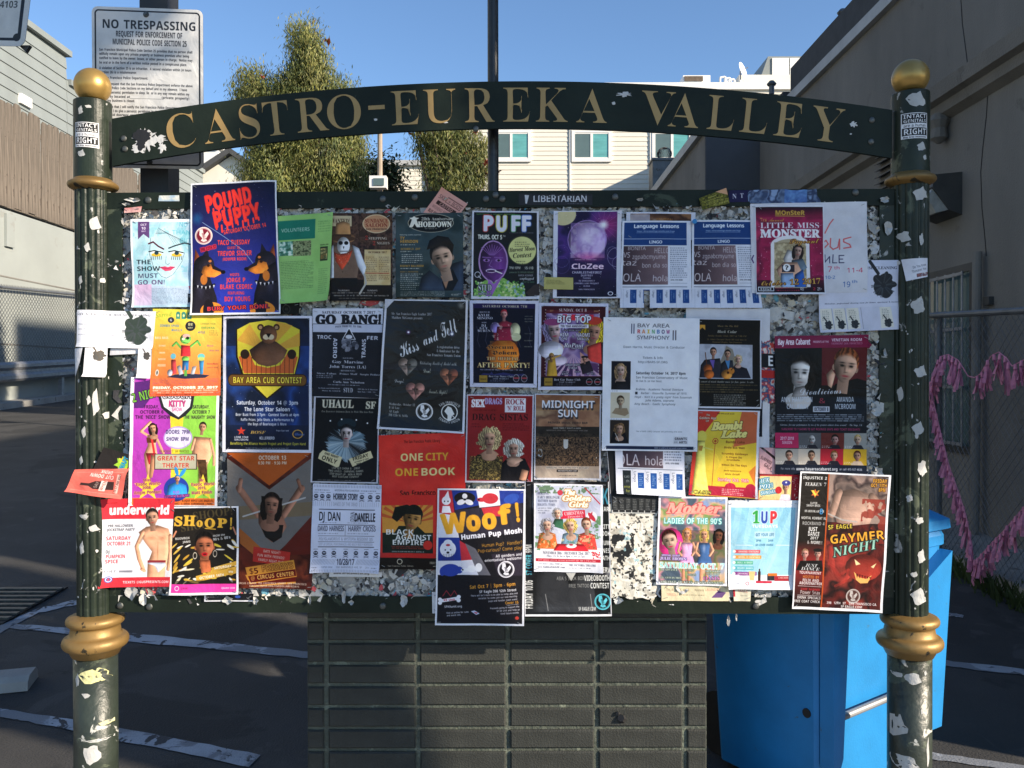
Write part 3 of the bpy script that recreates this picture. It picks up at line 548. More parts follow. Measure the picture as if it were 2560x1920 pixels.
def p_monster(c):
    c.rect(0, 0, 100, 100, 'e2e2ea'); c.noise(1.2, 2.5, 98, 98, 30, ['8a1640', 'a81e4e', '6c1236', 'b82a58'], 5); c.grad(1.2, 2.5, 98, 14, '14060c', '8a1640', a=.9); c.grad(1.2, 84, 98, 98, '4a0c24', '0a0608', a=.95)
    c.dots(3, 20, 97, 82, 170, (.2, .75), ['f0b8cc', 'e06a94', 'ffffff', 'c84a78'], 7, .8)
    c.text('MOnSteR', 50, 9, 5, 'd8a84a', w=43, ol='6a4a1c', od=.7); c.line([(29, 12.5), (71, 13)], .9, 'd8a84a'); c.text('7th Annual', 24, 17, 3.6, 'd8a84a', 'c', w=34); c.text('LITTLE MISS', 50, 23, 6, 'f2eef4', 's', w=86); c.text('MONSTER', 50, 32, 8.5, 'f6f4f8', 's', w=86, ol='f6f4f8', od=.5)
    c.rect(22, 44, 78, 92, 'f0ecee'); c.ell(50, 45, 28, 14, 'f0ecee'); c.rect(27, 46, 73, 93, 'b8a888'); c.ell(50, 46, 23, 10, 'b8a888'); c.noise(27, 42, 73, 90, 7, ['d8c8a0', '8a7a5a', 'c4b48c'], 3, .8)
    c.form([(40, 60), (46, 50), (56, 52), (60, 66), (46, 74)], 'cfcccc'); c.head(61, 52, 6, 'c8a090', '2a1c1a', 'long', 8); c.form([(52, 62), (68, 60), (74, 70), (66, 76), (52, 72)], '5a6a78'); c.form([(30, 72), (40, 64), (60, 64), (66, 74), (60, 80), (34, 80)], 'c89a80'); c.rect(38, 67, 56, 75, '2a2630')
    c.ell(45, 70, 5.5, 5.5, 'f4f4f4'); c.text('?', 45, 70, 4.4, '1a1414', w=4.2, ol='1a1414', od=.3); c.form([(36, 76), (54, 76), (56, 92), (36, 92)], '8aa4c4'); c.form([(56, 78), (68, 72), (72, 92), (56, 92)], '2a56a0')
    c.text('Pageant', 70, 40.5, 5, 'e0b050', 'c', w=44, ang=-2, ol='4a1c10', od=.5); c.text('October 12 2017', 50, 86.5, 5.4, 'e0b050', 'c', w=86, ang=-2, ol='3a1008', od=.5)
    c.rect(3, 91.5, 26, 96.5, 'f0f0f0'); c.rect(4, 92.3, 25, 95.7, '101014'); c.text('EDGE', 14.5, 94, 2.4, 'f0f0f0', w=17); c.texts([('21+', 91, 94, 3.4, 7, 'f0f0f0'), ('2', 83, 94, 3, 4, 'c8283c'), ('DJ:', 66, 94, 2.6, 6, 'f0f0f0')], 'f'); c.tiny(28, 62, 91.5, 97, 2, 'c83a4c', .8)
def duster(c, x, y, s, a=20, col='2c2f33'):
    q = c.kx / c.ky; r = random.Random(5)
    c.line([(x - .9 * s, y - 1.6 * s * q), (x - .35 * s, y - .8 * s * q)], .22 * s, col)
    for k in range(26): t = r.uniform(0, 6.28); k2 = r.uniform(.2, .62); c.ell(x + k2 * s * math.cos(t), y + k2 * s * 1.1 * q * math.sin(t), r.uniform(.16, .34) * s, r.uniform(.2, .36) * s, col, 1, r.uniform(0, 180))
    for k in range(14): t = r.uniform(0, 6.28); c.line([(x + .2 * s * math.cos(t), y + .2 * s * q * math.sin(t)), (x + .8 * s * math.cos(t), y + .8 * s * q * math.sin(t))], .08 * s, '4a4f54', .6)
def p_clean_r(c):
    c.grad(0, 0, 100, 100, 'd4d8ea', 'dcdce8'); c.text('PROPER HOUSE CLEANING', 60, 11, 3.8, '3a3e4c', 's', w=70); duster(c, 78, 36, 18); c.text('Meticulous, professional cleaning team for homes, apartment & business', 52, 60, 2, '4a5064', 'i', w=90)
    c.rect(0, 66, 100, 100, 'd2d4e4')
    for x in (1, 17, 33, 72): c.poly([(x, 67), (x + 14, 67), (x + 17, 96), (x + 2, 97)], 'e4e0d2'); c.tiny(x + 3, x + 12, 69, 84, 6, '6a6a60', .7); duster(c, x + 10, 90, 6)
    for x in (15.5, 31.5, 50): c.line([(x, 67), (x + 3, 97)], .5, '8a8c9c')
def p_clean_l(c):
    c.rect(0, 0, 100, 100, 'f0f0f6'); c.text('GAY & PROPER HOUSE CLEANING', 46, 11, 5.4, '5a5e6a', 's', w=94); duster(c, 75, 52, 23, col='39453f'); c.text('Meticulous, professional cleaning team for homes, apartment & business', 50, 95, 2.4, '8a8e9c', 'i', w=92)
    c.texts([('Brian and Michael', 15, 38, 5, 26), ('(415) 724 - 4496', 14, 52, 5, 24), ('michaelcarchuteam@yahoo.com', 24, 66, 4, 44)], '9498a6', 'i')
def p_tab(c): c.rect(0, 0, 100, 100, 'f2f0f2'); c.text('CLEANING TEAM', 20, 45, 8, '9a98a0', 's', w=60, ang=-90); duster(c, 64, 28, 34, col='4f4a44'); c.tiny(42, 86, 44, 84, 8, 'b0aeb8', .7)
def p_threat(c): c.rect(0, 0, 100, 100, 'dedfe8'); c.texts([('Do You Know', 62, 38, 12, 60), ('Threaten You', 60, 58, 12, 66)], '4a4e5c', 'r', ang=-10); c.noise(45, 75, 100, 92, 8, ['a86a60', '5a4a5a', 'd8d0d0'], 3)
def p_zombie(c):
    c.grad(0, 0, 100, 30, 'e6d84a', 'eebb4c'); c.grad(0, 30, 100, 100, 'eebb4c', 'e8603a'); c.text('Stirred', 16, 6.5, 5, '8ab03c', 'i', w=24, ang=-8)
    for k in range(3): x = 37 + k * 8; c.rect(x - 3, 5, x + 3, 11, '3f8a78'); c.ell(x, 5, 3, 3, '3f8a78'); c.ell(x, 7, 1.4, 2, 'd8e0a0')
    c.ell(27, 12.5, 4.6, 4.2, '2c3240'); c.text('G', 27, 12.5, 2.6, 'e8e8e8', w=3); c.ell(55, 19, 7.2, 7.2, '20242a'); c.text('BE', 55, 17, 3, 'e8e0a8', w=7); c.text('WAY', 55, 21, 2, 'e8e0a8', w=7)
    c.text('ZOMBIE SPEED', 25, 19, 2.6, '3a78b8', w=28); c.text('BULLY', 36, 24, 2.4, '3a78b8', w=16); c.text('LIZBRAIN TOUR', 80, 16, 1.8, '6a7a3c', w=22); c.text('DJEDEXA', 80, 20.5, 2.4, '3a8a4a', w=20); c.text('AYLE', 71, 26, 2.6, '2c5c96', w=10); c.tiny(82, 96, 23, 30, 3, '5a6a3c', .8)
    c.texts([('BASS BASS', 14, 33, 2.6, 20), ('DUNGE', 15, 42, 1.8, 10), ('SWARM', 15, 50, 2, 9), ('WOOFER', 15, 57.5, 2, 11), ('VOODOO', 15, 64.5, 2.6, 12)], 'f4ecd8')
    c.texts([('Rated', 84, 41.5, 2, 9, '8a5a9a'), ('Mister Rich', 90, 47, 1.8, 14, '8a4a8a'), ('SunnyBeats', 88, 62.5, 2, 16, 'a02c3c'), ('CYPRESS SPRAY', 88, 67, 1.4, 16, '8a3c3c')], 'a02c3c', 'i')
    c.poly([(24, 78), (36, 75), (60, 74), (84, 76), (78, 79), (50, 80)], '2a2c44')
    c.blob(49, 34, 8, 7.5, '6fbe54'); c.ell(50, 30.5, 5.5, 3, 'e8b0a8'); c.ell(46, 34, 2.2, 2, 'e8f0c8'); c.ell(52, 33, 2.4, 2.2, '1a2a1a'); c.line([(46, 38), (53, 39)], .8, '1c3c1c')
    c.limb([(45, 46), (36, 38), (31, 42)], 3, '5fae4c'); c.limb([(56, 43), (66, 36), (70, 41)], 3, '5fae4c'); c.form([(43, 41), (56, 42), (57, 54), (43, 54)], 'd02c34'); c.blob(50, 57, 5.4, 4, '7fcc5c'); c.form([(46, 59), (55, 59), (55, 70), (51, 70), (50, 63), (49, 70), (46, 70)], '2f74b0'); c.rect(49, 70, 53, 77, '5fae4c')
    c.ell(32, 54, 4, 4, '6ab8cc'); c.form([(29, 58), (36, 58), (38, 74), (30, 75)], 'c04044'); c.ell(72, 54, 5, 4, '6ac0c0'); c.form([(69, 58), (76, 58), (75, 75), (71, 75)], '3a84b8'); c.ell(72, 57, 5, 3, 'c8d060', .8)
    c.form([(38, 66), (43, 64), (48, 74), (42, 76)], 'b8bcc8'); c.form([(60, 66), (66, 65), (63, 75), (58, 75)], 'b8bcc8'); c.blob(28, 73, 4, 5, 'b8bcc8'); c.ell(9, 73, 2.4, 4.6, 'e8e4dc'); c.ell(9, 73, 1, 3, '2a2a2a')
    c.tiny(3, 97, 79.5, 88, 5, 'b05a6a', .8, 7); c.text('FRIDAY, OCTOBER 27, 2017', 50, 90.2, 2.6, 'fdf0dc', w=92, ol='fdf0dc', od=.3); c.text('DNA LOUNGE, 375 ELEVENTH ST, SAN FRANCISCO', 50, 93.5, 1.7, 'fdf0dc', w=92); c.text('9PM & LATE : ALL AGES : TICKETS: DNALOUNGE.COM', 50, 96, 1.2, 'fdf0dc', w=80); c.tiny(8, 92, 97, 99.5, 1, '7a2c20', .8)
def p_kitty(c):
    c.rect(0, 0, 100, 100, 'f2f0f4'); c.rect(3.5, 1, 50, 94, 'b03cb0'); c.rect(50, 1, 97, 94, '8fce4a'); c.rect(3.5, 94, 97, 99.5, 'e0702c')
    c.poly([(4, 4), (22, 2), (24, 14), (14, 24), (4, 24)], '50206a'); c.text('2 NIGHT', 18, 13.5, 7, '6fae3c', w=34, ang=-14, ol='1c1028', od=.6)
    c.poly([(44, 30), (60, 30), (56, 60), (58, 94), (46, 94), (47, 60)], 'f4d83c'); c.poly([(30, 14), (72, 14), (70, 24), (62, 30), (54, 33), (44, 30), (34, 24)], '26262c'); c.poly([(33, 14.5), (69, 14.5), (67, 23), (54, 31), (37, 23)], 'f0eef2')
    c.text('COOCH', 52, 14.5, 4, 'f0eef2', w=34, ol='1a1a1a', od=.8); c.text('KITTY', 52, 20.5, 4.6, 'd84a8a', w=20, ol='8a2050', od=.3); c.text('SHOW', 52, 25, 3, 'd84a8a', w=12)
    c.texts([('FRIDAY,', 23, 23, 2.6, 17), ('OCTOBER 6', 23.5, 27, 2.6, 26), ("THE 'NICE' SHOW", 25, 31, 2.8, 39), ('SATURDAY,', 80, 23, 2.6, 19), ('OCTOBER 7', 80, 27, 2.6, 20), ("THE 'NAUGHTY' SHOW", 78.5, 31, 2.6, 35)], '241028')
    sk = 'd9a07c'
    c.limb([(26, 48), (12, 42), (22, 35)], 3, sk); c.limb([(30, 48), (33, 52), (38, 59)], 2.8, sk); c.form([(19, 45), (31, 45), (29, 52), (32, 62), (26, 66), (24, 78), (21, 80), (17, 66), (16, 60), (20, 53)], sk); c.poly([(18, 47), (30, 47), (29, 51), (19, 51)], '5a2c1c'); c.line([(23, 44), (28, 60)], 2.4, 'd83030'); c.form([(18, 59), (30, 59), (28, 66), (22, 68)], 'd02c3c')
    c.head(25, 40, 3.8, sk, '241410', 'long', -10); c.form([(24, 60), (31, 62), (26, 78), (22, 79)], 'c88c68')
    c.ell(54, 47, 16.5, 13, 'b8a0d8'); c.ell(54, 47, 15, 11.5, 'e4dcf4'); c.texts([('DOORS: 7PM', 53.5, 42.5, 3, 28), ('SHOW: 8PM', 53.5, 48, 3, 26)], '2a1c50')
    c.form([(72, 46), (92, 47), (93, 60), (88, 68), (86, 90), (80, 92), (78, 72), (70, 60)], sk, 4); c.limb([(73, 48), (70, 56)], 3.2, sk); c.limb([(91, 48), (95, 60), (95, 68)], 3, sk); c.head(82, 39, 3.8, sk, '1c120e', 'short', 8); c.poly([(76, 64), (86, 64), (90, 90), (84, 92), (80, 76)], '4a3420'); c.noise(77, 66, 88, 90, 3, ['6a4a28', '241808'], 3, .5)
    c.text('636 JACKSON ST, SAN FRANCISCO', 50, 57.6, 2, '6a5a20', w=34); c.rect(28, 59.5, 76, 71.8, '3a2c20'); c.rect(29, 60, 75, 71.2, 'b8b49c'); c.texts([('GREAT STAR', 52, 63, 3.4, 42), ('THEATER', 52, 68.5, 3.4, 30)], 'c03c2c')
    c.star(21, 86, 16, 'f0d440'); c.star(83, 86, 16, 'f0d440'); c.ell(53, 87, 14, 14, '243c9c'); c.form([(42, 93), (44, 84), (54, 81), (64, 84), (66, 93)], '2f8ed8'); c.head(54, 79, 2.8, sk, '2f8ed8', 'short'); c.ell(53, 73, 2, 5, '2f8ed8', 1, -15); c.ell(60, 74, 2, 6, '2f8ed8', 1, 35)
    c.texts([('Miss', 20, 80, 2.2, 9), ('Exotic World', 21, 83, 2.4, 27), ('2008,', 20, 86, 2.2, 11), ('Angie Pontani', 21, 89.5, 2.4, 31), ('Mr.', 82, 80, 2.2, 6), ('Exotic World', 83, 83, 2.4, 27), ('2015,', 82, 86, 2.2, 10), ('Matt Finish', 82, 89.5, 2.4, 24)], '7a1c7c', ang=-3, ol='e8b83c', od=.25)
    c.text('PLUS', 53, 89.5, 2, 'd83cb0', w=7, ang=-4); c.text('SCOTTY THE BLUE BUNNY', 54, 92.5, 2, 'f07ad8', w=28, ang=-4, ol='3a0c3c', od=.4); c.text('NYC), EGYPT BLAQUE KNYLE (LOS ANGELES),', 70, 96, 1.7, '3a1408', w=52); c.text('EL (NYC), & DIXIE SUREWOOD ( PGH)', 70, 98.4, 1.5, '3a1408', w=48)
def p_cub(c):
    c.rect(0, 0, 100, 100, 'dcdcea'); c.noise(3.5, 1.8, 97, 98, 30, ['10182c', '1a2c5c', '22448c', '142244'], 8); c.grad(3.5, 1.8, 97, 22, '0c1018', '141c34', a=.8); c.grad(3.5, 80, 97, 98, '101a34', '0a0e18', a=.8); c.dots(5, 30, 95, 70, 26, (.2, .4), ['c8d8f8'], 4)
    sh = [(16, 10), (50, 3), (86, 10), (85, 30), (80, 42), (24, 42), (18, 30)]
    c.poly([(14.5, 9.6), (50, 2.2), (87, 9.6), (86.5, 30), (80, 46), (50, 61.5), (22, 46), (15, 30)], '1a1408'); c.poly([(16, 10), (30, 5), (50, 3), (70, 5), (86, 10), (85, 30), (80, 44), (50, 60), (24, 44), (17, 30)], 'd8c83a')
    for a_, b_ in (((16, 18), (30, 6)), ((60, 4), (78, 7)), ((86, 22), (86, 12))): c.poly([(50, 26), a_, b_], 'd9a43c')
    c.poly([(18, 30), (30, 27), (36, 36), (50, 38), (64, 36), (72, 27), (84, 30), (79, 42), (24, 42)], 'c8602c')
    for k in range(12): c.rect(22 + k * 5.2, 30, 22.5 + k * 5.2, 43, '3a1c10')
    c.form([(30, 25), (42, 19), (50, 16), (60, 19), (72, 25), (68, 31), (60, 35.5), (50, 37), (40, 35.5), (33, 31)], '664430', 7)
    for x in (42, 60): c.ell(x, 8.2, 3.6, 3.6, '3c2416'); c.ell(x, 8.4, 2, 2, 'a8845c')
    c.blob(51, 13.5, 9.6, 10.5, '6e462e'); c.ell(51, 11, 7, 6, '6a4630', .6, soft=.8); c.ell(48.4, 15.4, 3.6, 3, 'd8c4a0'); c.ell(53.6, 15.4, 3.6, 3, 'd8c4a0'); c.poly([(48, 12.8), (54, 12.8), (51, 16)], '140c0a')
    c.ell(25, 28, 5, 5.4, '2c1c14'); c.ell(77, 28, 5, 5.4, '2c1c14')
    c.rect(10, 42.5, 90, 51.5, '2c1c0c'); c.ell(10, 47, 4.6, 6.6, '2c1c0c'); c.ell(90, 47, 4.6, 6.6, '2c1c0c'); c.rect(10, 43.2, 90, 50.8, '6e4a20'); c.ell(10, 47, 3.8, 5.6, '6e4a20'); c.ell(90, 47, 3.8, 5.6, '6e4a20'); c.text('BAY AREA CUB CONTEST', 50, 47, 4.4, 'ecd84a', w=78, ol='3a2408', od=.35)
    c.texts([('Saturday, October 14 @ 3pm', 50, 63.5, 2.9, 69), ('The Lone Star Saloon', 50, 68.3, 2.9, 51), ('Beer Bust from 3-7pm - Contest Starts at 4pm', 50, 72.3, 2.1, 71), ('Raffle Prizes, Jello Shots, a Performance by', 50, 76, 2., 59, 'e0e4f0', 'b'), ('the Boys of Bearlesque & More', 50, 79.2, 2, 43, 'e0e4f0', 'b'), ('LONE STAR', 21, 89, 1.5, 16), ('SALOON', 21, 90.8, 1.3, 16), ('BOSF', 40, 85.3, 2.2, 17, 'c8a04a', 'i'), ('KILLERBIRD', 50, 89.5, 2.2, 17), ('Project Open Hand', 67, 84, 1.2, 14)], 'e8ecf6')
    c.star(21, 84.5, 5.2, 'c83828'); c.ell(84, 86.5, 6, 5, 'c8963c', ring=.9); c.text('Alliance', 86, 86.5, 1.8, '5a7ac0', 'i', w=12); c.text('Benefiting the Alliance Health Project and Project Open Hand', 51, 93.6, 2., 'd8cc3c', w=85); c.text('For more info find us on Facebook under Bay Area Cub Contest 2017', 50, 97, 1.1, 'c8ccd8', w=48)
def p_gobang(c):
    c.rect(0, 0, 100, 100, 'd8dae6'); c.text('SATURDAY OCTOBER 7 2017', 51, 4.5, 2.8, '20222c', 's', w=76); c.text('GO BANG!', 51, 12.5, 9.6, '1a1c24', 's', w=94, ol='1a1c24', od=.9)
    c.rect(0, 17.4, 100, 18, '2c2e38'); c.rect(0, 18, 100, 27, 'c4c8da'); c.text('PAYS TRIBUTE TO THE', 51, 20, 2.2, '2c2e3c', 's', w=38, arc=.22)
    c.rect(0, 27, 100, 100, '1d1f26'); c.noise(0, 27, 100, 100, 40, ['181a20', '262830'], 3, .6); c.poly([(52, 21), (62, 35), (42, 35)], 'e0e2ec'); c.poly([(52, 23), (60.5, 34.4), (43.5, 34.4)], '181a20'); c.ell(52, 32, 5, 3, 'd0d2dc'); c.dots(42, 36, 64, 47, 26, (2, 3.6), ['6a6c78', '3c3e48', '8a8c98'], 4, .85)
    c.texts([('TROC', 16, 32.5, 4.2, 21), ('FER', 86, 33, 4.2, 17)], 'd8dae8'); c.text('ADERO', 32, 45, 4.4, 'd8dae8', w=30, ang=90); c.text('TRANS', 74, 45, 4.4, 'd8dae8', w=28, ang=-90)
    c.texts([('::GUESTS::', 51, 56, 1.5, 18), ('Gay Marvine', 51, 60.2, 3.2, 46), ('John Torres (LA)', 51, 65.6, 3.2, 54), ('::RESIDENTS::', 51, 70.2, 1.6, 24), ('Steve Fabus', 20, 73.8, 2, 29), ('Prince Wolf', 52, 73.8, 2, 26), ('Sergio Fedasz', 84, 73.8, 2, 30), ('::LIGHTS::', 51, 79.8, 1.5, 17), ('Carla Ann Nicholson', 53, 83, 2.3, 46), ('STUD', 52, 92, 5, 14), ('facebook.com/GOBANGSF', 24, 90.5, 1.3, 32), ('Photos By GOOCH', 27, 93.4, 1.3, 27), ('399 9th St & Harrison', 81, 90.5, 1.3, 30), ('9pm-3am / $10 / 21+', 80, 93.4, 1.3, 28)], 'd4d6e2', 's'); c.tiny(5, 36, 75.5, 79.5, 2, 'b8bac8', .8); c.tiny(22, 82, 85.5, 87.3, 1, 'b8bac8', .8)
def p_uhaul(c):
    c.rect(0, 0, 100, 100, 'c8c8d4'); c.rect(2.5, 1, 98, 98.5, '0f1114'); c.text('UHAUL', 36, 8, 9, 'd8d2bc', 's', w=48, ol='8a8674', od=.5); c.text('SF', 86, 9, 8, 'd8d2bc', 's', w=16, ol='8a8674', od=.5); c.text("San Francisco's Halloween Party for Girls Who Love Girls", 51, 17, 2.2, 'b8b4a4', 'f', w=78)
    r = random.Random(3)
    for k in range(70):
        t = k / 70 * 6.28; R = r.uniform(26, 33); x = 51 + R * math.cos(t); y = 55 + R * .62 * math.sin(t); c.poly([(51, 52), (x - 2, y - 1), (x + 2.4, y + 1.4)], r.choice(['8aa4b4', 'b4c8d2', '5c7888', 'a0b8c4']), .75)
    c.ell(51, 31, 14, 8, '16262e'); c.ell(51, 36, 17, 3, '0c1216'); c.head(51, 43, 8.8, 'd8c8c4', '14181c', 'short', 0, lips='8a1c28')
    for x in (47, 55): c.poly([(x - 1.4, 40), (x + 1.4, 40), (x, 47)], '18181c')
    for x, y in ((26, 28), (43, 26), (65, 26.5), (82, 30)): c.ell(x, y, 1.2, 1.2, 'e8e8e8')
    c.poly([(12, 66), (17, 62), (46, 70), (42, 81), (38, 82), (10, 72)], 'cfc59c'); c.text('ONE NIGHT', 30, 68, 2.4, '1c1a14', w=22, ang=17); c.text('ONLY', 27, 73, 5, '1c1a14', w=24, ang=17)
    c.poly([(56, 72), (88, 62), (92, 70), (62, 81)], 'cfc59c'); c.text('FRIDAY', 73, 69.5, 4, '1c1a14', w=24, ang=-17); c.text('OCTOBER 27 2017', 75, 73.5, 1.4, '1c1a14', w=22, ang=-17); c.text('9PM - 2AM', 76, 76, 1.8, '1c1a14', w=18, ang=-17)
    c.texts([("LIVE DJ'S CHINA G - JIBOZ", 52, 83, 2.4, 42), ('TWO LEVELS - CARNIVAL GAMES', 52, 86.5, 2.4, 52), ('STEP RIGHT UP - WIN A PRIZE', 52, 90, 2.4, 48), ('BEST COSTUME CONTEST', 52, 93, 2.2, 40)], 'c0bca8', arc=-.18); c.tiny(10, 92, 96, 98, 1, '8a8a88', .8)
def heart(c, cx, cy, s, a, b, bw=False):
    q = c.kx / c.ky; c.blob(cx - .5 * s, cy - .25 * s * q, .62 * s, .62 * s, a); c.blob(cx + .5 * s, cy - .25 * s * q, .62 * s, .62 * s, b); c.form([(cx - 1.05 * s, cy), (cx + .1 * s, cy), (cx, cy + 1.25 * s * q)], a); c.form([(cx, cy), (cx + 1.05 * s, cy), (cx, cy + 1.25 * s * q)], b)
    for d in (-1, 1): c.ell(cx - .2 * s * d, cy - .1 * s * q, .18 * s, .1 * s, '1c100c', .8); c.ell(cx - .3 * s * d, cy + .4 * s * q, .3 * s, .2 * s, '2a1410', .5, soft=.8)
    c.line([(cx, cy - .3 * s * q), (cx - .08 * s, cy), (cx + .05 * s, cy + .5 * s * q)], .1 * s, '1c100c', .7)
def p_kiss(c):
    c.rect(0, 0, 100, 100, 'dddde6'); c.rect(2.5, 1, 97.5, 98.5, '131316'); c.noise(2.5, 1, 97.5, 98, 40, ['101012', '1c1c22'], 3, .5); c.grad(2.5, 46, 97.5, 54, '131316', '1e2230', a=.8)
    c.poly([(0, 0), (12, 0), (0, 9)], 'c8c8d0'); c.text('Mr. San Francisco Eagle Leather 2017', 33, 11, 2, 'd0d0d4', 's', w=49); c.text('Matthew McGowen presents:', 28, 14, 2, 'd0d0d4', 's', w=38)
    c.texts([('Kiss', 31, 36.5, 10, 24), ('and', 56, 28.5, 8.5, 20), ('Tell', 77, 21, 11, 21)], 'f0f0f2', 'c', ang=-24)
    c.ell(30, 25, 3.4, 3.4, '9a50b8', .9, soft=1); c.ell(30, 25, 1.2, 1.2, 'ffffff'); c.ell(82, 25.5, 4, 4, '8a8ac8', .9, soft=1); c.ell(82, 25.5, 1.6, 1.6, 'ffffff'); c.dots(40, 14, 92, 32, 14, (.15, .3), ['ffffff'], 2)
    c.texts([('A registration drive', 78, 35.5, 2, 27), ('& fundraiser for the', 78, 38.5, 2, 27), ('San Francisco Tenants Union', 73, 41.7, 2, 40)], 'e0e0e2', 's')
    heart(c, 31, 50.5, 10, '9a8478', '6a6660'); c.text('Celebrating Breath of Market with:', 67, 48, 2.6, 'e4e4dc', 'c', w=44); c.text('Dom!', 54, 54, 2.8, 'e4e4cc', 'c', w=9); heart(c, 80, 57, 9.6, 'b06a4c', '8a4a34'); c.text('Drags!', 22, 62.5, 2.6, 'dcdcdc', 'c', w=11); heart(c, 41, 69, 10, 'a87068', 'b88074'); c.text('Tenants Rights!', 68, 69.5, 2.8, 'e4e4cc', 'c', w=22)
    c.texts([('Wednesday, October 11', 27, 80.5, 1.9, 30), ("8 'til Late", 18, 83.3, 1.9, 12), ('SF Eagle', 18, 86.2, 1.9, 11), ('398 12th St, SoMa', 23, 89, 1.9, 22)], 'd0d0cc', 's'); c.badge(53, 85, 10, 'e8e8ea', '141416')
    q = c.kx / c.ky; c.ell(82, 84.5, 9.6, 9.6, 'f0f0ec', ring=1.1); c.poly([(76, 84), (80, 80), (84, 81), (88, 86), (85, 87), (84, 91), (80, 91), (80, 87)], 'e8e8e4'); c.line([(82, 85), (89, 89)], 1, 'e8e8e4'); c.text('SAN FRANCISCO', 82, 77.2, 2, 'f0f0ec', w=24, arc=1.5); c.text('TENANTS UNION', 82, 92, 2, 'f0f0ec', w=24, arc=-1.5); c.ell(92, 4, 6, 5, 'c8c8bc', .5, 40, soft=.8)
def p_hocum(c):
    c.rect(0, 0, 100, 100, 'd4d4e8'); c.rect(5, 3.5, 95, 95.5, '0e1020'); c.rect(5, 3.5, 95, 9, '241c48'); c.text('SATURDAY OCTOBER 7TH', 51, 6.6, 2.6, 'e0d8b0', 's', w=65)
    c.texts([('HOSTED BY', 22, 13.5, 1.7, 15), ('KYLIE', 21, 17, 2.8, 17), ('MINONO', 22, 20.4, 2.8, 23), ('WITH', 21, 25.6, 1.5, 7), ('DJ', 20.5, 29, 2.6, 7), ('GUY', 20.5, 32, 2.6, 12), ('RUBEN', 21, 35, 2.6, 19)], 'e0e0ec', 's')
    for x0 in (10, 22, 70, 86): c.line([(x0, 30), (x0 + 3, 38), (x0 + 1, 46), (x0 + 5, 54)], .4, '5a5a70')
    c.blob(50, 62, 23, 23, 'e07a24', 0, 10); c.noise(30, 47, 70, 80, 9, ['e8983a', 'b8501c'], 5, .35); c.form([(36, 46), (66, 46), (70, 30), (62, 26), (50, 22), (38, 28), (34, 36)], '8a2438'); c.blob(37, 31, 7, 8, '8a78b8'); c.blob(66, 34, 8, 11, 'c8c49a'); c.ell(68, 42, 7, 6, 'c8c89c'); c.form([(40, 30), (60, 30), (62, 46), (38, 46)], '7c1c34'); c.head(50, 16, 4.4, 'd0908a', 'b82838', 'short'); c.noise(33, 26, 72, 46, 4, ['e8e0c8'], 6, .5, thr=.66)
    c.ell(50, 62, 0, 0, '000000'); c.text('Hocum', 45, 53.5, 4.4, '18141c', 'f', w=40, ol='e8903c', od=.35); c.text('Pokem', 51, 60, 4.4, '18141c', 'f', w=38, ol='e8903c', od=.35)
    c.text('THE OFFICIAL', 49, 67, 3.8, 'ecd89a', 's', w=48, ol='6a2c10', od=.4); c.text('AFTER PARTY!', 50, 74.5, 5.6, 'f0dc98', 's', w=78, ol='3a1c14', od=.4); c.text('NO COVER B4 10pm / $5 B4 11pm / $8 After', 47, 80, 1.4, 'c8c8e0', 's', w=64)
    c.poly([(16, 86), (20, 84), (30, 84.5), (32, 82), (35, 85), (50, 83), (66, 85), (80, 84), (84, 87)], '2a2c5c'); c.rect(14, 86.5, 26, 94.5, '9a7a2c'); c.text('BEAUX', 20, 91, 1.8, '3a2c10', w=9); c.text('Best Gay Dance Club', 46, 87.5, 2.2, 'e0e0ea', 's', w=36); c.text('2344 MARKET', 46, 90.3, 1.4, 'c8c8d4', 's', w=24); c.tiny(30, 58, 91.5, 94, 2, 'a8a8b8', .7)
    for x in (69, 81): c.ell(x, 89.5, 4.6, 5.6, 'b8b8c4'); c.ell(x, 89.5, 4, 5, '30222c'); c.rect(x - 4, 88.6, x + 4, 90, 'a84048')
    for k in range(6): c.text(['DIMENSIONS', 'RECEIVING', 'THAT WAY', 'GUEST HOST', 'ELIXIRS', 'PRIORITY'][k], 86, [18, 21, 24, 38, 46, 53][k], 1.2, 'a8a48a', 's', w=12)
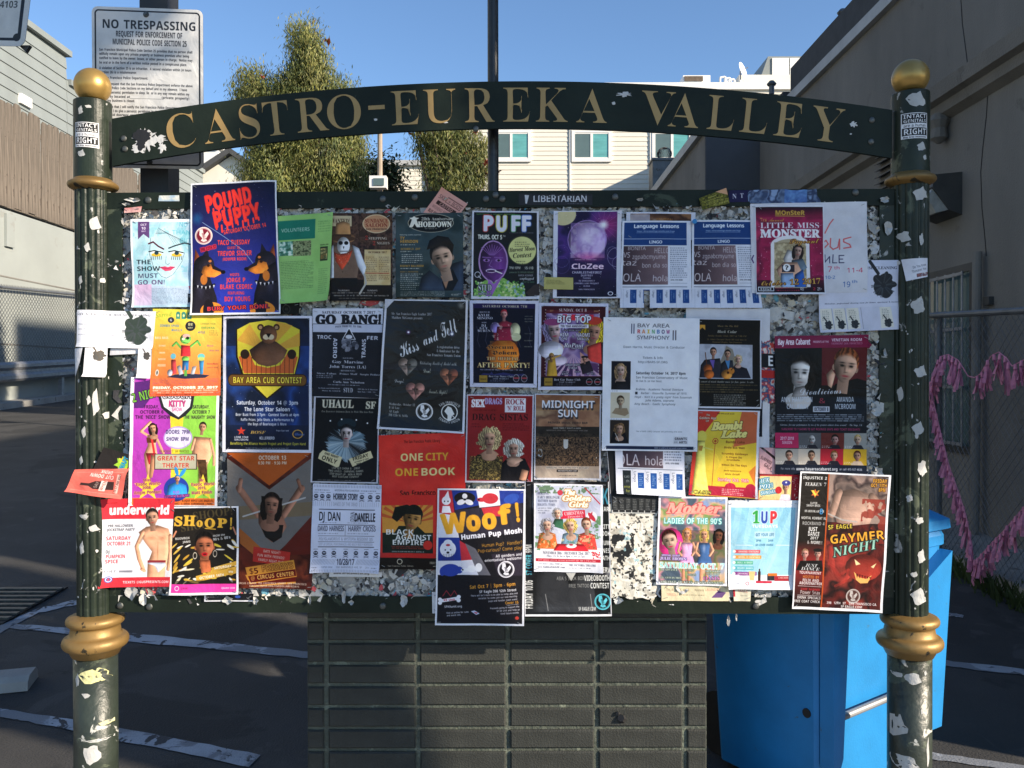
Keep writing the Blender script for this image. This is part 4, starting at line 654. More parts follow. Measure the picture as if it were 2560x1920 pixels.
def p_bigtop(c):
    c.rect(0, 0, 100, 100, 'd6d6ea'); c.rect(4, 3.5, 96, 96, '3a1018'); c.rect(11, 8, 88, 84, '5a1c28'); c.noise(11, 12, 88, 84, 20, ['3a2c5c', '8a7ab8', 'b8a8d8', '5a3c6c'], 5, .8)
    for k in range(7): c.poly([(50, 58), (14 + k * 12, 84), (19 + k * 12, 84)], 'c8a0b8')
    for k in range(22):
        for x in (10, 87): c.ell(x, 8 + k * 3.5, .6, .6, 'e8d8c8')
    c.dots(12, 5, 86, 6, 0, (1, 1), ['ffffff']); c.text('SUNDAY, OCT 8', 49, 8, 3.4, 'e8dcd8', 's', w=40); c.text('EST.', 19, 9, 1.8, 'c89a5c', w=6); c.text('2007', 83, 9, 1.8, 'c89a5c', w=8)
    c.head(23, 32, 10, 'd8b4b0', 'b0a0d0', 'wig', -5, lips='a02040'); c.head(80, 34, 10, 'c89078', 'e0c02c', 'wig', 8, lips='903040'); c.ell(80, 20, 11, 6, 'c03c28'); c.ell(20, 22, 12, 5, '8a3c6c'); c.blob(18, 54, 18, 13, 'd8d4e4'); c.blob(26, 66, 16, 8, 'c8b8c8'); c.form([(70, 50), (90, 44), (92, 70), (72, 66)], 'c83c34'); c.poly([(60, 56), (76, 66), (62, 74)], 'c89080')
    for k in range(8): c.poly([(28 + k * 6.4, 13), (34.4 + k * 6.4, 13), (36 - 1.2 + k * 6.2, 20), (27 + k * 6.4, 20)], 'd82c3c' if k % 2 else 'e8e8f0')
    c.text('BIG TOP', 51, 18.5, 8, 'f6f4f8', w=50, ol='2c1c3c', od=.8); c.rect(29, 24.5, 72, 28.6, 'e8e4f0'); c.text('TEN YEAR ANNIVERSARY', 50.5, 26.6, 2.6, '2a2030', w=38); c.rect(36, 30, 62, 32.6, '241c2c'); c.text('WITH SPECIAL GUESTS', 49, 31.3, 1.5, 'd8d4e0', w=24)
    c.texts([('KIM', 37, 36.5, 4.2, 13), ('CHI', 37, 41, 3, 9), ('&', 50, 38, 3, 4), ('NAOMI', 64, 36.5, 4.2, 20), ('SMALLS', 64, 41, 3, 17), ('RuPaul', 51, 48.5, 5, 28, 'f4f2f8', 'i'), ('DRAG RACE', 56, 52, 1.6, 17), ('SUNDAY NIGHTS', 50, 71, 2.6, 22), ('AT BEAUX', 50, 74.5, 2.4, 13), ('DJ HEAVY', 39, 79, 1.3, 9), ('KNOX', 39, 81.5, 2.2, 10, 'e8e4ec', 's'), ('POUNCE', 57, 79, 1.4, 9), ('HOSTESS', 75, 79, 1.3, 9), ('AU JUS', 76, 81.3, 2, 12, 'e8e4ec', 's')], 'f0ecf4', ol='241c30', od=.4)
    c.form([(14, 66), (24, 62), (28, 84), (12, 84)], 'b08830'); c.head(19, 62, 3.4, 'a87a50', 'b08830', 'short'); c.line([(20, 64), (32, 60)], 2, 'c89c3c'); c.form([(60, 70), (74, 66), (80, 78), (64, 82)], '241c24'); c.ell(67, 62, 5, 2, '141014'); c.head(67, 65, 2.8, 'c89078', '141014', 'short')
    c.rect(4, 85, 96, 96, '120c12'); c.rect(9, 86, 21, 95, '9a7a2c'); c.text('BEAUX', 15, 91, 1.8, '3a2c10', w=9); c.text('Best Gay Dance Club', 42, 88, 2.5, 'e0e0ea', 's', w=38); c.text('2344 MARKET', 42, 91, 1.4, 'c8c8d4', 's', w=24); c.tiny(26, 56, 92.4, 95, 2, 'a8a8b8', .7)
    for x in (74, 86): c.ell(x, 90.5, 4.6, 4.6, 'b8b8c4', ring=.6); c.rect(x - 4, 90, x + 4, 91.4, 'a84048')
def p_rainbow(c):
    c.rect(0, 0, 100, 100, 'f0f1f7'); c.texts([('BAY AREA', 52, 5.8, 2.8, 34), ('SYMPHONY', 52, 14.8, 2.8, 34)], '30323c', 'r')
    for k, (ch, col) in enumerate(zip('RAINBOW', ('c8343c', 'd8763c', 'd8b83c', '4a9a54', '3a6ab0', '2c2c5c', '8a2c6a'))): c.text(ch, 37 + k * 5.1, 10.3, 2.9, col, 'b', w=3.6)
    for x in (29, 31.4): c.rect(x, 4.6, x + 1, 12, '2c3058')
    for x in (72.4, 75): c.rect(x, 9.2, x + 1, 16.6, '2c2030')
    c.texts([('Dawn Harms, Music Director & Conductor', 53, 22, 1.6, 64), ('Tickets & Info', 52, 30, 1.7, 21), ('http://BARS-SF.ORG', 52, 33.2, 1.6, 31), ('San Francisco Conservatory of Music', 61.5, 44.8, 1.6, 54), ('50 Oak St. (at Van Ness)', 48, 47.5, 1.4, 27)], '40444f', 'r'); c.text('Saturday October 14, 2017 8pm', 60.5, 41.5, 1.9, '16181e', 'b', w=52)
    c.texts([('Brahms - Academic Festival Overture', 59.5, 53.7, 1.5, 50), ('Barber - Knoxville: Summer of 1915', 64, 56.6, 1.5, 48), ("Floyd - 'Ain't it a pretty night' from Susannah", 63.5, 59.5, 1.5, 60), ('Julie Adams, soprano', 60, 62, 1.5, 30), ('Amy Beach - Gaelic Symphony', 55, 64.7, 1.5, 43)], '383c46', 'r', sh=.12)
    c.rect(34, 55.6, 36.6, 57.6, '30343c'); c.text('Part of BARS LGBTQ Composer and performing artist series', 60, 85.3, 1., '50545e', 'r', w=48)
    c.rect(9, 32.8, 29, 54.2, '14151d'); c.head(18.5, 40, 4.6, 'd8b4a0', 'b89468', 'long'); c.form([(11, 54), (14, 48), (24, 48), (28, 54)], '1a1a20'); c.rect(8.6, 56.3, 28.6, 75.5, 'd8cdb4'); c.poly([(10, 72), (14, 68), (26, 68), (28, 72), (24, 74)], '9a8468'); c.head(19, 63, 3.6, 'c8b090', '4a3828', 'short'); c.rect(8.4, 77, 28.4, 94.6, '2c241e'); c.form([(9, 94), (12, 86), (24, 86), (28, 94)], '0e0e12'); c.head(18.5, 84, 3.8, 'd0a488', '8a6844', 'curly'); c.line([(14, 87), (18, 93)], .5, 'e8e4dc')
    c.tiny(10, 18, 54.8, 55.6, 1, '50545e'); c.tiny(9, 24, 75.9, 76.8, 1, '50545e'); c.rect(75, 89, 90, 94.6, 'a8acb8', .4); c.rect(75.6, 89.4, 89.4, 91.6, 'e8e8f0'); c.text('GRANTS', 82.5, 90.5, 1.7, '16181e', w=13); c.rect(79.6, 92, 89.4, 94.4, 'e8e8f0'); c.text('ARTS', 84.8, 93.2, 1.7, '16181e', w=8.4); c.text('FOR THE', 77.4, 93.2, .8, '50545e', w=3.4)
    c.rect(4.5, 96.4, 96, 98.8, '1c2844'); c.text('BARS is a 501(c)(3) non-profit organization', 72, 97.6, .9, 'd8dce8', w=34)
def p_cedar(c):
    c.rect(0, 0, 100, 100, 'd8d8e2'); c.rect(4, 1, 98, 98, '15130f'); c.poly([(4, 7), (13, 7), (13, 13), (8.5, 10), (4, 13)], 'd89a34'); c.text('Music On The Hill', 48, 8, 1.9, 'a88a54', 'i', w=32); c.text('presents', 47, 11, 1, '8a7448', w=8); c.text('Black Cedar', 47, 14.2, 2.9, 'dcd8c8', 'i', w=30); c.texts([('Sunday October 22nd, 2017 at 7:00 PM', 47, 19, 1.7, 60), ("St. Aidan's Episcopal Church 101 Gold Mine Dr.", 47, 23, 1.6, 62), ('Diamond Heights, San Francisco', 47, 26, 1.6, 46)], '8a7040', 'i')
    c.rect(3.5, 28.5, 86.5, 67, 'b8bcc8'); c.noise(4, 29, 86, 66.5, 14, ['a8acb8', 'c0c4d0', '8a8e9a'], 5, .6); c.poly([(30, 60), (46, 30), (56, 34), (66, 60)], '8a8478'); c.form([(4, 66), (6, 52), (12, 46), (36, 44), (42, 66)], '23232c'); c.poly([(20, 46), (28, 46), (26, 56)], '6a54a8'); c.head(25.5, 37.5, 4.6, 'c8947c', '241a18'); c.form([(36, 66), (38, 50), (44, 46), (56, 46), (60, 66)], '23262e'); c.poly([(44, 46), (52, 46), (50, 57)], '4a84b8'); c.head(48, 39.5, 4.4, 'cc9c80', '141214')
    c.form([(54, 66), (56, 54), (64, 52), (78, 55), (84, 66)], '1c1c24'); c.head(64.5, 45, 4.2, 'dcb09c', 'd8c094', 'curly'); c.line([(13, 38), (17, 60)], 1.3, '5a2c14'); c.blob(17, 56, 7, 7, 'b85a24'); c.blob(19, 62, 8, 7, 'c06224'); c.blob(47, 62, 8.6, 7.6, 'd08636'); c.ell(54, 58, 5, 5, 'c0762c'); c.ell(49, 60, 2, 2, '3a1c0c'); c.line([(54, 57), (62, 50)], 1.4, '3a2418')
    c.rect(3, 67, 87, 68, '15130f'); c.text('A concert of mixed chamber music for flute, guitar, & cello.', 46, 70.3, 2, 'd0ccc0', 'i', w=86); c.tiny(4, 94, 72.5, 83, 4, '6a5a38', .8, 5); c.tiny(26, 76, 84, 97, 6, 'b8b4a8', .75, 7)
def p_bambi(c):
    c.rect(0, 0, 100, 100, 'd8a03c'); c.poly([(0, 0), (60, 0), (10, 100), (0, 100)], 'c83a2c'); c.poly([(14, 28), (38, 0), (76, 0), (52, 60), (22, 100), (10, 100)], 'e0c43c'); c.poly([(72, 0), (98, 0), (98, 40), (60, 48)], 'c8643c'); c.poly([(50, 44), (98, 36), (98, 90), (30, 90)], 'eec838'); c.rect(0, 88, 97, 99, 'b82440'); c.rect(96.5, 0, 100, 100, 'e0e0ea'); c.rect(0, 0, 100, 1.5, 'dcdce8')
    c.ell(60, 88, 8, 6, 'b82440'); c.ell(90, 88, 7, 6, 'b82440'); c.poly([(86, 70), (96, 62), (96, 84)], 'd87a30')
    c.text('THE STUD proudly presents', 46, 4, 1.5, '3a1c10', 'i', w=28); c.texts([('The', 18, 6, 2.4, 6), ('Golden Age', 18, 9.5, 2.8, 27), ('Of', 17.5, 13, 2.2, 5)], 'f4e8d8', ol='7a3018', od=.4)
    for t, x, y, h, w in (('Bambi', 50, 18, 8.6, 48), ('Lake', 62, 27, 8, 40)): c.text(t, x, y, h, 'e8dc78', 'i', w=w, ang=-3, ol='4a2c10', od=1.7); c.text(t, x, y, h, 'ecdf84', 'i', w=w, ang=-3, ol='ecdf84', od=.9)
    c.ell(11, 32, 8, 10, 'dccf58'); c.form([(5, 36), (17, 36), (19, 52), (22, 70), (30, 99), (4, 99), (6, 60)], 'ded468'); c.poly([(8, 42), (15, 42), (14, 48), (9, 48)], 'c8903c'); c.line([(33, 37), (33, 90)], .7, 'a82c24'); c.ell(33, 36, 4.6, 4.6, 'b02c28', ring=1); c.star(33, 36, 3, 'b02c28', 6); c.line([(17, 44), (30, 46)], 2, 'ded468')
    c.texts([('Starring', 62, 32.4, 1.4, 9), ('Bambi Lake', 64, 36.5, 2.8, 30), ('Birdie Bob Watt', 63, 43, 2.2, 32), ('Scrumbly Koldewyn', 64, 50, 2.2, 40), ('& Cirque Du', 63, 54, 2, 24), ('Scrumbello', 62, 57, 2, 20), ('Kitten On The Keys', 64, 63, 2.1, 38), ('Special Appearance by', 62, 69.5, 1.4, 26), ('Alvin Orloff', 62, 73.5, 2, 22)], '6a3a10', 'b'); c.text('Sunday Oct. 15th', 64, 80, 3.6, 'f4dcd0', 'b', w=46, ol='c04a4c', od=.6)
    c.tiny(48, 80, 90, 98, 4, 'f0d8d0', .85, 6); c.text('OASIS', 20, 96, 4, 'ecdc54', 's', w=26, ol='2a1c10', od=.4)
def p_cabaret(c):
    c.rect(0, 0, 100, 100, '0f141d'); c.rect(0, 0, 100, 9, '7e1a40'); c.text('Bay Area Cabaret', 21, 4.4, 3.8, 'f0e4ec', 'r', w=35, ol='f0e4ec', od=.2); c.text('PRESENTS AT THE', 50, 4.6, 1.5, 'f0e4ec', w=17); c.text('VENETIAN ROOM', 78, 3.4, 2, 'f0e4ec', w=32); c.text('FAIRMONT SAN FRANCISCO', 78, 6, 1.5, 'd8a8bc', 'r', w=33)
    c.rect(0, 9, 51, 44, '101010'); c.rect(51, 9, 100, 44, '5a1a1e'); c.grad(0, 36, 100, 46, '101010', '0f141d', a=.9)
    c.ell(29, 27, 19, 24, '0c0b0b'); c.head(27.5, 27.5, 12, 'e8e2dc', '1a1614', 'long', 4, lips='8a7470'); c.form([(22, 37.5), (32, 36), (36, 44), (18, 44)], '8a8480')
    c.form([(60, 44), (66, 35), (90, 31), (100, 33), (100, 44)], '0c0a0a'); c.head(77, 23, 12.5, 'e4b294', '8a4826', 'short', 8, lips='a84044', look=.1); c.form([(58, 36), (56, 28), (62, 24), (66, 28), (62, 38)], 'd0a084')
    c.text('Divalicious', 50, 40, 4.6, 'd8dce4', 'c', w=46, ang=-2); c.texts([('ANN HAMPTON', 24, 46, 3.7, 35), ('CALLAWAY', 25, 51, 3.6, 25), ('AMANDA', 77, 46, 3.6, 19), ('MCBROOM', 77, 51, 3.6, 23)], 'ccd2dc'); c.text('&', 52, 47, 3.4, 'a83a4c', 'i', w=7); c.rect(42, 51, 60, 55, 'c8ccd8'); c.text('OCTOBER 8', 51, 53, 2.6, '101620', w=15.5)
    c.tiny(2, 97, 56.3, 62, 4, 'a8b0bc', .85, 4); c.text("'Glorious, five-star performances by two of the greatest cabaret divas around!' - The Stage, UK", 50, 64.3, 1.3, 'dce0e8', 'i', w=90); c.text('SUBSCRIBE TO 7 SHOWS TO GET RESERVED SEATS AND TICKET DISCOUNTS!', 50, 67.4, 1.6, 'd83a74', w=86)
    c.rect(0, 70, 25.5, 81, 'c02458'); c.texts([('2017-2018', 13, 74, 2.2, 15), ('SEASON', 13, 77, 2.2, 11)], 'f0e4ec')
    for x, y, w, bgc, sk, hr, st in ((25.5, 70, 25, '5a5a5c', 'c0bcb8', '3a3a3a', 'bald'), (50.5, 70, 25, '6a2c28', 'c8948c', '14100e', 'short'), (75.5, 70, 24.5, '9a9a94', 'd8b498', 'd0b070', 'short'), (0, 81.5, 25, 'a8a49c', 'd0a088', '2a1c18', 'short'), (25, 81.5, 25, 'c8bcac', 'c89878', '2c1c14', 'short'), (50, 81.5, 25, 'b82434', 'd8ac94', '9a5c2c', 'short'), (75, 81.5, 25, 'e0b02c', 'd09c80', '6a3018', 'short')):
        c.rect(x, y, x + w, y + 11.5, bgc); c.head(x + w * .6, y + 5, 3.6, sk, hr, st); c.poly([(x + w * .6 - 7, y + 11.5), (x + w * .6 - 4, y + 8.6), (x + w * .6 + 4, y + 8.6), (x + w * .6 + 7, y + 11.5)], '20202a' if bgc != 'e0b02c' else 'e8c8a8'); c.tiny(x + 1, x + 12, y + 9, y + 11, 2, 'f0f0f0', .8)
    c.rect(0, 93, 100, 100, '141c2c'); c.text('For more info:', 14, 96, 1.6, 'd8dce8', 'r', w=16); c.text('www.bayareacabaret.org', 46, 96, 2.2, 'f0f2f8', w=46); c.text('or call 415-927-4636', 83, 96, 1.6, 'd8dce8', 'b', w=24)
def p_gaymer(c):
    c.rect(0, 0, 100, 100, 'eeeef2'); c.rect(1.8, 1.2, 32, 98.2, '17130f'); c.noise(33, 1.2, 97.6, 98.2, 20, ['3a1210', '5c1c18', '1c0c0c', '7a2820'], 9); c.grad(1.8, 50, 32, 66, '17130f', 'a02420', a=.9); c.grad(1.8, 66, 32, 98, 'a02420', '120d0c', a=.9); c.rect(31.6, 1.2, 33, 98.2, 'c0501c')
    c.noise(33, 1.2, 97, 36, 16, ['5a5450', '8a7c72', '3a3434', 'a89488'], 4, .85); c.form([(38, 24), (46, 13), (60, 11), (76, 14), (86, 24), (80, 36), (60, 38), (44, 36)], 'a88878', 9); c.limb([(44, 14), (38, 30)], 8, 'a08070'); c.limb([(80, 16), (92, 24)], 8, 'a08070'); c.blob(48, 60, 12, 14, '7a2620'); c.limb([(38, 54), (42, 70), (54, 78), (62, 72)], 7, '8a2c24'); c.line([(34, 30), (50, 34), (66, 35)], 1.6, 'b0aca8', .8); c.noise(70, 18, 97, 50, 8, ['8a2a20'], 8, .8, thr=.5)
    c.texts([('INJUSTICE 2', 17, 4.4, 2, 27), ('TEKKEN 7', 18, 9, 2.4, 24, 'f0f0f0', 'i'), ('SUPER', 17, 22.6, 1.4, 8), ('SMASH BROS.', 17, 24.4, 1.6, 16), ('MARIOKART 8', 18, 28.5, 1.7, 22, 'f0f0f0', 'i'), ('MORTAL KOMBAT XL', 18, 33.5, 1.9, 28), ('ROCKBAND 4', 18, 37.4, 2.4, 25, 'a8a8a8', 'b'), ('JUST', 18, 41.5, 3, 10), ('DANCE', 19, 45, 3, 13), ('2017', 20, 48, 2, 9), ('& MORE!!!', 21, 51.2, 2.2, 17)], 'f0f0f0')
    c.star(18, 15.6, 5, 'c8602c', 6, inner=.5); c.text('V', 18, 15.4, 4, 'f0d04a', 's', w=10); c.text('8', 26, 28.5, 4, '3a8ac8', 'b', w=4)
    c.head(11, 60, 3.6, 'd0948a', '9a7458'); c.head(25, 59.5, 3.4, 'd09c8c', '14100f'); c.ell(25, 56.8, 5, 2, '100c0c'); c.poly([(2, 72), (6, 65), (30, 64), (31.5, 72)], '100c0c')
    c.texts([('JUST', 19, 68, 2.2, 13, 'f0f0f0', 'i'), ('DANCE', 18, 70.6, 2.4, 20, 'f0f0f0', 'i'), ('TOURNAMENT', 18, 73.4, 1.9, 24), ('HOSTED BY', 19, 76.4, 2, 18, 'd8823c'), ('FELIX AND', 19, 78.8, 1.9, 18), ('ABOMINATRIX', 19, 81, 2, 25), ('CHEF NANNIE', 19, 85.4, 1.5, 21, 'c83038'), ('Power Snax', 19, 87.6, 2.6, 22, 'f0f0f0', 'r'), ('DRINK SPECIALS', 18, 91.5, 1.8, 26), ('FREE COAT CHECK', 16, 94.2, 1.9, 29)], 'eeeeee'); c.rect(5, 83, 31, 83.3, 'e0e0e0'); c.rect(5, 89.7, 31, 90, 'e0e0e0')
    c.texts([('FRIDAY', 88, 4.6, 2.8, 16), ('OCT. 13TH', 87, 7.8, 2.4, 18), ('8PM', 91, 11, 2.6, 8)], 'ecae38', ol='3a1c08', od=.4)
    c.text('SF EAGLE', 48, 39, 3.2, 'ecd04a', 'b', w=27, ang=-6, ol='140c08', od=.6); c.text('GAYMER', 67, 46, 6.4, 'eca834', 'b', w=60, ang=-8, ol='1c0f08', od=1); c.text('NIGHT', 66, 54, 6.6, '9accb8', 'i', w=50, ang=-14, ol='14201c', od=1)
    c.blob(76, 68, 20, 15, '8a2c22', 0, 6); c.poly([(66, 62), (73, 65.5), (68, 66.5)], 'f0d8a0'); c.poly([(84, 67), (90, 64), (87, 68)], 'f0d8a0'); c.poly([(66, 71), (72, 75), (80, 76), (86, 73), (82, 79), (74, 79.5), (69, 77)], 'e8b060')
    for k in range(6): c.poly([(68.6 + k * 2.9, 72.5 + k * .4), (71 + k * 2.9, 72.6 + k * .4), (70 + k * 2.9, 76)], '5a1410')
    c.line([(40, 56), (38, 66), (50, 74), (60, 70), (58, 78), (46, 82)], 3, '9a2c24', .6); c.badge(67, 89, 8, 'b8b0ac', '4a2c28'); c.text('398  12TH  ST.  SAN FRANSISCO CA.', 66, 94.4, 1.7, 'f0f0f0', w=56); c.text('SF-EAGLE.COM', 66, 96.8, 1.7, 'f0f0f0', w=24)
def p_jackpot(c):
    c.rect(0, 0, 100, 100, 'a8202c'); c.rect(1, 6, 80, 98, 'ecd08a'); c.ell(30, 50, 34, 34, 'f0e2a8', .7, soft=.9); c.texts([('JACK', 10, 24, 16, 30, 'f2f2ee', 'i'), ('POT!', 18, 46, 16, 34, 'f2f2ee', 'i'), ('SUNDAYS', 27, 68, 12, 42, 'f2f2ee', 'b')], 'f', ang=-8, ol='3a86a8', od=2.4); c.head(66, 50, 7, 'd09c80', '2a1c18'); c.ell(67, 32, 11, 7, '3a3c8a'); c.star(67, 30, 3.4, 'f0f0f0'); c.ell(49, 60, 8, 9, 'c82c30'); c.poly([(52, 98), (56, 76), (76, 76), (80, 98)], 'e4dce8'); c.tiny(6, 40, 82, 94, 4, '8a7a4a', .6); c.dots(82, 8, 98, 92, 20, (.6, 1), ['f0e0d0'], 3)
def p_oneup(c):
    c.rect(0, 0, 100, 100, 'e8ebf2'); c.grad(4, 8, 96, 84, '8cc8e2', 'a4d6e8')
    for k in range(5): c.poly([(10 + k * 20, 8), (20 + k * 20, 8), (4 + k * 14, 84), (0 + k * 14, 84)], 'b8e2ee', .4)
    for ch, x, col in (('1', 40, '2fa044'), ('U', 52, '2c4ca8'), ('P', 65, 'd0343c')): c.text(ch, x, 19, 13, col, 's' if ch == '1' else 'b', w=11, ol='f2f4f8', od=1.2); c.text(ch, x, 19, 13, col, 's' if ch == '1' else 'b', w=11, ol=col, od=.4)
    c.text('TUESDAYS', 53, 29, 3.4, 'f4f6fa', w=38); c.rect(38, 35, 68, 42, 'b4d8e8'); c.text('GET YOUR LIFE', 53, 38.5, 3.4, '2a5a80', w=27); c.text('2PM       2AM', 53, 45, 2.4, '2a5a80', w=26); c.text('NO COVER CHARGE', 53, 50, 2.4, '2a5a80', w=27); c.rect(10, 50, 36, 50.6, 'e8f4f8'); c.rect(70, 50, 94, 50.6, 'e8f4f8')
    for k, (col, w, t) in enumerate((('d85a60', 38, 'GAMING STATIONS'), ('e8a048', 40, 'WHEEL O COCKTAILS'), ('5ab494', 28, 'ROLL A SHOT'), ('5ab4c0', 29, 'BOARD GAMES'), ('8a3c88', 34, 'DRINKING GAMES'))): y = 57.5 + k * 6.3; c.rect(9, y - 2, 9 + w, y + 2, col); c.ell(9, y, 2.2, 2, 'f0f0ea'); c.text(t, 11 + w / 2, y, 1.9, 'f4f4f0', w=w * .8)
    c.texts([('BEER', 13, 88.6 - 4, 1.8, 9), ('SPECIALS', 17, 87 - .5, 1.8, 16)], 'f4f8fa'); c.poly([(31, 80), (41, 80), (39, 90), (33, 90)], 'e8c888'); c.rect(45, 80, 49, 91, '3a2420'); c.rect(46, 77, 48, 81, '3a2420'); c.rect(59, 83, 70, 90, '20242c'); c.rect(60, 82, 74, 85, 'd8742c'); c.rect(70, 85, 92, 91, 'a82430'); c.text('CHECKERS', 84, 87, 1.8, 'f0dccc', w=16)
    c.rect(4, 88.5 + 2, 96, 97, 'ecEEf4'.lower()); c.rect(42, 90.5, 66, 93, 'c82c44'); c.ell(29, 93.6, 2.6, 2.6, 'c8485c', ring=.8); c.text('MIDNIGHT', 16, 93.6, 1.8, '8a90a0', 'r', w=18); c.text('SUN', 37, 93.6, 1.8, '8a90a0', 'r', w=8)
def p_mother(c):
    c.rect(0, 0, 100, 100, 'e8e8ee'); c.noise(3, 2, 97, 97, 22, ['8aa0c8', 'd8b088', '7a9a58', 'c88a94', '4a5a6a'], 6); c.rect(0, 0, 0, 0, '000000')
    c.text('Mother', 52, 13, 11, 'ec9a8c', 'i', w=78, ol='c8404a', od=1.8); c.text('Mother', 52, 13, 11, 'f0a898', 'i', w=78, ol='f0a898', od=.6); c.line([(24, 20), (60, 18), (88, 21)], 2.4, 'ec9a8c'); c.text('LADIES OF THE 90\'S', 50, 27.5, 6.4, 'd8f0ec', 'b', w=84, ol='4aa8a8', od=.8)
    c.rect(3, 38, 97, 74, '3a342c', .55); c.blob(19, 52, 18, 21, 'e8388a'); c.head(18, 51, 10, 'dcb8a0', '3a1814', 'short', -12, lips='c0204c')
    for x, y, hr, dr in ((42, 42, 'c88a48', 'd89ac0'), (67, 43, 'e0c060', '3c5c8c')):
        c.head(x, y, 5, 'd8a080', hr, 'long'); c.form([(x - 9, 52), (x + 9, 52), (x + 7, 62), (x + 12, 76), (x - 11, 76), (x - 6, 62)], dr); c.limb([(x - 9, 52), (x - 12, 62), (x - 7, 66)], 3.2, 'd09878'); c.limb([(x + 9, 52), (x + 13, 60), (x + 8, 66)], 3.2, 'd09878'); c.limb([(x - 4, 76), (x - 4, 96)], 4.4, 'c88c6c'); c.limb([(x + 4, 76), (x + 4, 96)], 4.4, 'c88c6c'); c.ell(x, 58, 3, 8, 'f0e8f4', .4, soft=1)
    c.head(88, 44, 6, '7a4c38', '14100e', 'long', 6); c.text('SPECIAL GUEST', 20, 67, 1.8, 'f0e8f8', w=26, ol='6a4a9a', od=.4); c.text('JULIE BROWN!', 24, 70.5, 3, 'f4f0fa', 's', w=38, ol='6a4a9a', od=.6)
    c.text('SATURDAY OCT. 7', 50, 78, 6, '8ad8d0', 's', w=92, ol='f0f6f4', od=.6); c.texts([('DJ ADVANCE', 18, 83, 2.2, 24), ('DJ MC2', 46, 83, 2.2, 12), ('10PM DOORS,', 80, 83.6, 2.4, 22), ('11:30 SHOW', 80, 86.8, 2.2, 19), ('VISUALS', 50, 88, 2, 12), ('21+ GETS IN FREE', 21, 92, 2, 30), ('OASIS', 78, 91.5, 4, 24, 'e87ad0', 's')], 'ecf4f0', 's', ol='3a4a3c', od=.3); c.text('ADVANCE TICKETS AT SFOASIS.COM', 50, 96.6, 2.6, 'f0f4f0', 's', w=88, ol='2a3a2c', od=.4)
    for r in ((0, 0, 100, 2), (0, 98.4, 100, 100), (0, 0, 3, 100), (97.4, 0, 100, 100)): c.rect(*r, 'ecebf2')
def p_thursday(c): c.rect(0, 0, 100, 100, 'ded2ae'); c.text('THURSDAY, 4/20', 24, 36, 15, '6a5a48', 'r', w=34); c.text('hostess', 56, 36, 13, '6a5a48', 'r', w=14); c.text('LAUNDRA', 76, 33, 16, 'c87a6a', 'r', w=24); c.text('TWEEDLE', 16, 64, 15, 'c87a6a', 'r', w=17); c.tiny(26, 74, 60, 72, 1, '8a7c64', .8); c.poly([(74, 80), (84, 40), (96, 50), (90, 80)], '5a3c78', .9); c.tiny(4, 70, 4, 14, 1, 'b86a5a', .8)
def p_strip2(c): c.rect(0, 0, 100, 100, 'e2dac0'); c.text('MALE', 55, 30, 16, 'c8605c', 'r', w=56); c.rect(0, 0, 10, 70, 'b82c38'); c.tiny(40, 90, 55, 70, 1, '8a8474', .7)
def p_lang3(c):
    c.rect(0, 0, 100, 100, 'e0e2ee'); c.grad(11, 0, 69, 48, '3c2e38', '6a5860', horiz=True); c.text('OLA', 18, 33, 22, 'd4ccd4', 'r', w=34); c.text('hola', 56, 34, 17, 'd4ccd4', 'r', w=28); c.text('bon dia so', 50, 9, 10, 'c8c0c8', 'r', w=40); c.rect(0, 0, 11, 48, 'e0e2ee'); c.tiny(71, 96, 3, 34, 6, '5a6278', .8); c.text('(415) 574-0588', 82, 38, 3, '20242e', w=20); c.rect(3, 50, 97, 51, '2c3a54'); c.rect(10, 54, 22, 100, '1c2428'); c.texts([('cati', 16, 66, 5, 8), ('th', 17, 75, 5, 5), ('ense', 16, 86, 5, 9, 'c8c84a'), ('for', 17, 94, 5, 6, 'c8c84a')], 'a8b0b0', 'r')
    for k in range(4): x = 26 + k * 18.6; c.text('Lingo', x + 2, 66, 5, '3a4254', 'r', w=16, ang=90); c.rect(x + 6, 58, x + 15, 88, '1f4f98'); c.tiny(x + 8, x + 13, 62, 84, 6, 'c8d8f0', .8); c.rect(x - 2, 52, x - 1.5, 100, 'a8aec0')
def p_darkcol(c): c.rect(0, 0, 100, 100, '16191c'); c.text('OUR STORIES', 60, 8, 2.4, '3aa0b0', w=60); c.tiny(8, 90, 84, 98, 5, '8a8c88', .6); c.rect(0, 0, 4, 100, 'b8b8c0')
def p_tabs(c):
    c.rect(0, 0, 100, 100, 'cfcfca'); c.rect(0, 0, 100, 84, '1d1f20')
    for k in range(7): x = 2 + k * 14; c.rect(x, 10 + (k % 2) * 6, x + 12.4, 96, '26282a'); c.tiny(x + 2, x + 10, 20, 84, 7, 'b8bab4', .7, k)
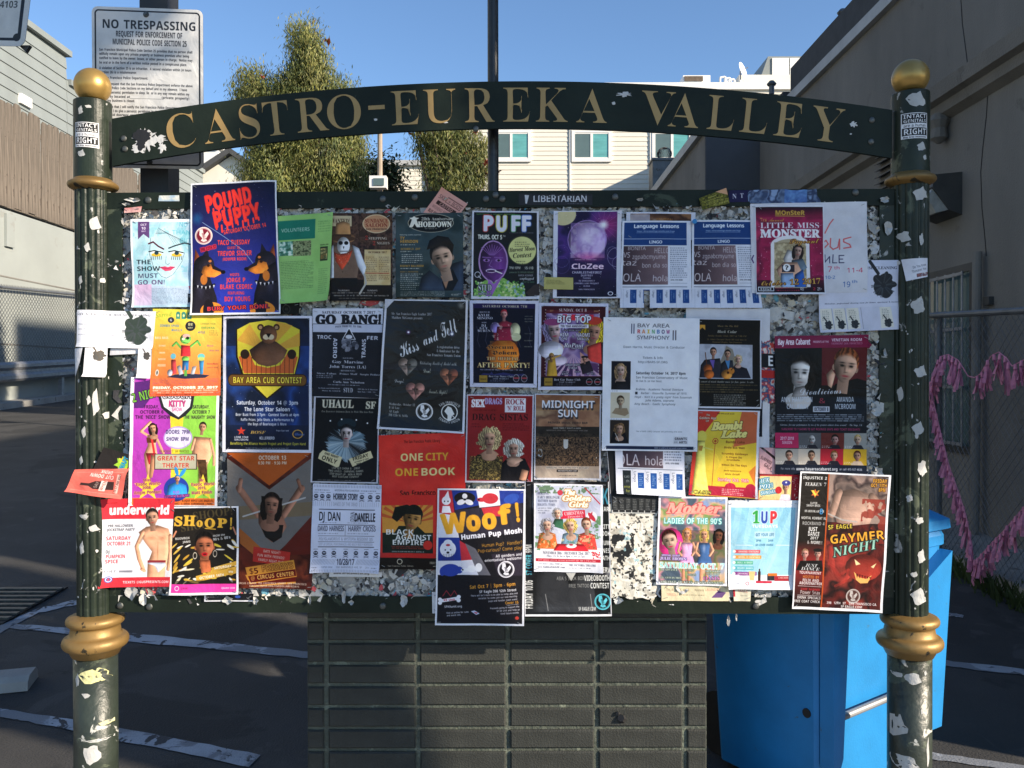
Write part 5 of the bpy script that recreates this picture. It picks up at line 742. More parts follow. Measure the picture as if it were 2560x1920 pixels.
def p_golden(c):
    c.rect(0, 0, 100, 100, 'e4e5ee'); c.noise(2.5, 2, 97, 97, 25, ['a8acc4', 'c4c8d8', 'b0b8d0'], 5); c.rect(2.5, 72, 97, 97, 'e8e8ee'); c.noise(2, 2, 98, 11, 4, ['4a6a44'], 3, .8, thr=.5); c.noise(76, 36, 97, 62, 5, ['4a7a44'], 7, .8, thr=.5); c.noise(2, 60, 22, 76, 5, ['4a7a44'], 8, .8, thr=.52)
    c.text('Starring', 16, 7.5, 1.6, '3c3e50', 'i', w=10); c.texts([('HEKLINA', 13, 11, 3, 16), ("D'ARCY DROLLINGER", 21, 15.5, 3, 32), ('MATTHEW MARTIN', 19.5, 19.6, 3, 28), ('HOLOTTA TYMES', 18, 24, 3, 26), ('with MANUEL CANERI', 15.5, 28, 1.9, 20), ('MICHAEL PHILLIS', 14, 30.8, 1.9, 17), ('TOM SHAW', 11, 33.4, 1.9, 11)], '343850', 's')
    for t, x, y, w in (('The', 52, 9.5, 16), ('Golden', 62, 16, 42), ('Girls', 65, 23, 28)): c.text(t, x, y, 6, 'f2e8d4', 'i', w=w, ol='b87a34', od=1.7); c.text(t, x, y, 6, 'f4ecd8', 'i', w=w, ol='f4ecd8', od=.5)
    c.poly([(40, 31), (74, 29), (75, 38), (38, 40)], 'c4243c'); c.text('CHRISTMAS', 58, 33, 4, 'f4eef0', 's', w=28, ang=-5); c.text('EPISODES', 60, 37, 2, 'f4dce0', 's', w=22, ang=-5); c.ell(84, 37, 8, 8, 'd8dce4'); c.ell(84, 37, 8, 3, 'b82c3c', 1, 50); c.ell(82, 37, 1.4, 8, 'b82c3c', 1, 20); c.ell(38, 10, 4, 4, 'b83848'); c.line([(74, 4), (96, 22)], 1.6, 'a82434')
    c.head(34, 34, 5, 'd8b098', 'b8b8c0', 'curly'); c.form([(26, 48), (30, 40), (42, 40), (44, 52)], '2f5c44')
    for x, y, hr, bd in ((19, 48, 'a8a8b4', 'c8602c'), (53, 48, 'e0c068', '6a8aa0'), (76, 46, '7a3820', 'c83c34')): c.form([(x - 15, 74), (x - 11, 57), (x, 54), (x + 12, 57), (x + 16, 74)], bd); c.noise(x - 13, 57, x + 13, 73, 3, ['ecd8a0'], int(x), .6, thr=.6); c.noise(x - 13, 57, x + 13, 73, 3, ['3a6a3c'], int(x) + 5, .5, thr=.63); c.head(x, y, 6.4, 'e0b49c', hr, 'curly' if x != 76 else 'short', -4, lips='b83040')
    c.form([(28, 76), (34, 68), (72, 68), (80, 76)], 'd02430'); c.blob(54, 70, 8, 3.4, 'fffcf8'); c.ell(54, 69, 3, 1.4, 'a82838'); c.rect(2.5, 76, 97, 85, 'eceaf0'); c.text('NOVEMBER 30th - DECEMBER 23rd, 2017', 47, 78.5, 3, '3c3e50', 's', w=68); c.text('Thurs, Fri & Sat at 8pm & Sun at 7pm', 46, 82, 2, '50546a', 'i', w=56); c.rect(2.5, 85, 97, 88.5, 'b82434'); c.text('JUST ADDED! SPECIAL SUNDAY MATINEES! DEC 10th & 17th at 2pm!', 48, 86.8, 1.6, 'f4e8ea', 'i', w=84)
    c.dots(84, 77, 96, 84, 26, (.8, 1.2), ['c83c44'], 5); c.text('Get tickets online NOW at', 24, 91, 1.4, '50546a', 'i', w=34); c.text('www.GoldenGirlsSF.com', 25, 94.5, 2.2, '343850', 's', w=40); c.text('THE VICTORIA THEATRE', 70, 92, 2.4, '343850', 's', w=40); c.tiny(50, 92, 94.5, 96, 1, '50546a', .8)
def p_leather(c):
    c.rect(0, 0, 100, 100, '141517'); c.noise(0, 0, 100, 70, 22, ['0c0c0e', '2a2a2e', '8a8a90', '1a1a1c'], 12, .8); c.form([(8, 97), (12, 68), (30, 58), (44, 62), (52, 78), (64, 62), (78, 68), (84, 97)], '2a2b2e', 6); c.poly([(40, 60), (66, 60), (54, 74)], 'b8b8b4'); c.rect(48, 58, 58, 66, '0c0c0d'); c.ell(24, 62, 8, 10, '9a9a98', .6, soft=1); c.line([(24, 84), (27, 96)], .8, 'a8a8a8', .7); c.line([(76, 84), (78, 96)], .8, 'a8a8a8', .7)
    c.rect(0, 0, 8.5, 100, '1a1b1e', .6); c.rect(89, 0, 100, 60, '16181a'); c.text('FRIDAY 10.06', 4.6, 84, 6, 'e0e0dc', w=32 * 1.05, ang=-90); c.text('9PM', 4.6, 50, 4.6, 'e0e0dc', w=10, ang=-90); c.text('$7 COVER', 4.6, 62, 4.6, '5ac0d0', w=24, ang=-90)
    c.text('K', 95, 11, 12, '3a8298', 'b', w=9); c.texts([('EAR', 95, 20.5, 3.4, 9), ('KITT', 95, 33.5, 3.4, 10), ('OOK', 95, 38.6, 3.4, 10), ('IUM', 95, 45.6, 3.4, 9), ('NES', 95, 51.4, 3.4, 9), ('ATH', 95, 57, 3.4, 9)], 'e8e8e4', 'b')
    c.texts([('WITH DJ', 73, 66, 2.6, 16, 'c8c8c4', 'r'), ('LE PERV', 90, 66, 4, 19), ('ASIA S SHOK BOX', 53, 72, 2.6, 32, 'a8a8a4', 'r'), ('VIDEOBOOTH', 84, 72, 4, 30), ('FREE TATTOO', 63, 77.6, 2.6, 24, 'a8a8a4', 'r'), ('CONTEST', 87, 77.6, 4, 22)], 'f0f0ec', 'b'); c.badge(90, 89.5, 9.4, '5ac0d0', '141517'); c.text('SF-EAGLE.COM', 72, 94.6, 2.6, 'ecece8', w=20); c.rect(0, 98.6, 100, 100, 'e4e4ea'); c.rect(0, 0, .9, 100, 'd8d8de'); c.rect(99, 0, 100, 100, 'd8d8de')
def p_woof(c):
    c.rect(0, 0, 100, 100, 'eaeaf0'); c.rect(2, 1.2, 97.8, 98.6, '17151a')
    B, Rr, W_ = '22368c', 'c0303c', 'e4e2ec'
    for pts, col in (([(2, 1.2), (16, 1.2), (20, 20), (2, 18)], Rr), ([(16, 1.2), (44, 1.2), (48, 12), (20, 16)], B), ([(44, 1.2), (70, 1.2), (72, 12), (48, 14)], W_), ([(70, 1.2), (97.8, 1.2), (97.8, 10), (72, 14)], B), ([(20, 16), (97, 10), (97, 32), (20, 36)], '2c2834'), ([(50, 14), (78, 12), (74, 20), (54, 20)], Rr), ([(2, 18), (20, 20), (26, 38), (2, 36)], W_), ([(2, 36), (26, 36), (28, 53), (2, 53)], B), ([(26, 38), (40, 44), (52, 54), (28, 53)], Rr), ([(2, 53), (28, 53), (30, 63.5), (2, 63.5)], W_), ([(28, 53), (46, 52), (58, 63.5), (30, 63.5)], W_), ([(32, 40), (44, 44), (62, 63.5), (48, 63.5)], '6a6870'), ([(62, 48), (97.8, 46), (97.8, 63.5), (70, 63.5)], '2a2430')): c.poly(pts, col)
    c.ell(10, 9, 5, 5, 'f0eef4'); c.poly([(8, 6), (12, 1.5), (14, 8)], 'f0eef4'); c.ell(8, 9.5, .8, .8, '17151a'); c.ell(12, 9.5, .8, .8, '17151a'); c.poly([(6, 13), (14, 13), (16, 18), (5, 18)], 'f0eef4')
    c.ell(31, 7, 12, 7, '17151a'); c.ell(31, 5.5, 3, 3, 'e4e4ec'); c.ell(27, 10, 5, 3, 'dcdce6', 1, -20); c.ell(36, 10, 5, 3, 'dcdce6', 1, 20); c.ell(31, 8, 1.6, 1.2, '17151a'); c.ell(60, 7, 9, 6, Rr); c.ell(50, 8, 5, 2.4, Rr); c.ell(47, 8, 1.2, 1, '17151a'); c.ell(84, 7, 9, 5, '2c4ca8', 1, -20)
    c.ell(13, 44.5, 9, 9, 'f0eef4'); c.ell(13, 40, 5, 4, 'f0eef4'); c.ell(13, 41.5, 2.4, 1.2, Rr); c.ell(10, 45, .8, .8, '17151a'); c.ell(16, 45, .8, .8, '17151a'); c.ell(13, 47, 1.6, 1.2, '17151a')
    for k in range(7): c.line([(8 + k * 1.8, 48), (7.6 + k * 1.9, 53)], .35, '3a3844')
    c.ell(16, 60, 11, 7, '2c42a0'); c.ell(7, 61, 3, 5, '2c42a0'); c.ell(26, 60, 4, 4, '2c42a0'); c.ell(40, 59, 5, 4, 'f4f4f8'); c.ell(33, 60, 5, 2, 'f4f4f8'); c.ell(30, 59.8, 1, .9, '17151a'); c.ell(48, 58, 4, 5, 'f4f4f8')
    c.poly([(12, 62), (26, 63.5), (26, 63.5)], W_)
    for ch, x, y, h, w in (('W', 19, 25.5, 14, 28), ('o', 41, 23.6, 14, 17), ('o', 59, 22, 14, 17), ('f', 76, 19, 13, 13), ('!', 91, 17, 13, 5)): c.text(ch, x, y, h, 'e2a22c', 'b', w=w, ang=-7, ol='e2a22c', od=.9)
    c.text('Human Pup Mosh', 62, 33, 3.6, 'ecebf4', 'b', w=70, ang=-7, ol='ecebf4', od=.15); c.texts([('Human Pup?  Handler?', 74, 40.3, 2.5, 46), ('Pup-curious? Come play!', 72, 44.3, 2.4, 51)], 'dc9a30', 'r', ang=-5); c.texts([('All genders and', 82, 48.6, 2, 30), ('orientations welcome!', 76, 51.6, 2, 43)], 'f0eef4', 'b', ang=-5); c.badge(79, 59, 9.4, 'e8e6ee', '17151a')
    c.text('Sat Oct 7 | 3pm - 6pm', 64, 71, 2.6, 'e8a034', 'b', w=52, ang=-5); c.text('SF Eagle-398 12th Street', 70, 74.8, 1.9, 'f0eef4', 'b', w=42, ang=-4); c.texts([('There will be 5 mats to be able to romp, play and', 66, 77.6, 1.3, 53), ('socialize! So come join our new monthly', 70, 79.6, 1.3, 44), ('pups and handler mosh event!', 76, 81.6, 1.3, 33), ('Suggested Donation', 87, 84.9, .9, 14), ('Proceeds going to support the', 78, 87, 1.3, 33), ('SF K9 Unit and help us', 82, 89, 1.3, 26), ('fund future events.', 84, 91, 1.3, 21)], 'dcdae4', 'b', ang=-4); c.text('Cover $5', 86, 83.3, 2, 'e8a034', 'b', w=15, ang=-3)
    c.line([(6, 82.5), (25, 80.5)], 3.6, 'f0eef4'); 
    for x, y in ((5, 81.5), (5, 84), (26, 79.5), (26, 82)): c.ell(x, y, 2.4, 2.2, 'f0eef4')
    c.text('K9 Unit', 15.5, 81.6, 1.5, 'b8303c', w=13, ang=-4); c.line([(8, 79), (12, 75), (17, 79), (21, 75), (24, 78)], .6, 'b8303c'); c.text('SFK9unit.org', 20, 86.5, 1.6, 'f0eef4', 'b', w=20, ang=-2); c.text('Visit us online for rules', 25, 90.8, 1.2, 'f0eef4', 'b', w=25, ang=-3); c.text('and event info.', 21, 92.8, 1.2, 'f0eef4', 'b', w=16, ang=-3); c.poly([(40, 90), (44, 89.4), (50, 91.6), (46, 92.6)], 'c8d0e8'); c.poly([(43, 90.4), (48, 91), (46, 92)], 'c0303c'); c.ell(92, 94.5, 2.2, 1.8, 'c83c30')
def p_sistas(c):
    c.rect(0, 0, 100, 100, 'd0ccd8'); c.rect(2, 1.5, 98, 98, '8e2020'); c.noise(2, 1.5, 98, 98, 40, ['96242a', '841c1c'], 4, .5); c.text('SEX', 17, 10, 8, 'f0ecf0', 's', w=20, ol='f0ecf0', od=.6); c.text('DRAGS', 40, 7.5, 6.4, 'c8b8dc', 's', w=26, ol='8a6aa0', od=.4); c.rect(57, 4, 88, 20, 'e8e4e8'); c.text('ROCK', 72, 8, 6, '8a1420', 's', w=28); c.text("'N' ROLL", 73, 15.4, 5, '8a1420', 's', w=26); c.tiny(10, 54, 16.4, 19, 1, '5a1010', .8); c.text('DRAG SISTAS', 50, 25.5, 7.2, '2a0c0e', 's', w=84); c.tiny(8, 22, 32, 38, 2, '4a0c10', .7); c.tiny(54, 94, 32, 41, 4, '4a0c10', .7)
    c.form([(5, 96), (8, 76), (18, 68), (44, 68), (54, 76), (56, 98)], '2a2218'); c.noise(6, 70, 56, 97, 2, ['8a7440', '14100c', 'c8a858'], 4, .75); c.head(35, 52, 9.4, 'c89474', 'c8ac78', 'wig', 0, lips='5a1420'); c.form([(20, 68), (30, 63), (42, 63), (50, 68), (35, 73)], 'b88464'); c.head(35, 51, 9.4, 'd8a484', 'd0b480', 'wig', 0, lips='5a1420')
    c.form([(52, 98), (54, 78), (62, 72), (88, 72), (96, 84), (92, 98)], '121014'); c.head(71, 62, 8, 'd0a088', 'e4dccc', 'wig', 0, lips='9a3c3c'); c.form([(60, 74), (66, 70), (78, 70), (86, 74), (72, 80)], 'c89a80'); c.form([(80, 96), (84, 84), (94, 86), (90, 98)], 'c08c70'); c.rect(0, 98, 100, 100, 'd0ccd8'); c.rect(98, 0, 100, 100, 'd0ccd8')
def p_midnight(c):
    c.rect(0, 0, 100, 100, 'c8c8d2'); c.noise(2, 1.5, 98, 98, 26, ['8a6048', 'a87c5c', '6a4a3a', 'b0906c'], 5); c.grad(2, 1.5, 98, 20, '8a5030', 'a07850', a=.6)
    c.grad(2, 38, 98, 84, '2c241e', '3a2e24', a=.95); c.noise(2, 46, 98, 84, 2.6, ['1c1612', '6a5240', '3a2c20', 'a07c58', '2a201a'], 9, .85, 2); c.noise(2, 38, 98, 50, 8, ['1c1a18', '2f2c26'], 3, .7); c.rect(44, 53, 51, 60, 'd0ccc4'); c.ell(47.5, 61, 3.4, 3.8, 'd0ccc4')
    for t, y, w in (('MIDNIGHT', 12, 80), ('SUN', 22.5, 30)): c.text(t, 51, y + 2, 8, '3a3438', 'r', w=w, ol='3a3438', od=1, a=.8); c.text(t, 50, y, 8, 'e8e8ee', 'r', w=w, ol='e8e8ee', od=.35)
    c.text('PREMIER MUSIC VIDEO BAR', 50, 33.5, 2.4, '2a2426', 'b', w=60); c.text('GOOD TIMES 7 NIGHTS A WEEK', 49, 39.8, 1.7, 'd0c8c0', w=42); c.text('WEEKDAYS 2PM-2AM | WEEKENDS 1PM-2AM', 49, 42.5, 1.5, '8a8078', w=62); c.noise(2, 84, 98, 98, 20, ['b0a89c', '8a8078'], 3, .8); c.text('SERVICING THE CASTRO OVER 40 YEARS', 50, 86, 2, '2a2426', 'b', w=64, ol='d8d0c4', od=.3); c.rect(34, 88, 66, 91, '201c1c'); c.text('MIDNIGHTSUNSF.COM', 50, 89.5, 1.6, 'dcd8d8', w=28); c.tiny(38, 72, 94, 96, 1, '4a4240', .8)
def p_onecity(c):
    c.rect(0, 0, 100, 100, 'd8302a'); c.noise(0, 0, 100, 85, 40, ['cc2a26', 'e03a30', 'd4342c'], 3, .8); c.ell(56, 18, 24, 20, 'c02420', .4, soft=.5); c.text('The San Francisco Public Library', 50, 5.5, 2, '5a1410', 'b', w=42)
    c.text('ONE', 38, 17, 5.4, 'f0d494', 'b', w=27, ol='b8601c', od=.3); c.text('CITY', 67, 17, 5.4, 'e8a034', 'b', w=27, ol='b8501c', od=.3); c.text('ONE', 32, 28, 5.4, 'eca83a', 'b', w=28, ol='b8601c', od=.3); c.text('BOOK', 68, 28, 5.4, 'f0d494', 'b', w=40, ol='b8601c', od=.3); c.text('San Francisco Reads', 55, 43.5, 3.6, '3c0c0c', 'r', w=62, ol='3c0c0c', od=.2)
    c.rect(3, 52.5, 62, 88, '18241c'); c.rect(3, 52.5, 62, 73, 'd8943c')
    for k in range(11): t = -2.9 + k * .26; c.poly([(36, 66), (36 + 36 * math.cos(t), 66 + 22 * math.sin(t)), (36 + 36 * math.cos(t + .12), 66 + 22 * math.sin(t + .12))], 'c04c2c', .8)
    c.rect(62, 45, 100, 86, 'd8302a'); c.rect(0, 50, 3, 86, 'd8302a'); c.rect(0, 45, 62, 52.5, 'd2302a')
    c.poly([(14, 76), (22, 68), (44, 68), (58, 76), (58, 80), (10, 80)], '18241c'); c.head(38, 63, 10, 'c8904c', '121714', 'short', 14); c.poly([(14, 62), (18, 54), (32, 52), (46, 56), (48, 60), (30, 59), (20, 65)], '121714')
    c.texts([('BLACK', 23, 72.5, 3.8, 33), ('AGAINST', 39, 76.4, 3.8, 42), ('EMPIRE', 33, 80.2, 3.8, 38)], 'eceae4', 'b'); c.rect(3, 82, 62, 88, '14201c'); c.texts([('THE HISTORY AND POLITICS', 30, 83.3, 1, 34), ('OF THE BLACK PANTHER PARTY', 33, 84.6, 1, 38)], 'b03428', 'b'); c.text('JOSHUA BLOOM AND WALDO E. MARTIN, JR.', 33, 87, .9, 'd8d8d0', w=38); c.ell(56, 82, 5.4, 5.4, 'c83028'); c.rect(0, 88, 100, 91.5, 'c42824'); c.rect(0, 91.5, 100, 100, '14100f'); c.ell(23, 94.4, 3.2, 3.2, 'd8ccb0', ring=.8); c.text('San Francisco Public Library', 24, 97.6, 1.2, 'c8bca4', 's', w=30); c.text('FRIENDS of the', 68, 95, 1.8, 'd8ccb0', 's', w=20); c.line([(62, 97.6), (76, 96.6), (80, 97.6)], .6, 'd8ccb0')
    c.texts([('sfpl.org', 71, 67, 1.6, 9), ('January and', 72, 75, 1.3, 11), ('October', 72, 77, 1.3, 8)], '7a1414', 'b')
def p_horror(c):
    K = '3a3c48'; c.rect(0, 0, 100, 100, 'd5d8ea')
    for k in range(44): x = 2 + k * 2.25; c.rect(x, 1, x + .5, 4, K, .7); c.rect(x, 96.6, x + .5, 99.4, K, .5)
    c.text('MYSTOPIA & POLYGLAMOROUS', 50, 7, 1.9, K, 'r', w=36); c.tiny(3, 30, 6.2, 8, 1, K, .8); c.tiny(70, 98, 6.2, 8, 1, K, .8); c.text('HORROR STORY', 48, 14, 6.4, K, 'r', w=36, ol=K, od=.15); c.text('DANCE OF THE DEAD', 48, 22.5, 4, '8a8c9c', 'r', w=36)
    for x, y in ((5, 14), (14, 14), (23, 14), (72, 14), (84, 14), (95, 14), (7, 78), (19, 78), (33, 78), (50, 78), (65, 78), (80, 78), (94, 78)):
        c.ell(x, y, 3.2, 3.2, K); c.ell(x - 1.1, y - .3, .8, .8, 'd5d8ea'); c.ell(x + 1.1, y - .3, .8, .8, 'd5d8ea'); c.line([(x - 3.4, y + 5), (x + 3.4, y + 3)], .6, K); c.line([(x - 3.4, y + 3), (x + 3.4, y + 5)], .6, K); c.line([(x - 3, y - 4.4), (x + 3, y - 4.4)], .5, K)
    for k in range(10): c.line([(1 + k * 3, 20), (1 + k * 3, 25)], .3, '7a7c8c'); c.line([(69 + k * 3, 20), (69 + k * 3, 25)], .3, '7a7c8c')
    for y, h in ((28.2, .8), (45.5, .7), (58.3, .4), (65, .4), (70.6, .8)): c.rect(10, y, 91, y + h, '20222c')
    c.text('DJ DAN', 26, 36.5, 9.4, '20222c', 'r', w=32, ol='20222c', od=.15); c.text('DIVA', 59, 36.5, 4.6, '20222c', 'r', w=14, ang=-90); c.text('DANIELLE', 77, 37, 9, '20222c', 'r', w=30, ol='20222c', od=.15); c.tiny(12, 42, 42.5, 44.5, 1, '8a8c9c', .8); c.tiny(52, 90, 42.5, 44.5, 1, '8a8c9c', .8); c.text('DAVID HARNESS', 28, 50, 5.6, '6a6c7c', 'r', w=38, ol='6a6c7c', od=.1); c.text('HARRY CROSS', 73, 50, 5.6, '6a6c7c', 'r', w=40, ol='6a6c7c', od=.1); c.rect(48.6, 46, 49, 58, '30323c'); c.tiny(10, 46, 54.6, 57, 1, '8a8c9c', .8); c.tiny(52, 90, 54.6, 57, 1, '8a8c9c', .8); c.text('POLYGLAMOROUS & MYSTOPIA RESIDENT DJS', 50, 62, 3.4, '7a7c8c', 'r', w=78); c.text('STEP UP SPECIAL PERFORMANCES AND MUCH MUCH MORTICIDE', 50, 68, 2.8, '8a8c9c', 'r', w=78)
    for k in range(16): x = 1 + k * 2.1; c.line([(x, 91), (x + 3, 85)], .35, '6a6c7c'); c.line([(x + 64, 91), (x + 67, 85)], .35, '6a6c7c')
    c.text('10/28/17', 50, 88, 6.4, '4a4c5a', 'r', w=26, ol='4a4c5a', od=.1); c.text('10PM-5AM    550 BARNEVELD AVE, SF    21+', 50, 94, 2, '6a6c7c', 'r', w=70); c.tiny(2, 12, 93.4, 95, 1, K, .8); c.tiny(88, 98, 93.4, 95, 1, K, .8)
def p_circus(c):
    c.noise(0, 0, 100, 100, 26, ['4a1812', '6a2c1a', '3a140e', '5c2014'], 6); c.poly([(0, 0), (100, 0), (50, 24)], 'b0521c'); c.poly([(0, 4), (50, 27), (100, 4), (100, 50), (50, 78), (0, 50)], '6f6a66'); c.poly([(0, 40), (100, 36), (100, 46), (0, 50)], '786448', .8); c.poly([(0, 48), (46, 74), (40, 80), (0, 60)], 'a85c28'); c.poly([(100, 46), (56, 76), (100, 74)], '5c1c14'); c.rect(0, 62, 14, 88, '5a2c18', .8)
    c.texts([('OCTOBER 13', 54, 3.6, 3, 33), ('6:30 PM - 9:30 PM', 54, 7.4, 2.2, 34)], 'e8dcc8')
    c.limb([(14, 26), (36, 46)], 8, '9a6a54'); c.limb([(88, 26), (66, 46)], 8, '9a6a54'); c.limb([(16, 20), (14, 28)], 5, '9a6a54'); c.limb([(84, 20), (88, 28)], 4, '8a5c48'); c.line([(18, 47), (92, 33)], 1.8, 'b8b4b0'); c.form([(36, 44), (64, 44), (70, 54), (60, 64), (52, 66), (44, 62), (36, 52)], '8a5c48', 5); c.form([(38, 53), (66, 53), (64, 62), (54, 66), (44, 62)], '16110f'); c.head(52, 39, 9.5, 'a8745c', '1c120e', 'long', 6, lips='7a3c34')
    c.poly([(30, 69), (74, 73), (72, 84), (29, 80)], 'b82c24'); c.texts([('DATE NIGHT?', 52, 73, 2, 21), ('FUN WITH FRIENDS?', 51, 76.3, 2, 33), ('FAMILY NIGHT OUT?', 51, 79.6, 2, 31)], 'e4ccb8', ang=7)
    c.poly([(20, 90), (76, 82), (80, 96), (26, 99)], 'cf8a34'); c.poly([(21.6, 94.2), (79, 88.4), (80, 94.6), (26, 98.2)], '5c140e'); c.poly([(20, 84.5), (78, 78.5), (81, 91), (25, 97)], 'cf8a34'); c.poly([(23, 91), (79.4, 85.4), (80.4, 90.4), (26, 96)], '5c140e'); c.text('$5', 30, 87, 4.4, '4a140c', 'b', w=11, ang=-7); c.text('FRIDAYS', 58, 84, 4.4, 'cf8a34', 'b', w=38, ang=-7, ol='4a140c', od=.4); c.text('@ CIRCUS CENTER', 52, 90.6, 3, 'e8b45c', 'b', w=52, ang=-7)
    c.rect(0, 96, 0, 96, '000000'); c.text('CIRCUS CENTER, 755 FREDERICK STREET, SAN FRANCISCO.', 52, 94.6 + 1.6, 1.4, 'e4d4c0', 'b', w=84); c.text('CIRCUSCENTER.ORG/FIVEDOLLARFRIDAYS', 54, 98.2, 1.4, 'e4d4c0', 'b', w=60)
def p_shoop(c):
    c.rect(0, 0, 100, 100, 'f0eff4'); c.rect(2.5, 1.8, 97, 97.5, '1c1814'); c.texts([('SHOOP!', 62, 8, 9, 60), ('SHOOP', 40, 22, 8, 50)], '4a4028', 's', ang=-8)
    for k in range(60):
        r = random.Random(k); x, y = r.uniform(4, 96), r.uniform(40, 86); t = r.uniform(-30, 30) + (x - 50) * .8
        if abs(x - 50) > 14 or y > 70: c.ell(x, y, r.uniform(4, 9), r.uniform(1, 2), r.choice(['d8b048', 'e8dcb8', 'c09030', 'e8e4dc', 'd8c040']), 1, t)
    for ch, x, y, h, w in (('S', 12, 16.5, 10, 13), ('H', 28, 16, 11, 17), ('o', 43, 18, 9.5, 9), ('O', 58, 19, 10, 16), ('P', 76, 19, 10, 14), ('!', 89, 20, 12, 4)): c.text(ch, x, y, h, 'dcaa38', 's', w=w, ang=3, ol='dcaa38', od=.5)
    c.line([(51, 25), (66, 26)], 1.4, 'dcaa38'); c.blob(50, 34, 15, 10, '2c2622'); c.head(50, 46, 13, 'd87c54', '15110f', 'short', 0, lips='c02028'); c.form([(42, 61), (58, 61), (60, 74), (46, 76)], 'b8623c'); c.ell(50, 54.5, 4.2, 2.8, 'c81c28'); c.ell(50, 54.5, 2.6, 1.1, '5a0c10'); c.ell(36, 56, 3, 5, 'd8ccb8', ring=.7); c.ell(65, 54, 3, 5, 'd8ccb8', ring=.7)
    c.texts([('BOOMBOX', 18, 36, 2.6, 21), ('JAMS', 24, 40, 2.4, 11)], 'f4f2ee', ang=-3); c.texts([('FROM the', 71, 33, 2.4, 18), ("90's & 00's", 75, 36.5, 3, 26)], 'f4f2ee', ang=-8)
    c.line([(5, 34), (9, 28)], 2.4, 'c88060'); c.line([(92, 24), (96, 32)], 2.4, 'c88060'); c.poly([(60, 70), (97, 62), (97, 67), (61, 75)], 'd0a03c'); c.text('SATURDAY', 77, 69, 2.7, 'f4f2ee', w=26, ang=-8); c.poly([(38, 79), (97, 68), (97, 76), (39, 86)], 'd0a03c'); c.text('OCTOBER 14TH', 61, 79.5, 3, 'f4f2ee', w=36, ang=-8); c.ell(89, 74.5, 5, 5, 'b88828'); c.text('9PM', 89, 74.5, 2.4, 'f4f2ee', w=7)
    c.grad(2.5, 84, 97, 88, '1c1814', '1c1814', a=.6); c.rect(2.5, 88, 97, 97.4, 'e83ca0'); c.ell(11, 92.7, 3.4, 3.4, 'f6e8f2', ring=.9); c.text('QBAR', 22, 92.5, 2, '8a1c5c', w=10); c.text('QBARSF.COM', 85, 92.8, 2, 'f8eaf4', w=20)
def p_under(c):
    c.rect(0, 0, 100, 100, 'e4e3e8'); c.rect(0, 0, 100, 23, 'd8303c'); c.text('gus presents', 14, 4.6, 1.4, '5a1018', 'b', w=14); c.text('underworld', 52, 13, 9.5, 'f4f2f4', 'b', w=84, ol='f4f2f4', od=.5)
    sk = 'e0a480'; c.form([(52, 38), (62, 32), (78, 30), (94, 34), (99, 44), (99, 66), (92, 78), (92, 92), (66, 92), (66, 74), (72, 60), (62, 50)], sk, 5); c.limb([(58, 38), (50, 54), (54, 68), (60, 80)], 5.6, sk); c.limb([(58, 80), (62, 82)], 4, sk); c.limb([(97, 42), (98, 60), (96, 80)], 5, sk); c.line([(60, 42), (54, 50)], 3, '8a6a5c', .5); c.ell(86, 44, 8, 5, 'a06444', .45, soft=1); c.ell(80, 60, 1.6, 18, '8a5438', .5, soft=1); c.ell(70, 44, 8, 5, 'a06444', .45, soft=1); c.ell(84, 42, 6, 3, 'f4c4a4', .5, soft=1); c.ell(71, 42, 6, 3, 'f4c4a4', .5, soft=1)
    for k in range(3): c.ell(76, 54 + k * 5, 3.4, 3, 'f0bc98', .35, soft=1); c.ell(84, 54 + k * 5, 3.4, 3, 'f0bc98', .35, soft=1)
    c.head(70, 22, 8.2, 'd8a284', '2c211c', 'short', -8); c.form([(66, 71), (92, 73), (92, 76), (82, 84), (76, 76), (66, 74)], 'd8dcf0'); c.rect(66, 70, 92, 72.6, '8a2c34'); c.rect(0, 92, 0, 92, 'ffffff')
    c.texts([('PRE-HALLOWEEN', 26, 30.5, 3, 34), ('JOCKSTRAP PARTY', 27, 35, 3, 38)], '3a3a42'); c.texts([('SATURDAY', 24, 44.5, 4.2, 34), ('OCTOBER 21', 25, 50.5, 4.2, 33), ('PUMPKIN', 21, 65, 4, 27), ('SPICE', 16, 70.6, 4, 18)], 'd0303c'); c.text('DJ', 10, 59.6, 3.6, '3a3a42', w=6); c.text('COLT', 14, 82, 2.4, '6a6a74', 's', w=16); c.rect(26, 81, 45, 83.4, '8a8a94'); c.rect(0, 89, 100, 100, 'd0303c'); c.ell(12, 91, 5.6, 4.6, '3c4ca0'); c.ell(12, 91, 4.4, 3.6, 'f0e4ec', ring=1); c.star(12, 91, 3, 'd8505c'); c.text('TICKETS @GUSPRESENTS.COM', 65, 94.4, 2.7, 'f4f2f4', w=66)
def p_cut(c):
    c.rect(0, 0, 100, 100, 'd8685c'); c.rect(6, 12, 94, 12.8, 'e8a89c'); c.rect(6, 88, 94, 88.8, 'e8a89c'); c.text('CUT DOWN', 55, 27, 13, 'f4e4dc', w=46, ang=187); c.text('DRINK', 62, 12, 12, 'f4e4dc', w=24, ang=187)
    c.poly([(20, 66), (20, 56), (36, 56), (46, 46), (80, 46), (82, 74), (46, 76), (36, 66)], '3a2826'); c.text('SAY', 50, 60, 12, 'a89088', w=12, ang=-80); c.rect(57, 44, 68, 80, 'f0e0d8'); c.text('WHEN', 62.5, 61, 13, 'd0584c', w=18, ang=-80); c.rect(84, 20, 90, 84, 'e8bcb0'); c.text('$20-$7 PER VISIT', 87, 52, 8, '5a2c28', w=36, ang=-80)
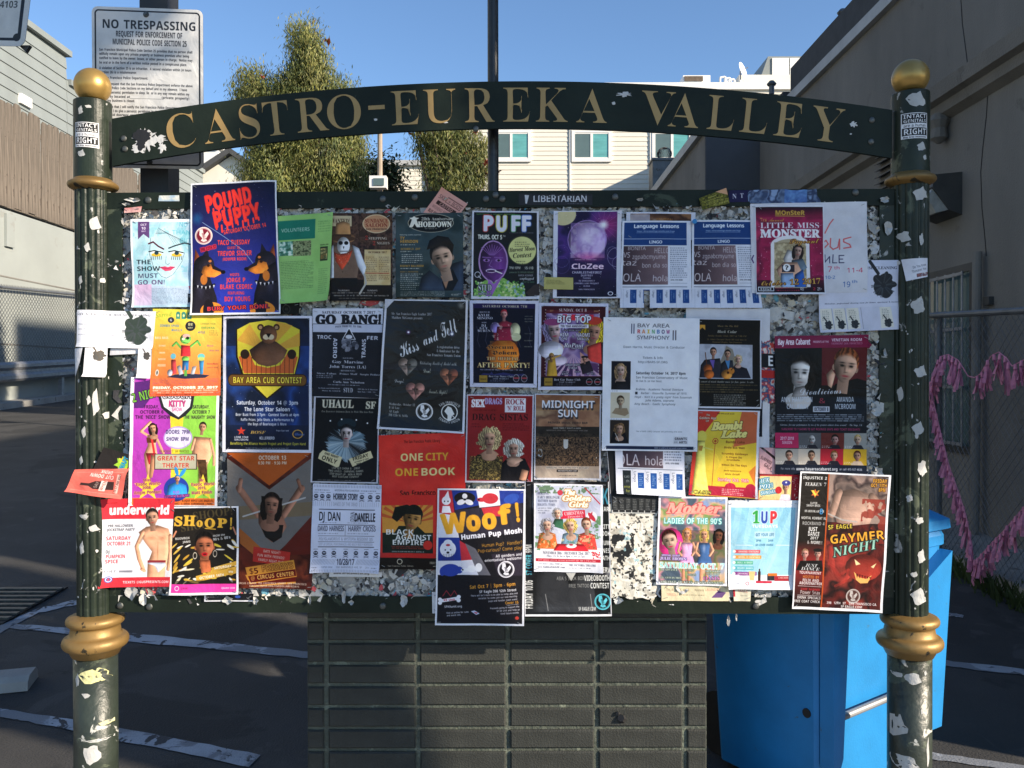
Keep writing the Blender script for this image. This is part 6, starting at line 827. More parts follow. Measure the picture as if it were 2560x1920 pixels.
def p_wapt(c): c.rect(0, 0, 100, 100, '2a2624'); c.star(84, 62, 30, 'a8d83c', 7, inner=.6); c.star(80, 40, 16, 'e8d83c', 5); c.text('WAPT', 86, 55, 22, '3ab0d8', w=52, ang=-75, ol='1c6a8a', od=1)
def p_pink(c): c.rect(0, 0, 100, 100, 'dda294'); c.text('SKIN + BODY', 52, 26, 13, '6a4640', 'r', w=86); c.rect(36, 14, 94, 17, '7a524a'); c.rect(14, 40, 86, 53, '3a2622'); c.text('CASTRO', 50, 46.5, 10, 'dda294', w=50); c.text('WEEKEND SPECIAL', 45, 64, 10, '7a524a', 'r', w=70); c.text('BUY ONE', 25, 82, 11, '4a302c', 'b', w=36); c.rect(36, 32, 94, 34, '7a524a')
def p_card(c): c.noise(0, 0, 100, 100, 8, ['4a4a1c', '8a8430', '2c3014', '6f6c28'], 5); c.poly([(60, 0), (100, 0), (100, 46)], 'd8a47c'); c.texts([('Therapist', 45, 22, 10, 30), ('Certified massage bodywork', 48, 42, 8, 66), ('(415) 646-3591', 70, 84, 13, 56)], 'd8d070', 'i'); c.tiny(20, 84, 52, 72, 3, 'd8d070', .8)
def p_lib(c): c.rect(0, 0, 100, 100, '2f3034'); c.text('LIBERTARIAN', 56, 42, 56, 'd4d4d8', 'r', w=74, ol='d4d4d8', od=.15); c.noise(18, 0, 100, 22, 4, ['26272a'], 4, 1, thr=.45); c.poly([(8, 12), (14, 14), (11, 88), (9, 86)], 'cfcfd2'); c.tiny(66, 94, 82, 90, 1, '9a9aa0', .8)
def p_nt(c): c.rect(0, 0, 100, 100, '211d44'); c.text('N', 18, 50, 40, 'd0d0dc', 's', w=14); c.text('T', 42, 46, 38, 'd0d0dc', 's', w=12); c.text('T', 80, 36, 55, 'd0d0dc', 's', w=24)
def p_tape(c): c.noise(0, 0, 100, 100, 12, ['3a4664', '6a7c9c', '2c3450', '8aa0c4'], 5); c.noise(50, 0, 80, 100, 8, ['6aa0e0', '4a70b8'], 6, .7)
def p_intact(c):
    c.rect(0, 0, 100, 100, 'e8e8ea'); c.rect(3, 3, 97, 40, '17181a'); c.text('INTACT', 50, 13, 15, 'f0f0f0', w=88); c.text('GENITALS', 50, 31, 12, 'f0f0f0', w=88); c.text('are a human', 50, 49, 11, '2a2a2c', 'r', w=86); c.rect(3, 58, 97, 88, '17181a'); c.text('RIGHT', 50, 73, 22, 'f0f0f0', w=88); c.text('Bay Area Intactivists', 50, 94, 6, '17181a', w=88)
def p_afro(c): c.rect(0, 0, 100, 100, 'd8d4d0'); c.text('www.AfroComicCon.org', 42, 35, 34, '3a3434', 'b', w=68); c.tiny(80, 98, 30, 50, 1, '6a6460', .8)
def p_understrip(c): c.rect(0, 0, 100, 100, 'dcdce2'); c.rect(4, 0, 100, 84, '14161a'); c.text('YOUSEF HUMAIN', 28, 16, 20, 'd0d0d4', w=34); c.tiny(6, 60, 34, 50, 1, 'a8a8ac', .8); c.ell(68, 40, 6, 3, '2c4ca0')
def p_dark1(c): c.rect(0, 0, 100, 100, '14140f'); c.text('CC JOB', 50, 8, 12, 'c8c0a8', w=60); c.ell(32, 62, 20, 22, '5a584c', ring=2); c.text('4B', 32, 62, 20, '4a483c', w=16)
def p_white(c): c.rect(0, 0, 100, 100, 'd9d9de'); c.noise(0, 0, 100, 100, 25, ['cfcfd6', 'e0e0e2'], 3, .8)
def p_redbits(c): c.noise(0, 0, 100, 100, 40, ['b83c34', 'd0c8bc', '2c4c7a', 'c84a48', 'e0dcd4'], 7); c.rect(10, 22, 100, 44, '1c1c20'); c.text('E', 70, 33, 16, 'f0f0f0', w=40); c.rect(0, 48, 100, 60, 'b82c28')
def p_pinkfly(c): c.poly([(0, 0), (30, 0), (100, 70), (100, 100), (0, 100)], 'd8a0a4'); c.rect(0, 0, 100, 100, 'd8a8ac'); c.poly([(20, 0), (100, 40), (100, 52), (4, 0)], '2a1c1c'); c.texts([('SURPRISE', 40, 48, 12, 70), ('GALA', 50, 72, 14, 50)], '4a3438', ang=30)
def p_redtag(c): c.rect(0, 0, 100, 100, 'd89a98'); c.noise(0, 0, 100, 100, 30, ['e0b4ae', 'c87a78'], 3, .8)
def p_collage(c):
    c.noise(0, 0, 100, 100, 14, ['e4e0d4', 'cfcabb', 'f0ede4', 'b4afa2'], 5); c.noise(0, 0, 100, 100, 4, ['2a2a2a'], 8, .85, thr=.62); c.noise(0, 0, 100, 100, 9, ['8ac0d0'], 3, .6, thr=.7); c.noise(0, 30, 60, 80, 10, ['1c1e20'], 9, .95, thr=.56); c.text('NIV', 10, 36, 5, '3aa0b8', w=20)
# ------------------------------------------------------------------ materials of the place
M = {}
M['asphalt'] = mat('asphalt', (.040, .039, .038), .85, var=.35, scale=1.1, bump=.5, bscale=120, spots=(.058, .056, .054), spot_scale=3, spot_lo=.6, spot2=((.024, .024, .024), .9, .58))
M['line'] = mat('worn_road_paint', (.36, .38, .42), .8, var=.2, scale=6, bump=.4, bscale=110, spots=(.045, .047, .052), spot_scale=9, spot_lo=.56, spot2=((.2, .21, .23), 3, .5))
M['concrete'] = mat('concrete', (.30, .29, .27), .85, var=.2, scale=3, bump=.4, bscale=50, spots=(.16, .15, .14), spot_scale=5, spot_lo=.6)
M['paving'] = mat('pavement_concrete', (.25, .24, .225), .85, var=.12, scale=2, bump=.3, bscale=50)
M['retaining'] = mat('painted_retaining_wall', (.30, .325, .31), .85, var=.08, scale=.6, bump=.1, bscale=20, spots=(.27, .28, .26), spot_scale=.8, spot_lo=.58)
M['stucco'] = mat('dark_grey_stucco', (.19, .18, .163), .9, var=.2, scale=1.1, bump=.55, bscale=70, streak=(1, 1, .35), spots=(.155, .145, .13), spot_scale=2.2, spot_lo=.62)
M['stucco2'] = mat('blue_grey_stucco', (.075, .08, .09), .9, var=.1, scale=1.5, bump=.4, bscale=60)  # bluish sky-lit shade of the return wall put into the colour
M['roofdark'] = mat('dark_roofing', (.06, .062, .065), .9, var=.15, bump=.3)
M['flash'] = mat('pale_roof_flashing', (.42, .43, .43), .6, var=.12, scale=4, bump=.1)
M['siding'] = mat('cream_siding', (.74, .70, .60), .6, var=.04, scale=2, bump=.05)
M['sidingg'] = mat('grey_siding', (.22, .245, .24), .7, var=.08, scale=.9, bump=.08, streak=(1, 1, .3))
M['trim'] = mat('white_trim', (.78, .77, .74), .55, var=.03, bump=.03)
M['teal'] = mat('window_blind_behind_glass', (.12, .36, .35), .08, var=.22, scale=5, streak=(.3, 1, 2), bump=0, spec=.6)
M['grglass'] = mat('grey_window_glass', (.10, .15, .145), .1, var=.1, scale=3, bump=0, spec=.6)
M['wood'] = mat('weathered_fence_wood', (.14, .115, .09), .85, var=.55, scale=5, bump=.4, bscale=40, streak=(3, 3, .22), spots=(.09, .07, .055), spot_scale=4, spot_lo=.62)
M['bar'] = mat('galvanised_steel', (.30, .31, .33), .5, .6, var=.2, scale=10, bump=.1)
M['wire'] = mat('grey_fence_wire', (.16, .17, .18), .5, .5, var=.2, bump=0)
M['green'] = mat('dark_green_paint', (.0125, .019, .0135), .5, var=.3, spec=.18, scale=5, bump=.25, bscale=25, spots=(.05, .065, .045), spot_scale=7, spot_lo=.66)
M['greenpost'] = mat('dark_green_paint_with_paper_remains', (.017, .025, .017), .4, spec=.28, var=.35, scale=7, bump=.3, bscale=30, spots=(.36, .36, .35), spot_scale=26, spot_lo=.635, spot2=((.075, .09, .06), 9, .58))
M['greenpost2'] = mat('dark_green_paint_heavily_flaked', (.026, .034, .026), .4, var=.4, scale=6, bump=.4, bscale=30, spots=(.48, .48, .44), spot_scale=15, spot_lo=.62, spot2=((.075, .09, .06), 8, .56))
M['gold'] = mat('gold_paint', (.27, .165, .055), .48, .4, var=.22, scale=6, bump=.12, bscale=35, spots=(.035, .03, .02), spot_scale=24, spot_lo=.61)
M['goldball'] = mat('gold_ball_paint', (.45, .285, .085), .36, .6, var=.12, scale=6, bump=.06, bscale=30, spots=(.2, .12, .04), spot_scale=10, spot_lo=.68)
M['goldletter'] = mat('gold_letter_paint', (.39, .25, .09), .45, .2, var=.12, scale=12, bump=.05, spots=(.05, .04, .02), spot_scale=24, spot_lo=.71)
M['brick'] = mat('green_black_painted_brick', (.036, .038, .034), .55, var=.28, scale=9, bump=.28, bscale=160, spots=(.085, .095, .075), spot_scale=90, spot_lo=.70, spec=.3)
M['mortar'] = mat('painted_mortar', (.072, .083, .064), .7, var=.3, scale=14, bump=.8, bscale=60, spots=(.14, .16, .12), spot_scale=22, spot_lo=.6)
M['steel'] = mat('dull_bolt_metal', (.10, .105, .10), .45, .6, var=.3, scale=30, bump=.1)
M['polepaint'] = mat('black_pole_paint', (.014, .015, .017), .35, var=.3, scale=8, bump=.2, spots=(.30, .30, .29), spot_scale=17, spot_lo=.70)
M['blackpost'] = mat('black_square_post', (.02, .021, .024), .5, var=.2, bump=.1)
M['binblue'] = mat('blue_cart_plastic', (.014, .205, .50), .45, var=.14, scale=4, bump=.1, bscale=140, spots=(.05, .13, .2), spot_scale=14, spot_lo=.66, spot2=((.12, .28, .45), 30, .72))
M['black'] = mat('black_rubber', (.012, .012, .013), .6, var=.2, bump=.1)
M['pink'] = mat('pink_tissue_paper', (.64, .24, .36), .8, var=.25, scale=30, bump=.2)
M['lampglass'] = mat('ribbed_lamp_glass', (.38, .38, .35), .2, var=.2, scale=20, bump=.2)
M['darkbox'] = mat('dark_lamp_housing', (.05, .05, .048), .5, var=.2, bump=.1)
M['galv'] = mat('rusty_galvanised_sheet', (.13, .14, .15), .55, .4, var=.3, scale=6, bump=.15, spots=(.07, .05, .035), spot_scale=8, spot_lo=.6)
M['bark'] = mat('grey_brown_bark', (.12, .09, .065), .9, var=.35, scale=9, bump=.7, bscale=30)
M['tanpole'] = mat('tan_lamp_pole', (.34, .27, .2), .6, var=.15, bump=.1)
def leafmat(name, col, tr=.35):
    mt = bpy.data.materials.new(name); mt.use_nodes = True; n = mt.node_tree; b = n.nodes['Principled BSDF']; b.inputs['Roughness'].default_value = .55
    oi = n.nodes.new('ShaderNodeTexCoord'); nz = n.nodes.new('ShaderNodeTexNoise'); nz.inputs['Scale'].default_value = 2.2; n.links.new(oi.outputs['Object'], nz.inputs['Vector'])
    cr = n.nodes.new('ShaderNodeValToRGB'); cr.color_ramp.elements[0].position = .35; cr.color_ramp.elements[1].position = .68; cr.color_ramp.elements[0].color = (*[x * .7 for x in col], 1); cr.color_ramp.elements[1].color = (*[x * 1.3 for x in col], 1)
    n.links.new(nz.outputs[0], cr.inputs[0]); n.links.new(cr.outputs[0], b.inputs['Base Color'])
    t = n.nodes.new('ShaderNodeBsdfTranslucent'); n.links.new(cr.outputs[0], t.inputs[0]); mx = n.nodes.new('ShaderNodeMixShader'); mx.inputs[0].default_value = tr
    out = n.nodes['Material Output']; n.links.new(b.outputs[0], mx.inputs[1]); n.links.new(t.outputs[0], mx.inputs[2]); n.links.new(mx.outputs[0], out.inputs[0]); return mt
M['leafa'] = leafmat('olive_leaf', (.19, .21, .058)); M['leafb'] = leafmat('dark_olive_leaf', (.095, .125, .04)); M['leafc'] = leafmat('yellow_olive_leaf', (.28, .27, .08)); M['flower'] = leafmat('red_bottlebrush_flower', (.34, .06, .035), .2)
M['leafd'] = leafmat('deep_green_leaf', (.04, .055, .02))
def soup(name, P, mi, mats, parent=None, base=None):
    """n loose quads, P[n,4,3]"""
    n = len(P); off = Vector(base) if base is not None else (Vector(parent['_w']) if parent is not None else Vector((0, 0, 0)))
    me = bpy.data.meshes.new(name); me.vertices.add(n * 4); me.vertices.foreach_set('co', (P.reshape(-1, 3) - np.array(off)).astype(np.float32).ravel())
    me.loops.add(n * 4); me.loops.foreach_set('vertex_index', np.arange(n * 4, dtype=np.int32)); me.polygons.add(n)
    me.polygons.foreach_set('loop_start', np.arange(0, n * 4, 4, dtype=np.int32)); me.polygons.foreach_set('loop_total', np.full(n, 4, np.int32))
    for m_ in mats: me.materials.append(m_)
    me.polygons.foreach_set('material_index', np.asarray(mi, np.int32)); me.update(calc_edges=True); me.validate()
    o = bpy.data.objects.new(name, me); COL.objects.link(o)
    if parent is not None: o.parent = parent
    elif base is not None: o.location = off
    o['_w'] = list(off); return o

# ------------------------------------------------------------------ ground
g = MB(); g.add([(x_, y_, gz(y_)) for x_, y_ in ((-300, -80), (300, -80), (300, 500), (-300, 500))], [(0, 1, 2, 3)])
struct(g.build('ground', M['asphalt']))
struct(MB().box(-40, 2.95, -5.6, .12, -.12, .012).slope().build('pavement', M['paving']))  # unseen paving, added to bounce sunlight up onto the board
r = random.Random(11)
for top, bot in (([(0, 1770), (39, 1777), (170, 1797), (301, 1819), (490, 1855), (684, 1893)], [(0, 1792), (51, 1800), (170, 1824), (301, 1852), (480, 1886), (650, 1925)]),
                 ([(31, 1559), (180, 1570), (327, 1582), (540, 1604), (756, 1627), (900, 1643)], [(23, 1570), (180, 1586), (327, 1604), (540, 1623), (756, 1644), (900, 1660)]),
                 ([(-40, 1578), (0, 1563), (97, 1520), (194, 1499), (290, 1490)], [(-40, 1600), (0, 1582), (97, 1532), (194, 1510), (290, 1500)]),
                 ([(2250, 1638), (2326, 1646), (2440, 1659), (2640, 1681)], [(2250, 1650), (2326, 1658), (2440, 1674), (2640, 1697)]),
                 ([(2250, 1868), (2326, 1880), (2440, 1896), (2640, 1925)], [(2250, 1886), (2326, 1897), (2440, 1912), (2640, 1945)]),
                 ([(2250, 1516), (2318, 1524), (2380, 1532), (2415, 1539)], [(2250, 1525), (2318, 1532), (2380, 1541), (2412, 1545)])):
    l = MB(); n = len(top); T = []; B = []
    for k in range(n - 1):                      # ragged, worn edges
        for q in range(6):
            f = q / 6; T.append((top[k][0] + (top[k + 1][0] - top[k][0]) * f, top[k][1] + (top[k + 1][1] - top[k][1]) * f + r.uniform(-1.2, 1.2)))
            B.append((bot[k][0] + (bot[k + 1][0] - bot[k][0]) * f, bot[k][1] + (bot[k + 1][1] - bot[k][1]) * f + r.uniform(-1.6, 1.6)))
    vs = [on_g(*p, .004) for p in T] + [on_g(*p, .004) for p in B]; k = len(T)
    l.add(vs, [(i, k + i, k + i + 1, i + 1) for i in range(k - 1)]); struct(l.build('parking_line', M['line']))
# kerb at the foot of the left wall
struct(MB().box(-12.4, -11.5, 12, 34, 0, .14).slope().build('kerb', M['concrete']))
# drain with its grate, bottom left
t = thing('drain_grate', 'dark rectangular drain grate set in the asphalt at the left edge', 'drain grate', (-3.15, 2.4, gz(2.4)))
MB().box(-3.5, -2.85, 2.05, 2.75, .004, .012).slope().build('frame', M['black'], t)
gb = MB().box(-.3, .3, -.018, .018, 0, .012).mesh('slot', M['steel'])
for k in range(8): inst(gb, 'slot', t, (-3.15, 2.12 + k * .08, gz(2.12 + k * .08) + .012))
# wheel stop
ws = MB(); a0, a1 = Vector((-3.2, .98, 0)), Vector((-2.22, 1.23, 0)); d = (a1 - a0).normalized(); s_ = Vector((-d.y, d.x, 0))
prof = [(-.085, 0), (.085, 0), (.075, .04), (.05, .06), (-.05, .06), (-.075, .04)]
ws.prism([a0 + s_ * p[0] + UP * (p[1] + .004) for p in prof], d, (a1 - a0).length); ws.slope()
tag(ws.build('wheel_stop', M['concrete'], base=a0), 'low worn concrete wheel stop lying on the asphalt at bottom left', 'wheel stop')

# ------------------------------------------------------------------ left side: retaining wall, plank fence, chain link, guardrail, siding house
rw = thing('retaining_wall', 'pale painted retaining wall under the wooden plank fence', 'wall', (-12, 15, 0))
MB().box(-12.5, -12, -3, 31, 0, 5.6).build('wall_face', M['retaining'], rw)
pj = MB().box(-.02, .07, -.16, .16, 0, .78).mesh('pilaster', M['retaining'])
for y in (17.6, 20.9, 24.4, 27.8): inst(pj, 'pilaster', rw, (-12, y, 4.73))
for z in (2.4, 4.0): MB().box(-11.998, -11.985, 12, 31, z, z + .03).build('joint', M['stucco'], rw)
wf = thing('plank_fence', 'tall weathered dog-eared plank fence standing on the pale wall', 'fence', (-12.1, 15, 5.6))
MB().box(-12.16, -12.1, 12, 30.5, 5.70, 5.84).build('rail', M['wood'], wf); MB().box(-12.16, -12.1, 12, 30.5, 7.75, 7.87).build('rail', M['wood'], wf)
pk = []
for v in range(3):
    b = MB(); w_ = .145; h_ = 2.5 + v * .03
    b.prism([(0, -w_, 0), (0, w_, 0), (0, w_, h_ - .07), (0, w_ - .06, h_), (0, -w_ + .06, h_), (0, -w_, h_ - .07)], (1, 0, 0), .025)
    me = bpy.data.meshes.new('plank'); me.from_pydata(b.v, [], b.f); me.materials.append(M['wood']); me.update(); pk.append(me)
for k in range(62):
    inst(pk[k % 3], 'plank', wf, (-12.1 + r.uniform(-.012, .012), 12.2 + k * .298, 5.72 + r.uniform(-.03, .03)), (r.uniform(-.012, .012), 0, r.uniform(-.03, .03)))
def chain_link(name, x, y0, y1, z0, z1, sp, rad, parent, knuckle=True):
    m_ = MB(); H = z1 - z0
    k = y0 - H
    while k < y1:
        for sgn in (1, -1):
            ya, za, yb, zb = (k, z0, k + H, z1) if sgn > 0 else (k + H, z0, k, z1)
            if sgn > 0:
                if ya < y0: za += y0 - ya; ya = y0
                if yb > y1: zb -= yb - y1; yb = y1
            else:
                if ya > y1: za += ya - y1; ya = y1
                if yb < y0: zb -= y0 - yb; yb = y0
            if zb - za > .02: m_.tube((x + sgn * rad * .8, ya, za), (x + sgn * rad * .8, yb, zb), rad, rad, 3, cap=False)
        k += sp
    if knuckle:
        k = y0
        while k < y1: m_.tube((x, k, z1 - .01), (x, k + sp * .12, z1 + sp * .35), rad * 1.2, rad * .8, 3, cap=False); m_.tube((x, k + sp * .3, z1 - .01), (x, k + sp * .16, z1 + sp * .35), rad * 1.2, rad * .8, 3, cap=False); k += sp * .5
    return stuff(m_.slope().build(name, M['wire'], parent))
lf = thing('chain_link_fence', 'long chain link fence in front of the pale left wall', 'fence', (-11.85, 12, 0))
chain_link('wire_mesh', -11.85, 15.5, 25.5, .75, 2.83, .125, .0055, lf)
MB().tube((-11.85, 14, 2.80), (-11.85, 26, 2.80), .032).slope().build('top_rail', M['wire'], lf)
for y in (16.6, 22.75): MB().tube((-11.82, y, .1), (-11.82, y, 2.86), .045).slope().build('fence_post', M['wire'], lf)
gr = thing('guardrail', 'grey steel guardrail along the foot of the left chain link fence', 'guardrail', (-11.7, 12, 0))
pr = [(0, 1.06), (.06, 1.0), (.06, .93), (0, .86), (0, .80), (.06, .74), (.06, .66), (0, .60), (-.02, .60), (-.02, 1.06)]
MB().prism([(-11.72 + p[0], 12, p[1]) for p in pr], (0, 1, 0), 16).slope().build('rail', M['bar'], gr)
for k in range(5): MB().box(-11.84, -11.74, 13.5 + k * 3, 13.62 + k * 3, .1, 1.0).slope().build('post', M['bar'], gr)
sh = thing('siding_house', 'grey clapboard building with stepped roof behind the plank fence', 'building', (-14, 14, 0))
MB().box(-20, -14.03, -3, 24.15, 0, 11.85).box(-20, -14.03, 24.15, 36, 0, 11.0).build('wall', M['sidingg'], sh)
def board_mesh(L, h, t, m_, ax='y'):
    b = MB()
    if ax == 'y': b.prism([(0, 0, 0), (t, 0, 0), (t * .25, 0, h), (0, 0, h)], (0, 1, 0), L)
    else: b.prism([(0, 0, 0), (0, -t, 0), (0, -t * .25, h), (0, 0, h)], (1, 0, 0), L)
    me = bpy.data.meshes.new('siding_board'); me.from_pydata(b.v, [], b.f); me.materials.append(m_); me.update(); return me
b1 = board_mesh(12.15, .332, .04, M['sidingg']); b2 = board_mesh(11.8, .332, .04, M['sidingg'])
for k in range(20):
    z = 5.3 + k * .335
    if z < 11.5: inst(b1, 'siding_board', sh, (-14.02, 12, z))
    if z < 10.7: inst(b2, 'siding_board', sh, (-14.02, 24.17, z))
MB().box(-14.1, -13.86, 12, 24.25, 11.73, 11.91).box(-14.1, -13.9, 24.26, 36, 10.87, 11.05).build('roof_trim', M['sidingg'], sh)
MB().box(-14, -13.9, *sorted((on_x(45, 260, -14).y, on_x(72, 260, -14).y)), on_x(58, 264, -14).z, on_x(58, 240, -14).z).build('vent_box', M['trim'], sh)
# houses far behind the fence
fh = thing('gabled_house', 'cream house gable seen between the white sign and the tree', 'house', (-16, 38, 0))
gp = [on_y(440, 480, 37.3), on_y(579, 389, 37.3), on_y(735, 500, 37.3)]
gw = MB(); base = [(gp[0].x, 37.3, 0), (gp[2].x, 37.3, 0)]; gw.prism([base[0], base[1], gp[2], gp[1], gp[0]], (0, 1, 0), 8); gw.build('wall', M['siding'], fh)
rf = MB(); n1 = (gp[1] - gp[0]).normalized(); rf.prism([gp[0] + Vector((-.4, -.4, -.25)), gp[1] + Vector((0, -.4, .02)), gp[1] + Vector((0, -.4, .3)), gp[0] + Vector((-.4, -.4, .03))], (0, 1, 0), 8.6)
rf.prism([gp[1] + Vector((.01, -.4, .02)), gp[2] + Vector((.4, -.4, -.25)), gp[2] + Vector((.4, -.4, .03)), gp[1] + Vector((.01, -.4, .3))], (0, 1, 0), 8.6); rf.build('roof', M['roofdark'], fh)
bx = board_mesh(gp[2].x - gp[0].x - 1, .3, .03, M['siding'], 'x')
for k in range(9): inst(bx, 'siding_board', fh, (gp[0].x + .5, 37.29, gp[0].z - 2.8 + k * .31))
wh = thing('white_house', 'plain white house wall left of the cream gable', 'house', (-18, 44, 0))
q0, q1 = on_y(395, 372, 42), on_y(545, 372, 42)
MB().box(q0.x, q1.x, 42, 50, 0, q0.z).build('wall', M['trim'], wh); MB().box(q0.x - .2, q1.x + .2, 41.8, 50, q0.z + .003, q0.z + .3).build('parapet', M['trim'], wh)

# ------------------------------------------------------------------ cream apartment building in the middle distance
YW = 17.3
wb = thing('apartment_building', 'cream clapboard apartment building with teal windows behind the arch', 'building', (0, YW, 0))
xa, xb, xc = on_y(850, 400, YW).x, on_y(1168, 400, YW).x, on_y(2060, 400, YW).x
zt, zl = on_y(1700, 214, YW).z, on_y(1000, 392, YW).z
MB().box(xb, xc, YW + .03, YW + 9, 0, zt).box(xa - 1, xb, YW + .63, YW + 9, 0, zl).build('wall', M['siding'], wb)
w1 = board_mesh(xc - xb, .108, .016, M['siding'], 'x'); w2 = board_mesh(xb - xa + 1, .108, .016, M['siding'], 'x')
k = 0
while 4.5 + k * .11 < zt - .12:
    inst(w1, 'siding_board', wb, (xb, YW + .028, 4.5 + k * .11))
    if 4.5 + k * .11 < zl - .12: inst(w2, 'siding_board', wb, (xa - 1, YW + .628, 4.5 + k * .11))
    k += 1
MB().box(xb - .05, xc, YW - .05, YW + .2, zt - .1, zt + .06).build('roof_trim', M['trim'], wb); MB().box(xa - 1, xb - .05, YW + .53, YW + .8, zl - .06, zl + .06).build('roof_trim', M['flash'], wb)
for u in (1278, 1479, 1680):
    p0, p1 = on_y(u - 50, 405, YW), on_y(u + 50, 324, YW); x0, x1, z0, z1 = p0.x, p1.x, p0.z, p1.z
    wn = MB(); tw = .075; y0, y1 = YW - .03, YW + .012
    wn.box(x0, x1, y0, y1, z0, z0 + tw).box(x0, x1, y0, y1, z1 - tw, z1).box(x0, x0 + tw, y0, y1, z0 + tw, z1 - tw).box(x1 - tw, x1, y0, y1, z0 + tw, z1 - tw)
    wo = wn.build('window', M['trim'], wb, base=(x0, YW, z0))
    xm = (x0 + x1) / 2; mb2 = MB().box(xm - .03, xm + .03, YW - .022, YW + .012, z0 + tw, z1 - tw).box(x0 + tw, x1 - tw, YW - .02, YW + .011, z0 + tw, z0 + tw + .03).box(x0 + tw, x1 - tw, YW - .02, YW + .011, z1 - tw - .03, z1 - tw); mb2.build('frame', M['trim'], wo)
    MB().box(x0 + tw, xm - .03, YW - .012, YW + .01, z0 + tw + .03, z1 - tw - .03).build('pane', M['grglass'], wo)
    MB().box(xm + .03, x1 - tw, YW - .012, YW + .01, z0 + tw + .03, z1 - tw - .03).build('pane', M['teal'], wo)
MB().box(on_y(1628, 400, YW).x - .03, on_y(1628, 400, YW).x + .03, YW - .015, YW + .012, 3.6, zt - .11).build('corner_board', M['trim'], wb)
MB().box(on_y(1426, 400, YW).x - .02, on_y(1426, 400, YW).x + .01, YW - .012, YW + .012, 3.6, zt - .11).build('corner_board', M['trim'], wb)
# rooftop tower block, cabinet, dish, pipes
YR = 18.5
q = on_y(1848, 187, YR); q2 = on_y(2080, 187, YR)
tb = MB().box(q.x, q2.x, YR, YR + 4, zt - .4, q.z).build('stair_tower', M['siding'], base=(q.x, YR, zt - .4)); tag(tb, 'cream stair tower block on the roof beside the dark gable', 'roof structure')
q3, q4, q5 = on_y(1898, 187, YR + .5), on_y(2040, 187, YR + .5), on_y(1930, 141, YR + .5)
cb = thing('roof_cabinet', 'pale blue metal equipment cabinet with doors on the stair tower roof', 'rooftop unit', (q3.x, YR + .5, q.z))
MB().prism([(q3.x, YR + .5, q.z + .004), (q4.x, YR + .5, q.z + .004), (q4.x, YR + .5, q5.z), (q5.x - .1, YR + .5, q5.z)], (0, 1, 0), 1.6).build('housing', M['sidingg'], cb)
for k in range(3): xx = q5.x + k * .45; MB().box(xx, xx + .42, YR + .47, YR + .499, q.z + .05, q5.z - .05).build('door', M['trim'], cb)
q = on_y(1708, 206, YW + 1); q6 = on_y(1776, 188, YW + 1)
ac = thing('air_conditioner', 'beige rooftop air conditioner with brown grille above the VALLEY lettering', 'rooftop unit', (q.x, YW + 1, q.z))
MB().box(q.x, q6.x, YW + 1, YW + 1.5, q.z, q6.z).build('housing', M['trim'], ac); MB().box(q.x + .03, q.x + (q6.x - q.x) * .72, YW + .975, YW + .999, q.z + .03, q6.z - .03).build('grille', M['bark'], ac)
pp = thing('roof_pipes', 'cluster of bent white pipes on the cream roof edge', 'pipes', tuple(on_y(1810, 215, YW + .5)))
for k, u in enumerate((1800, 1812, 1822)):
    a, b = on_y(u, 232, YW + .5), on_y(u, 194 + 3 * k, YW + .5); MB().path([a, b, b + Vector((.12, 0, .02)), b + Vector((.16, 0, -.12))], .025, 8).build('pipe', M['trim'], pp)
a = on_y(1851, 178, YW + .9); ds = thing('satellite_dish', 'small white satellite dish at the left corner of the stair tower', 'satellite dish', tuple(a - UP * .4))
MB().tube(a - UP * .45, a, .02).build('mast', M['bar'], ds)
dm = MB(); dn = Vector((.75, -.6, .25)).normalized(); dx = dn.orthogonal().normalized(); dy = dn.cross(dx); N = 20
dm.add([a + dn * (.02 + .05 * rr * rr) + (dx * math.cos(i * 2 * math.pi / N) + dy * math.sin(i * 2 * math.pi / N)) * rr * .2 for rr in (.05, .5, 1) for i in range(N)], [(j * N + i, j * N + (i + 1) % N, (j + 1) * N + (i + 1) % N, (j + 1) * N + i) for j in range(2) for i in range(N)] + [tuple(range(N))]); dm.build('dish', M['trim'], ds, smooth=True)
MB().tube(a, a + dn * .2, .01).build('feed_arm', M['bar'], ds)

# ------------------------------------------------------------------ dark stucco building on the right
YE = -0.35
rb = thing('stucco_building', 'dark grey stucco building with cornice moulding running along the right side', 'building', (3.6, YE, 0))
MB().box(3.6, 9, YE, 9.7, 0, 5.1).build('wall', M['stucco'], rb)
MB().box(2.81, 9, 9.702, 16.6, 0, 5.15).build('rear_wall', M['stucco'], rb)
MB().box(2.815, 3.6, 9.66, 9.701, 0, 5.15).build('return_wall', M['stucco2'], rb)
MB().box(3.54, 3.9, YE - .06, 8.3, 5.103, 5.22).build('flashing', M['flash'], rb); MB().box(3.58, 9, YE, 8.25, 5.223, 5.56).build('parapet', M['roofdark'], rb)
MB().box(3.50, 3.86, 8.302, 8.75, 5.05, 5.28).build('gutter_end', M['roofdark'], rb)
MB().box(2.74, 3.0, 9.66, 16.6, 5.153, 5.30).build('rear_flashing', M['flash'], rb); MB().box(2.85, 9, 9.72, 16.6, 5.303, 5.44).build('rear_parapet', M['roofdark'], rb)
MB().box(4.25, 9, 14.2, 16.9, 5.443, 7.0).build('roof_monitor', M['stucco'], rb)  # raised block added behind the arch to cast shade on the cream wall
mo = MB(); mo.prism([(3.6, YE, 3.72), (3.52, YE, 3.76), (3.50, YE, 3.83), (3.44, YE, 3.85), (3.42, YE, 3.96), (3.6, YE, 3.98)], (0, 1, 0), 10); mo.build('cornice', M['stucco'], rb)
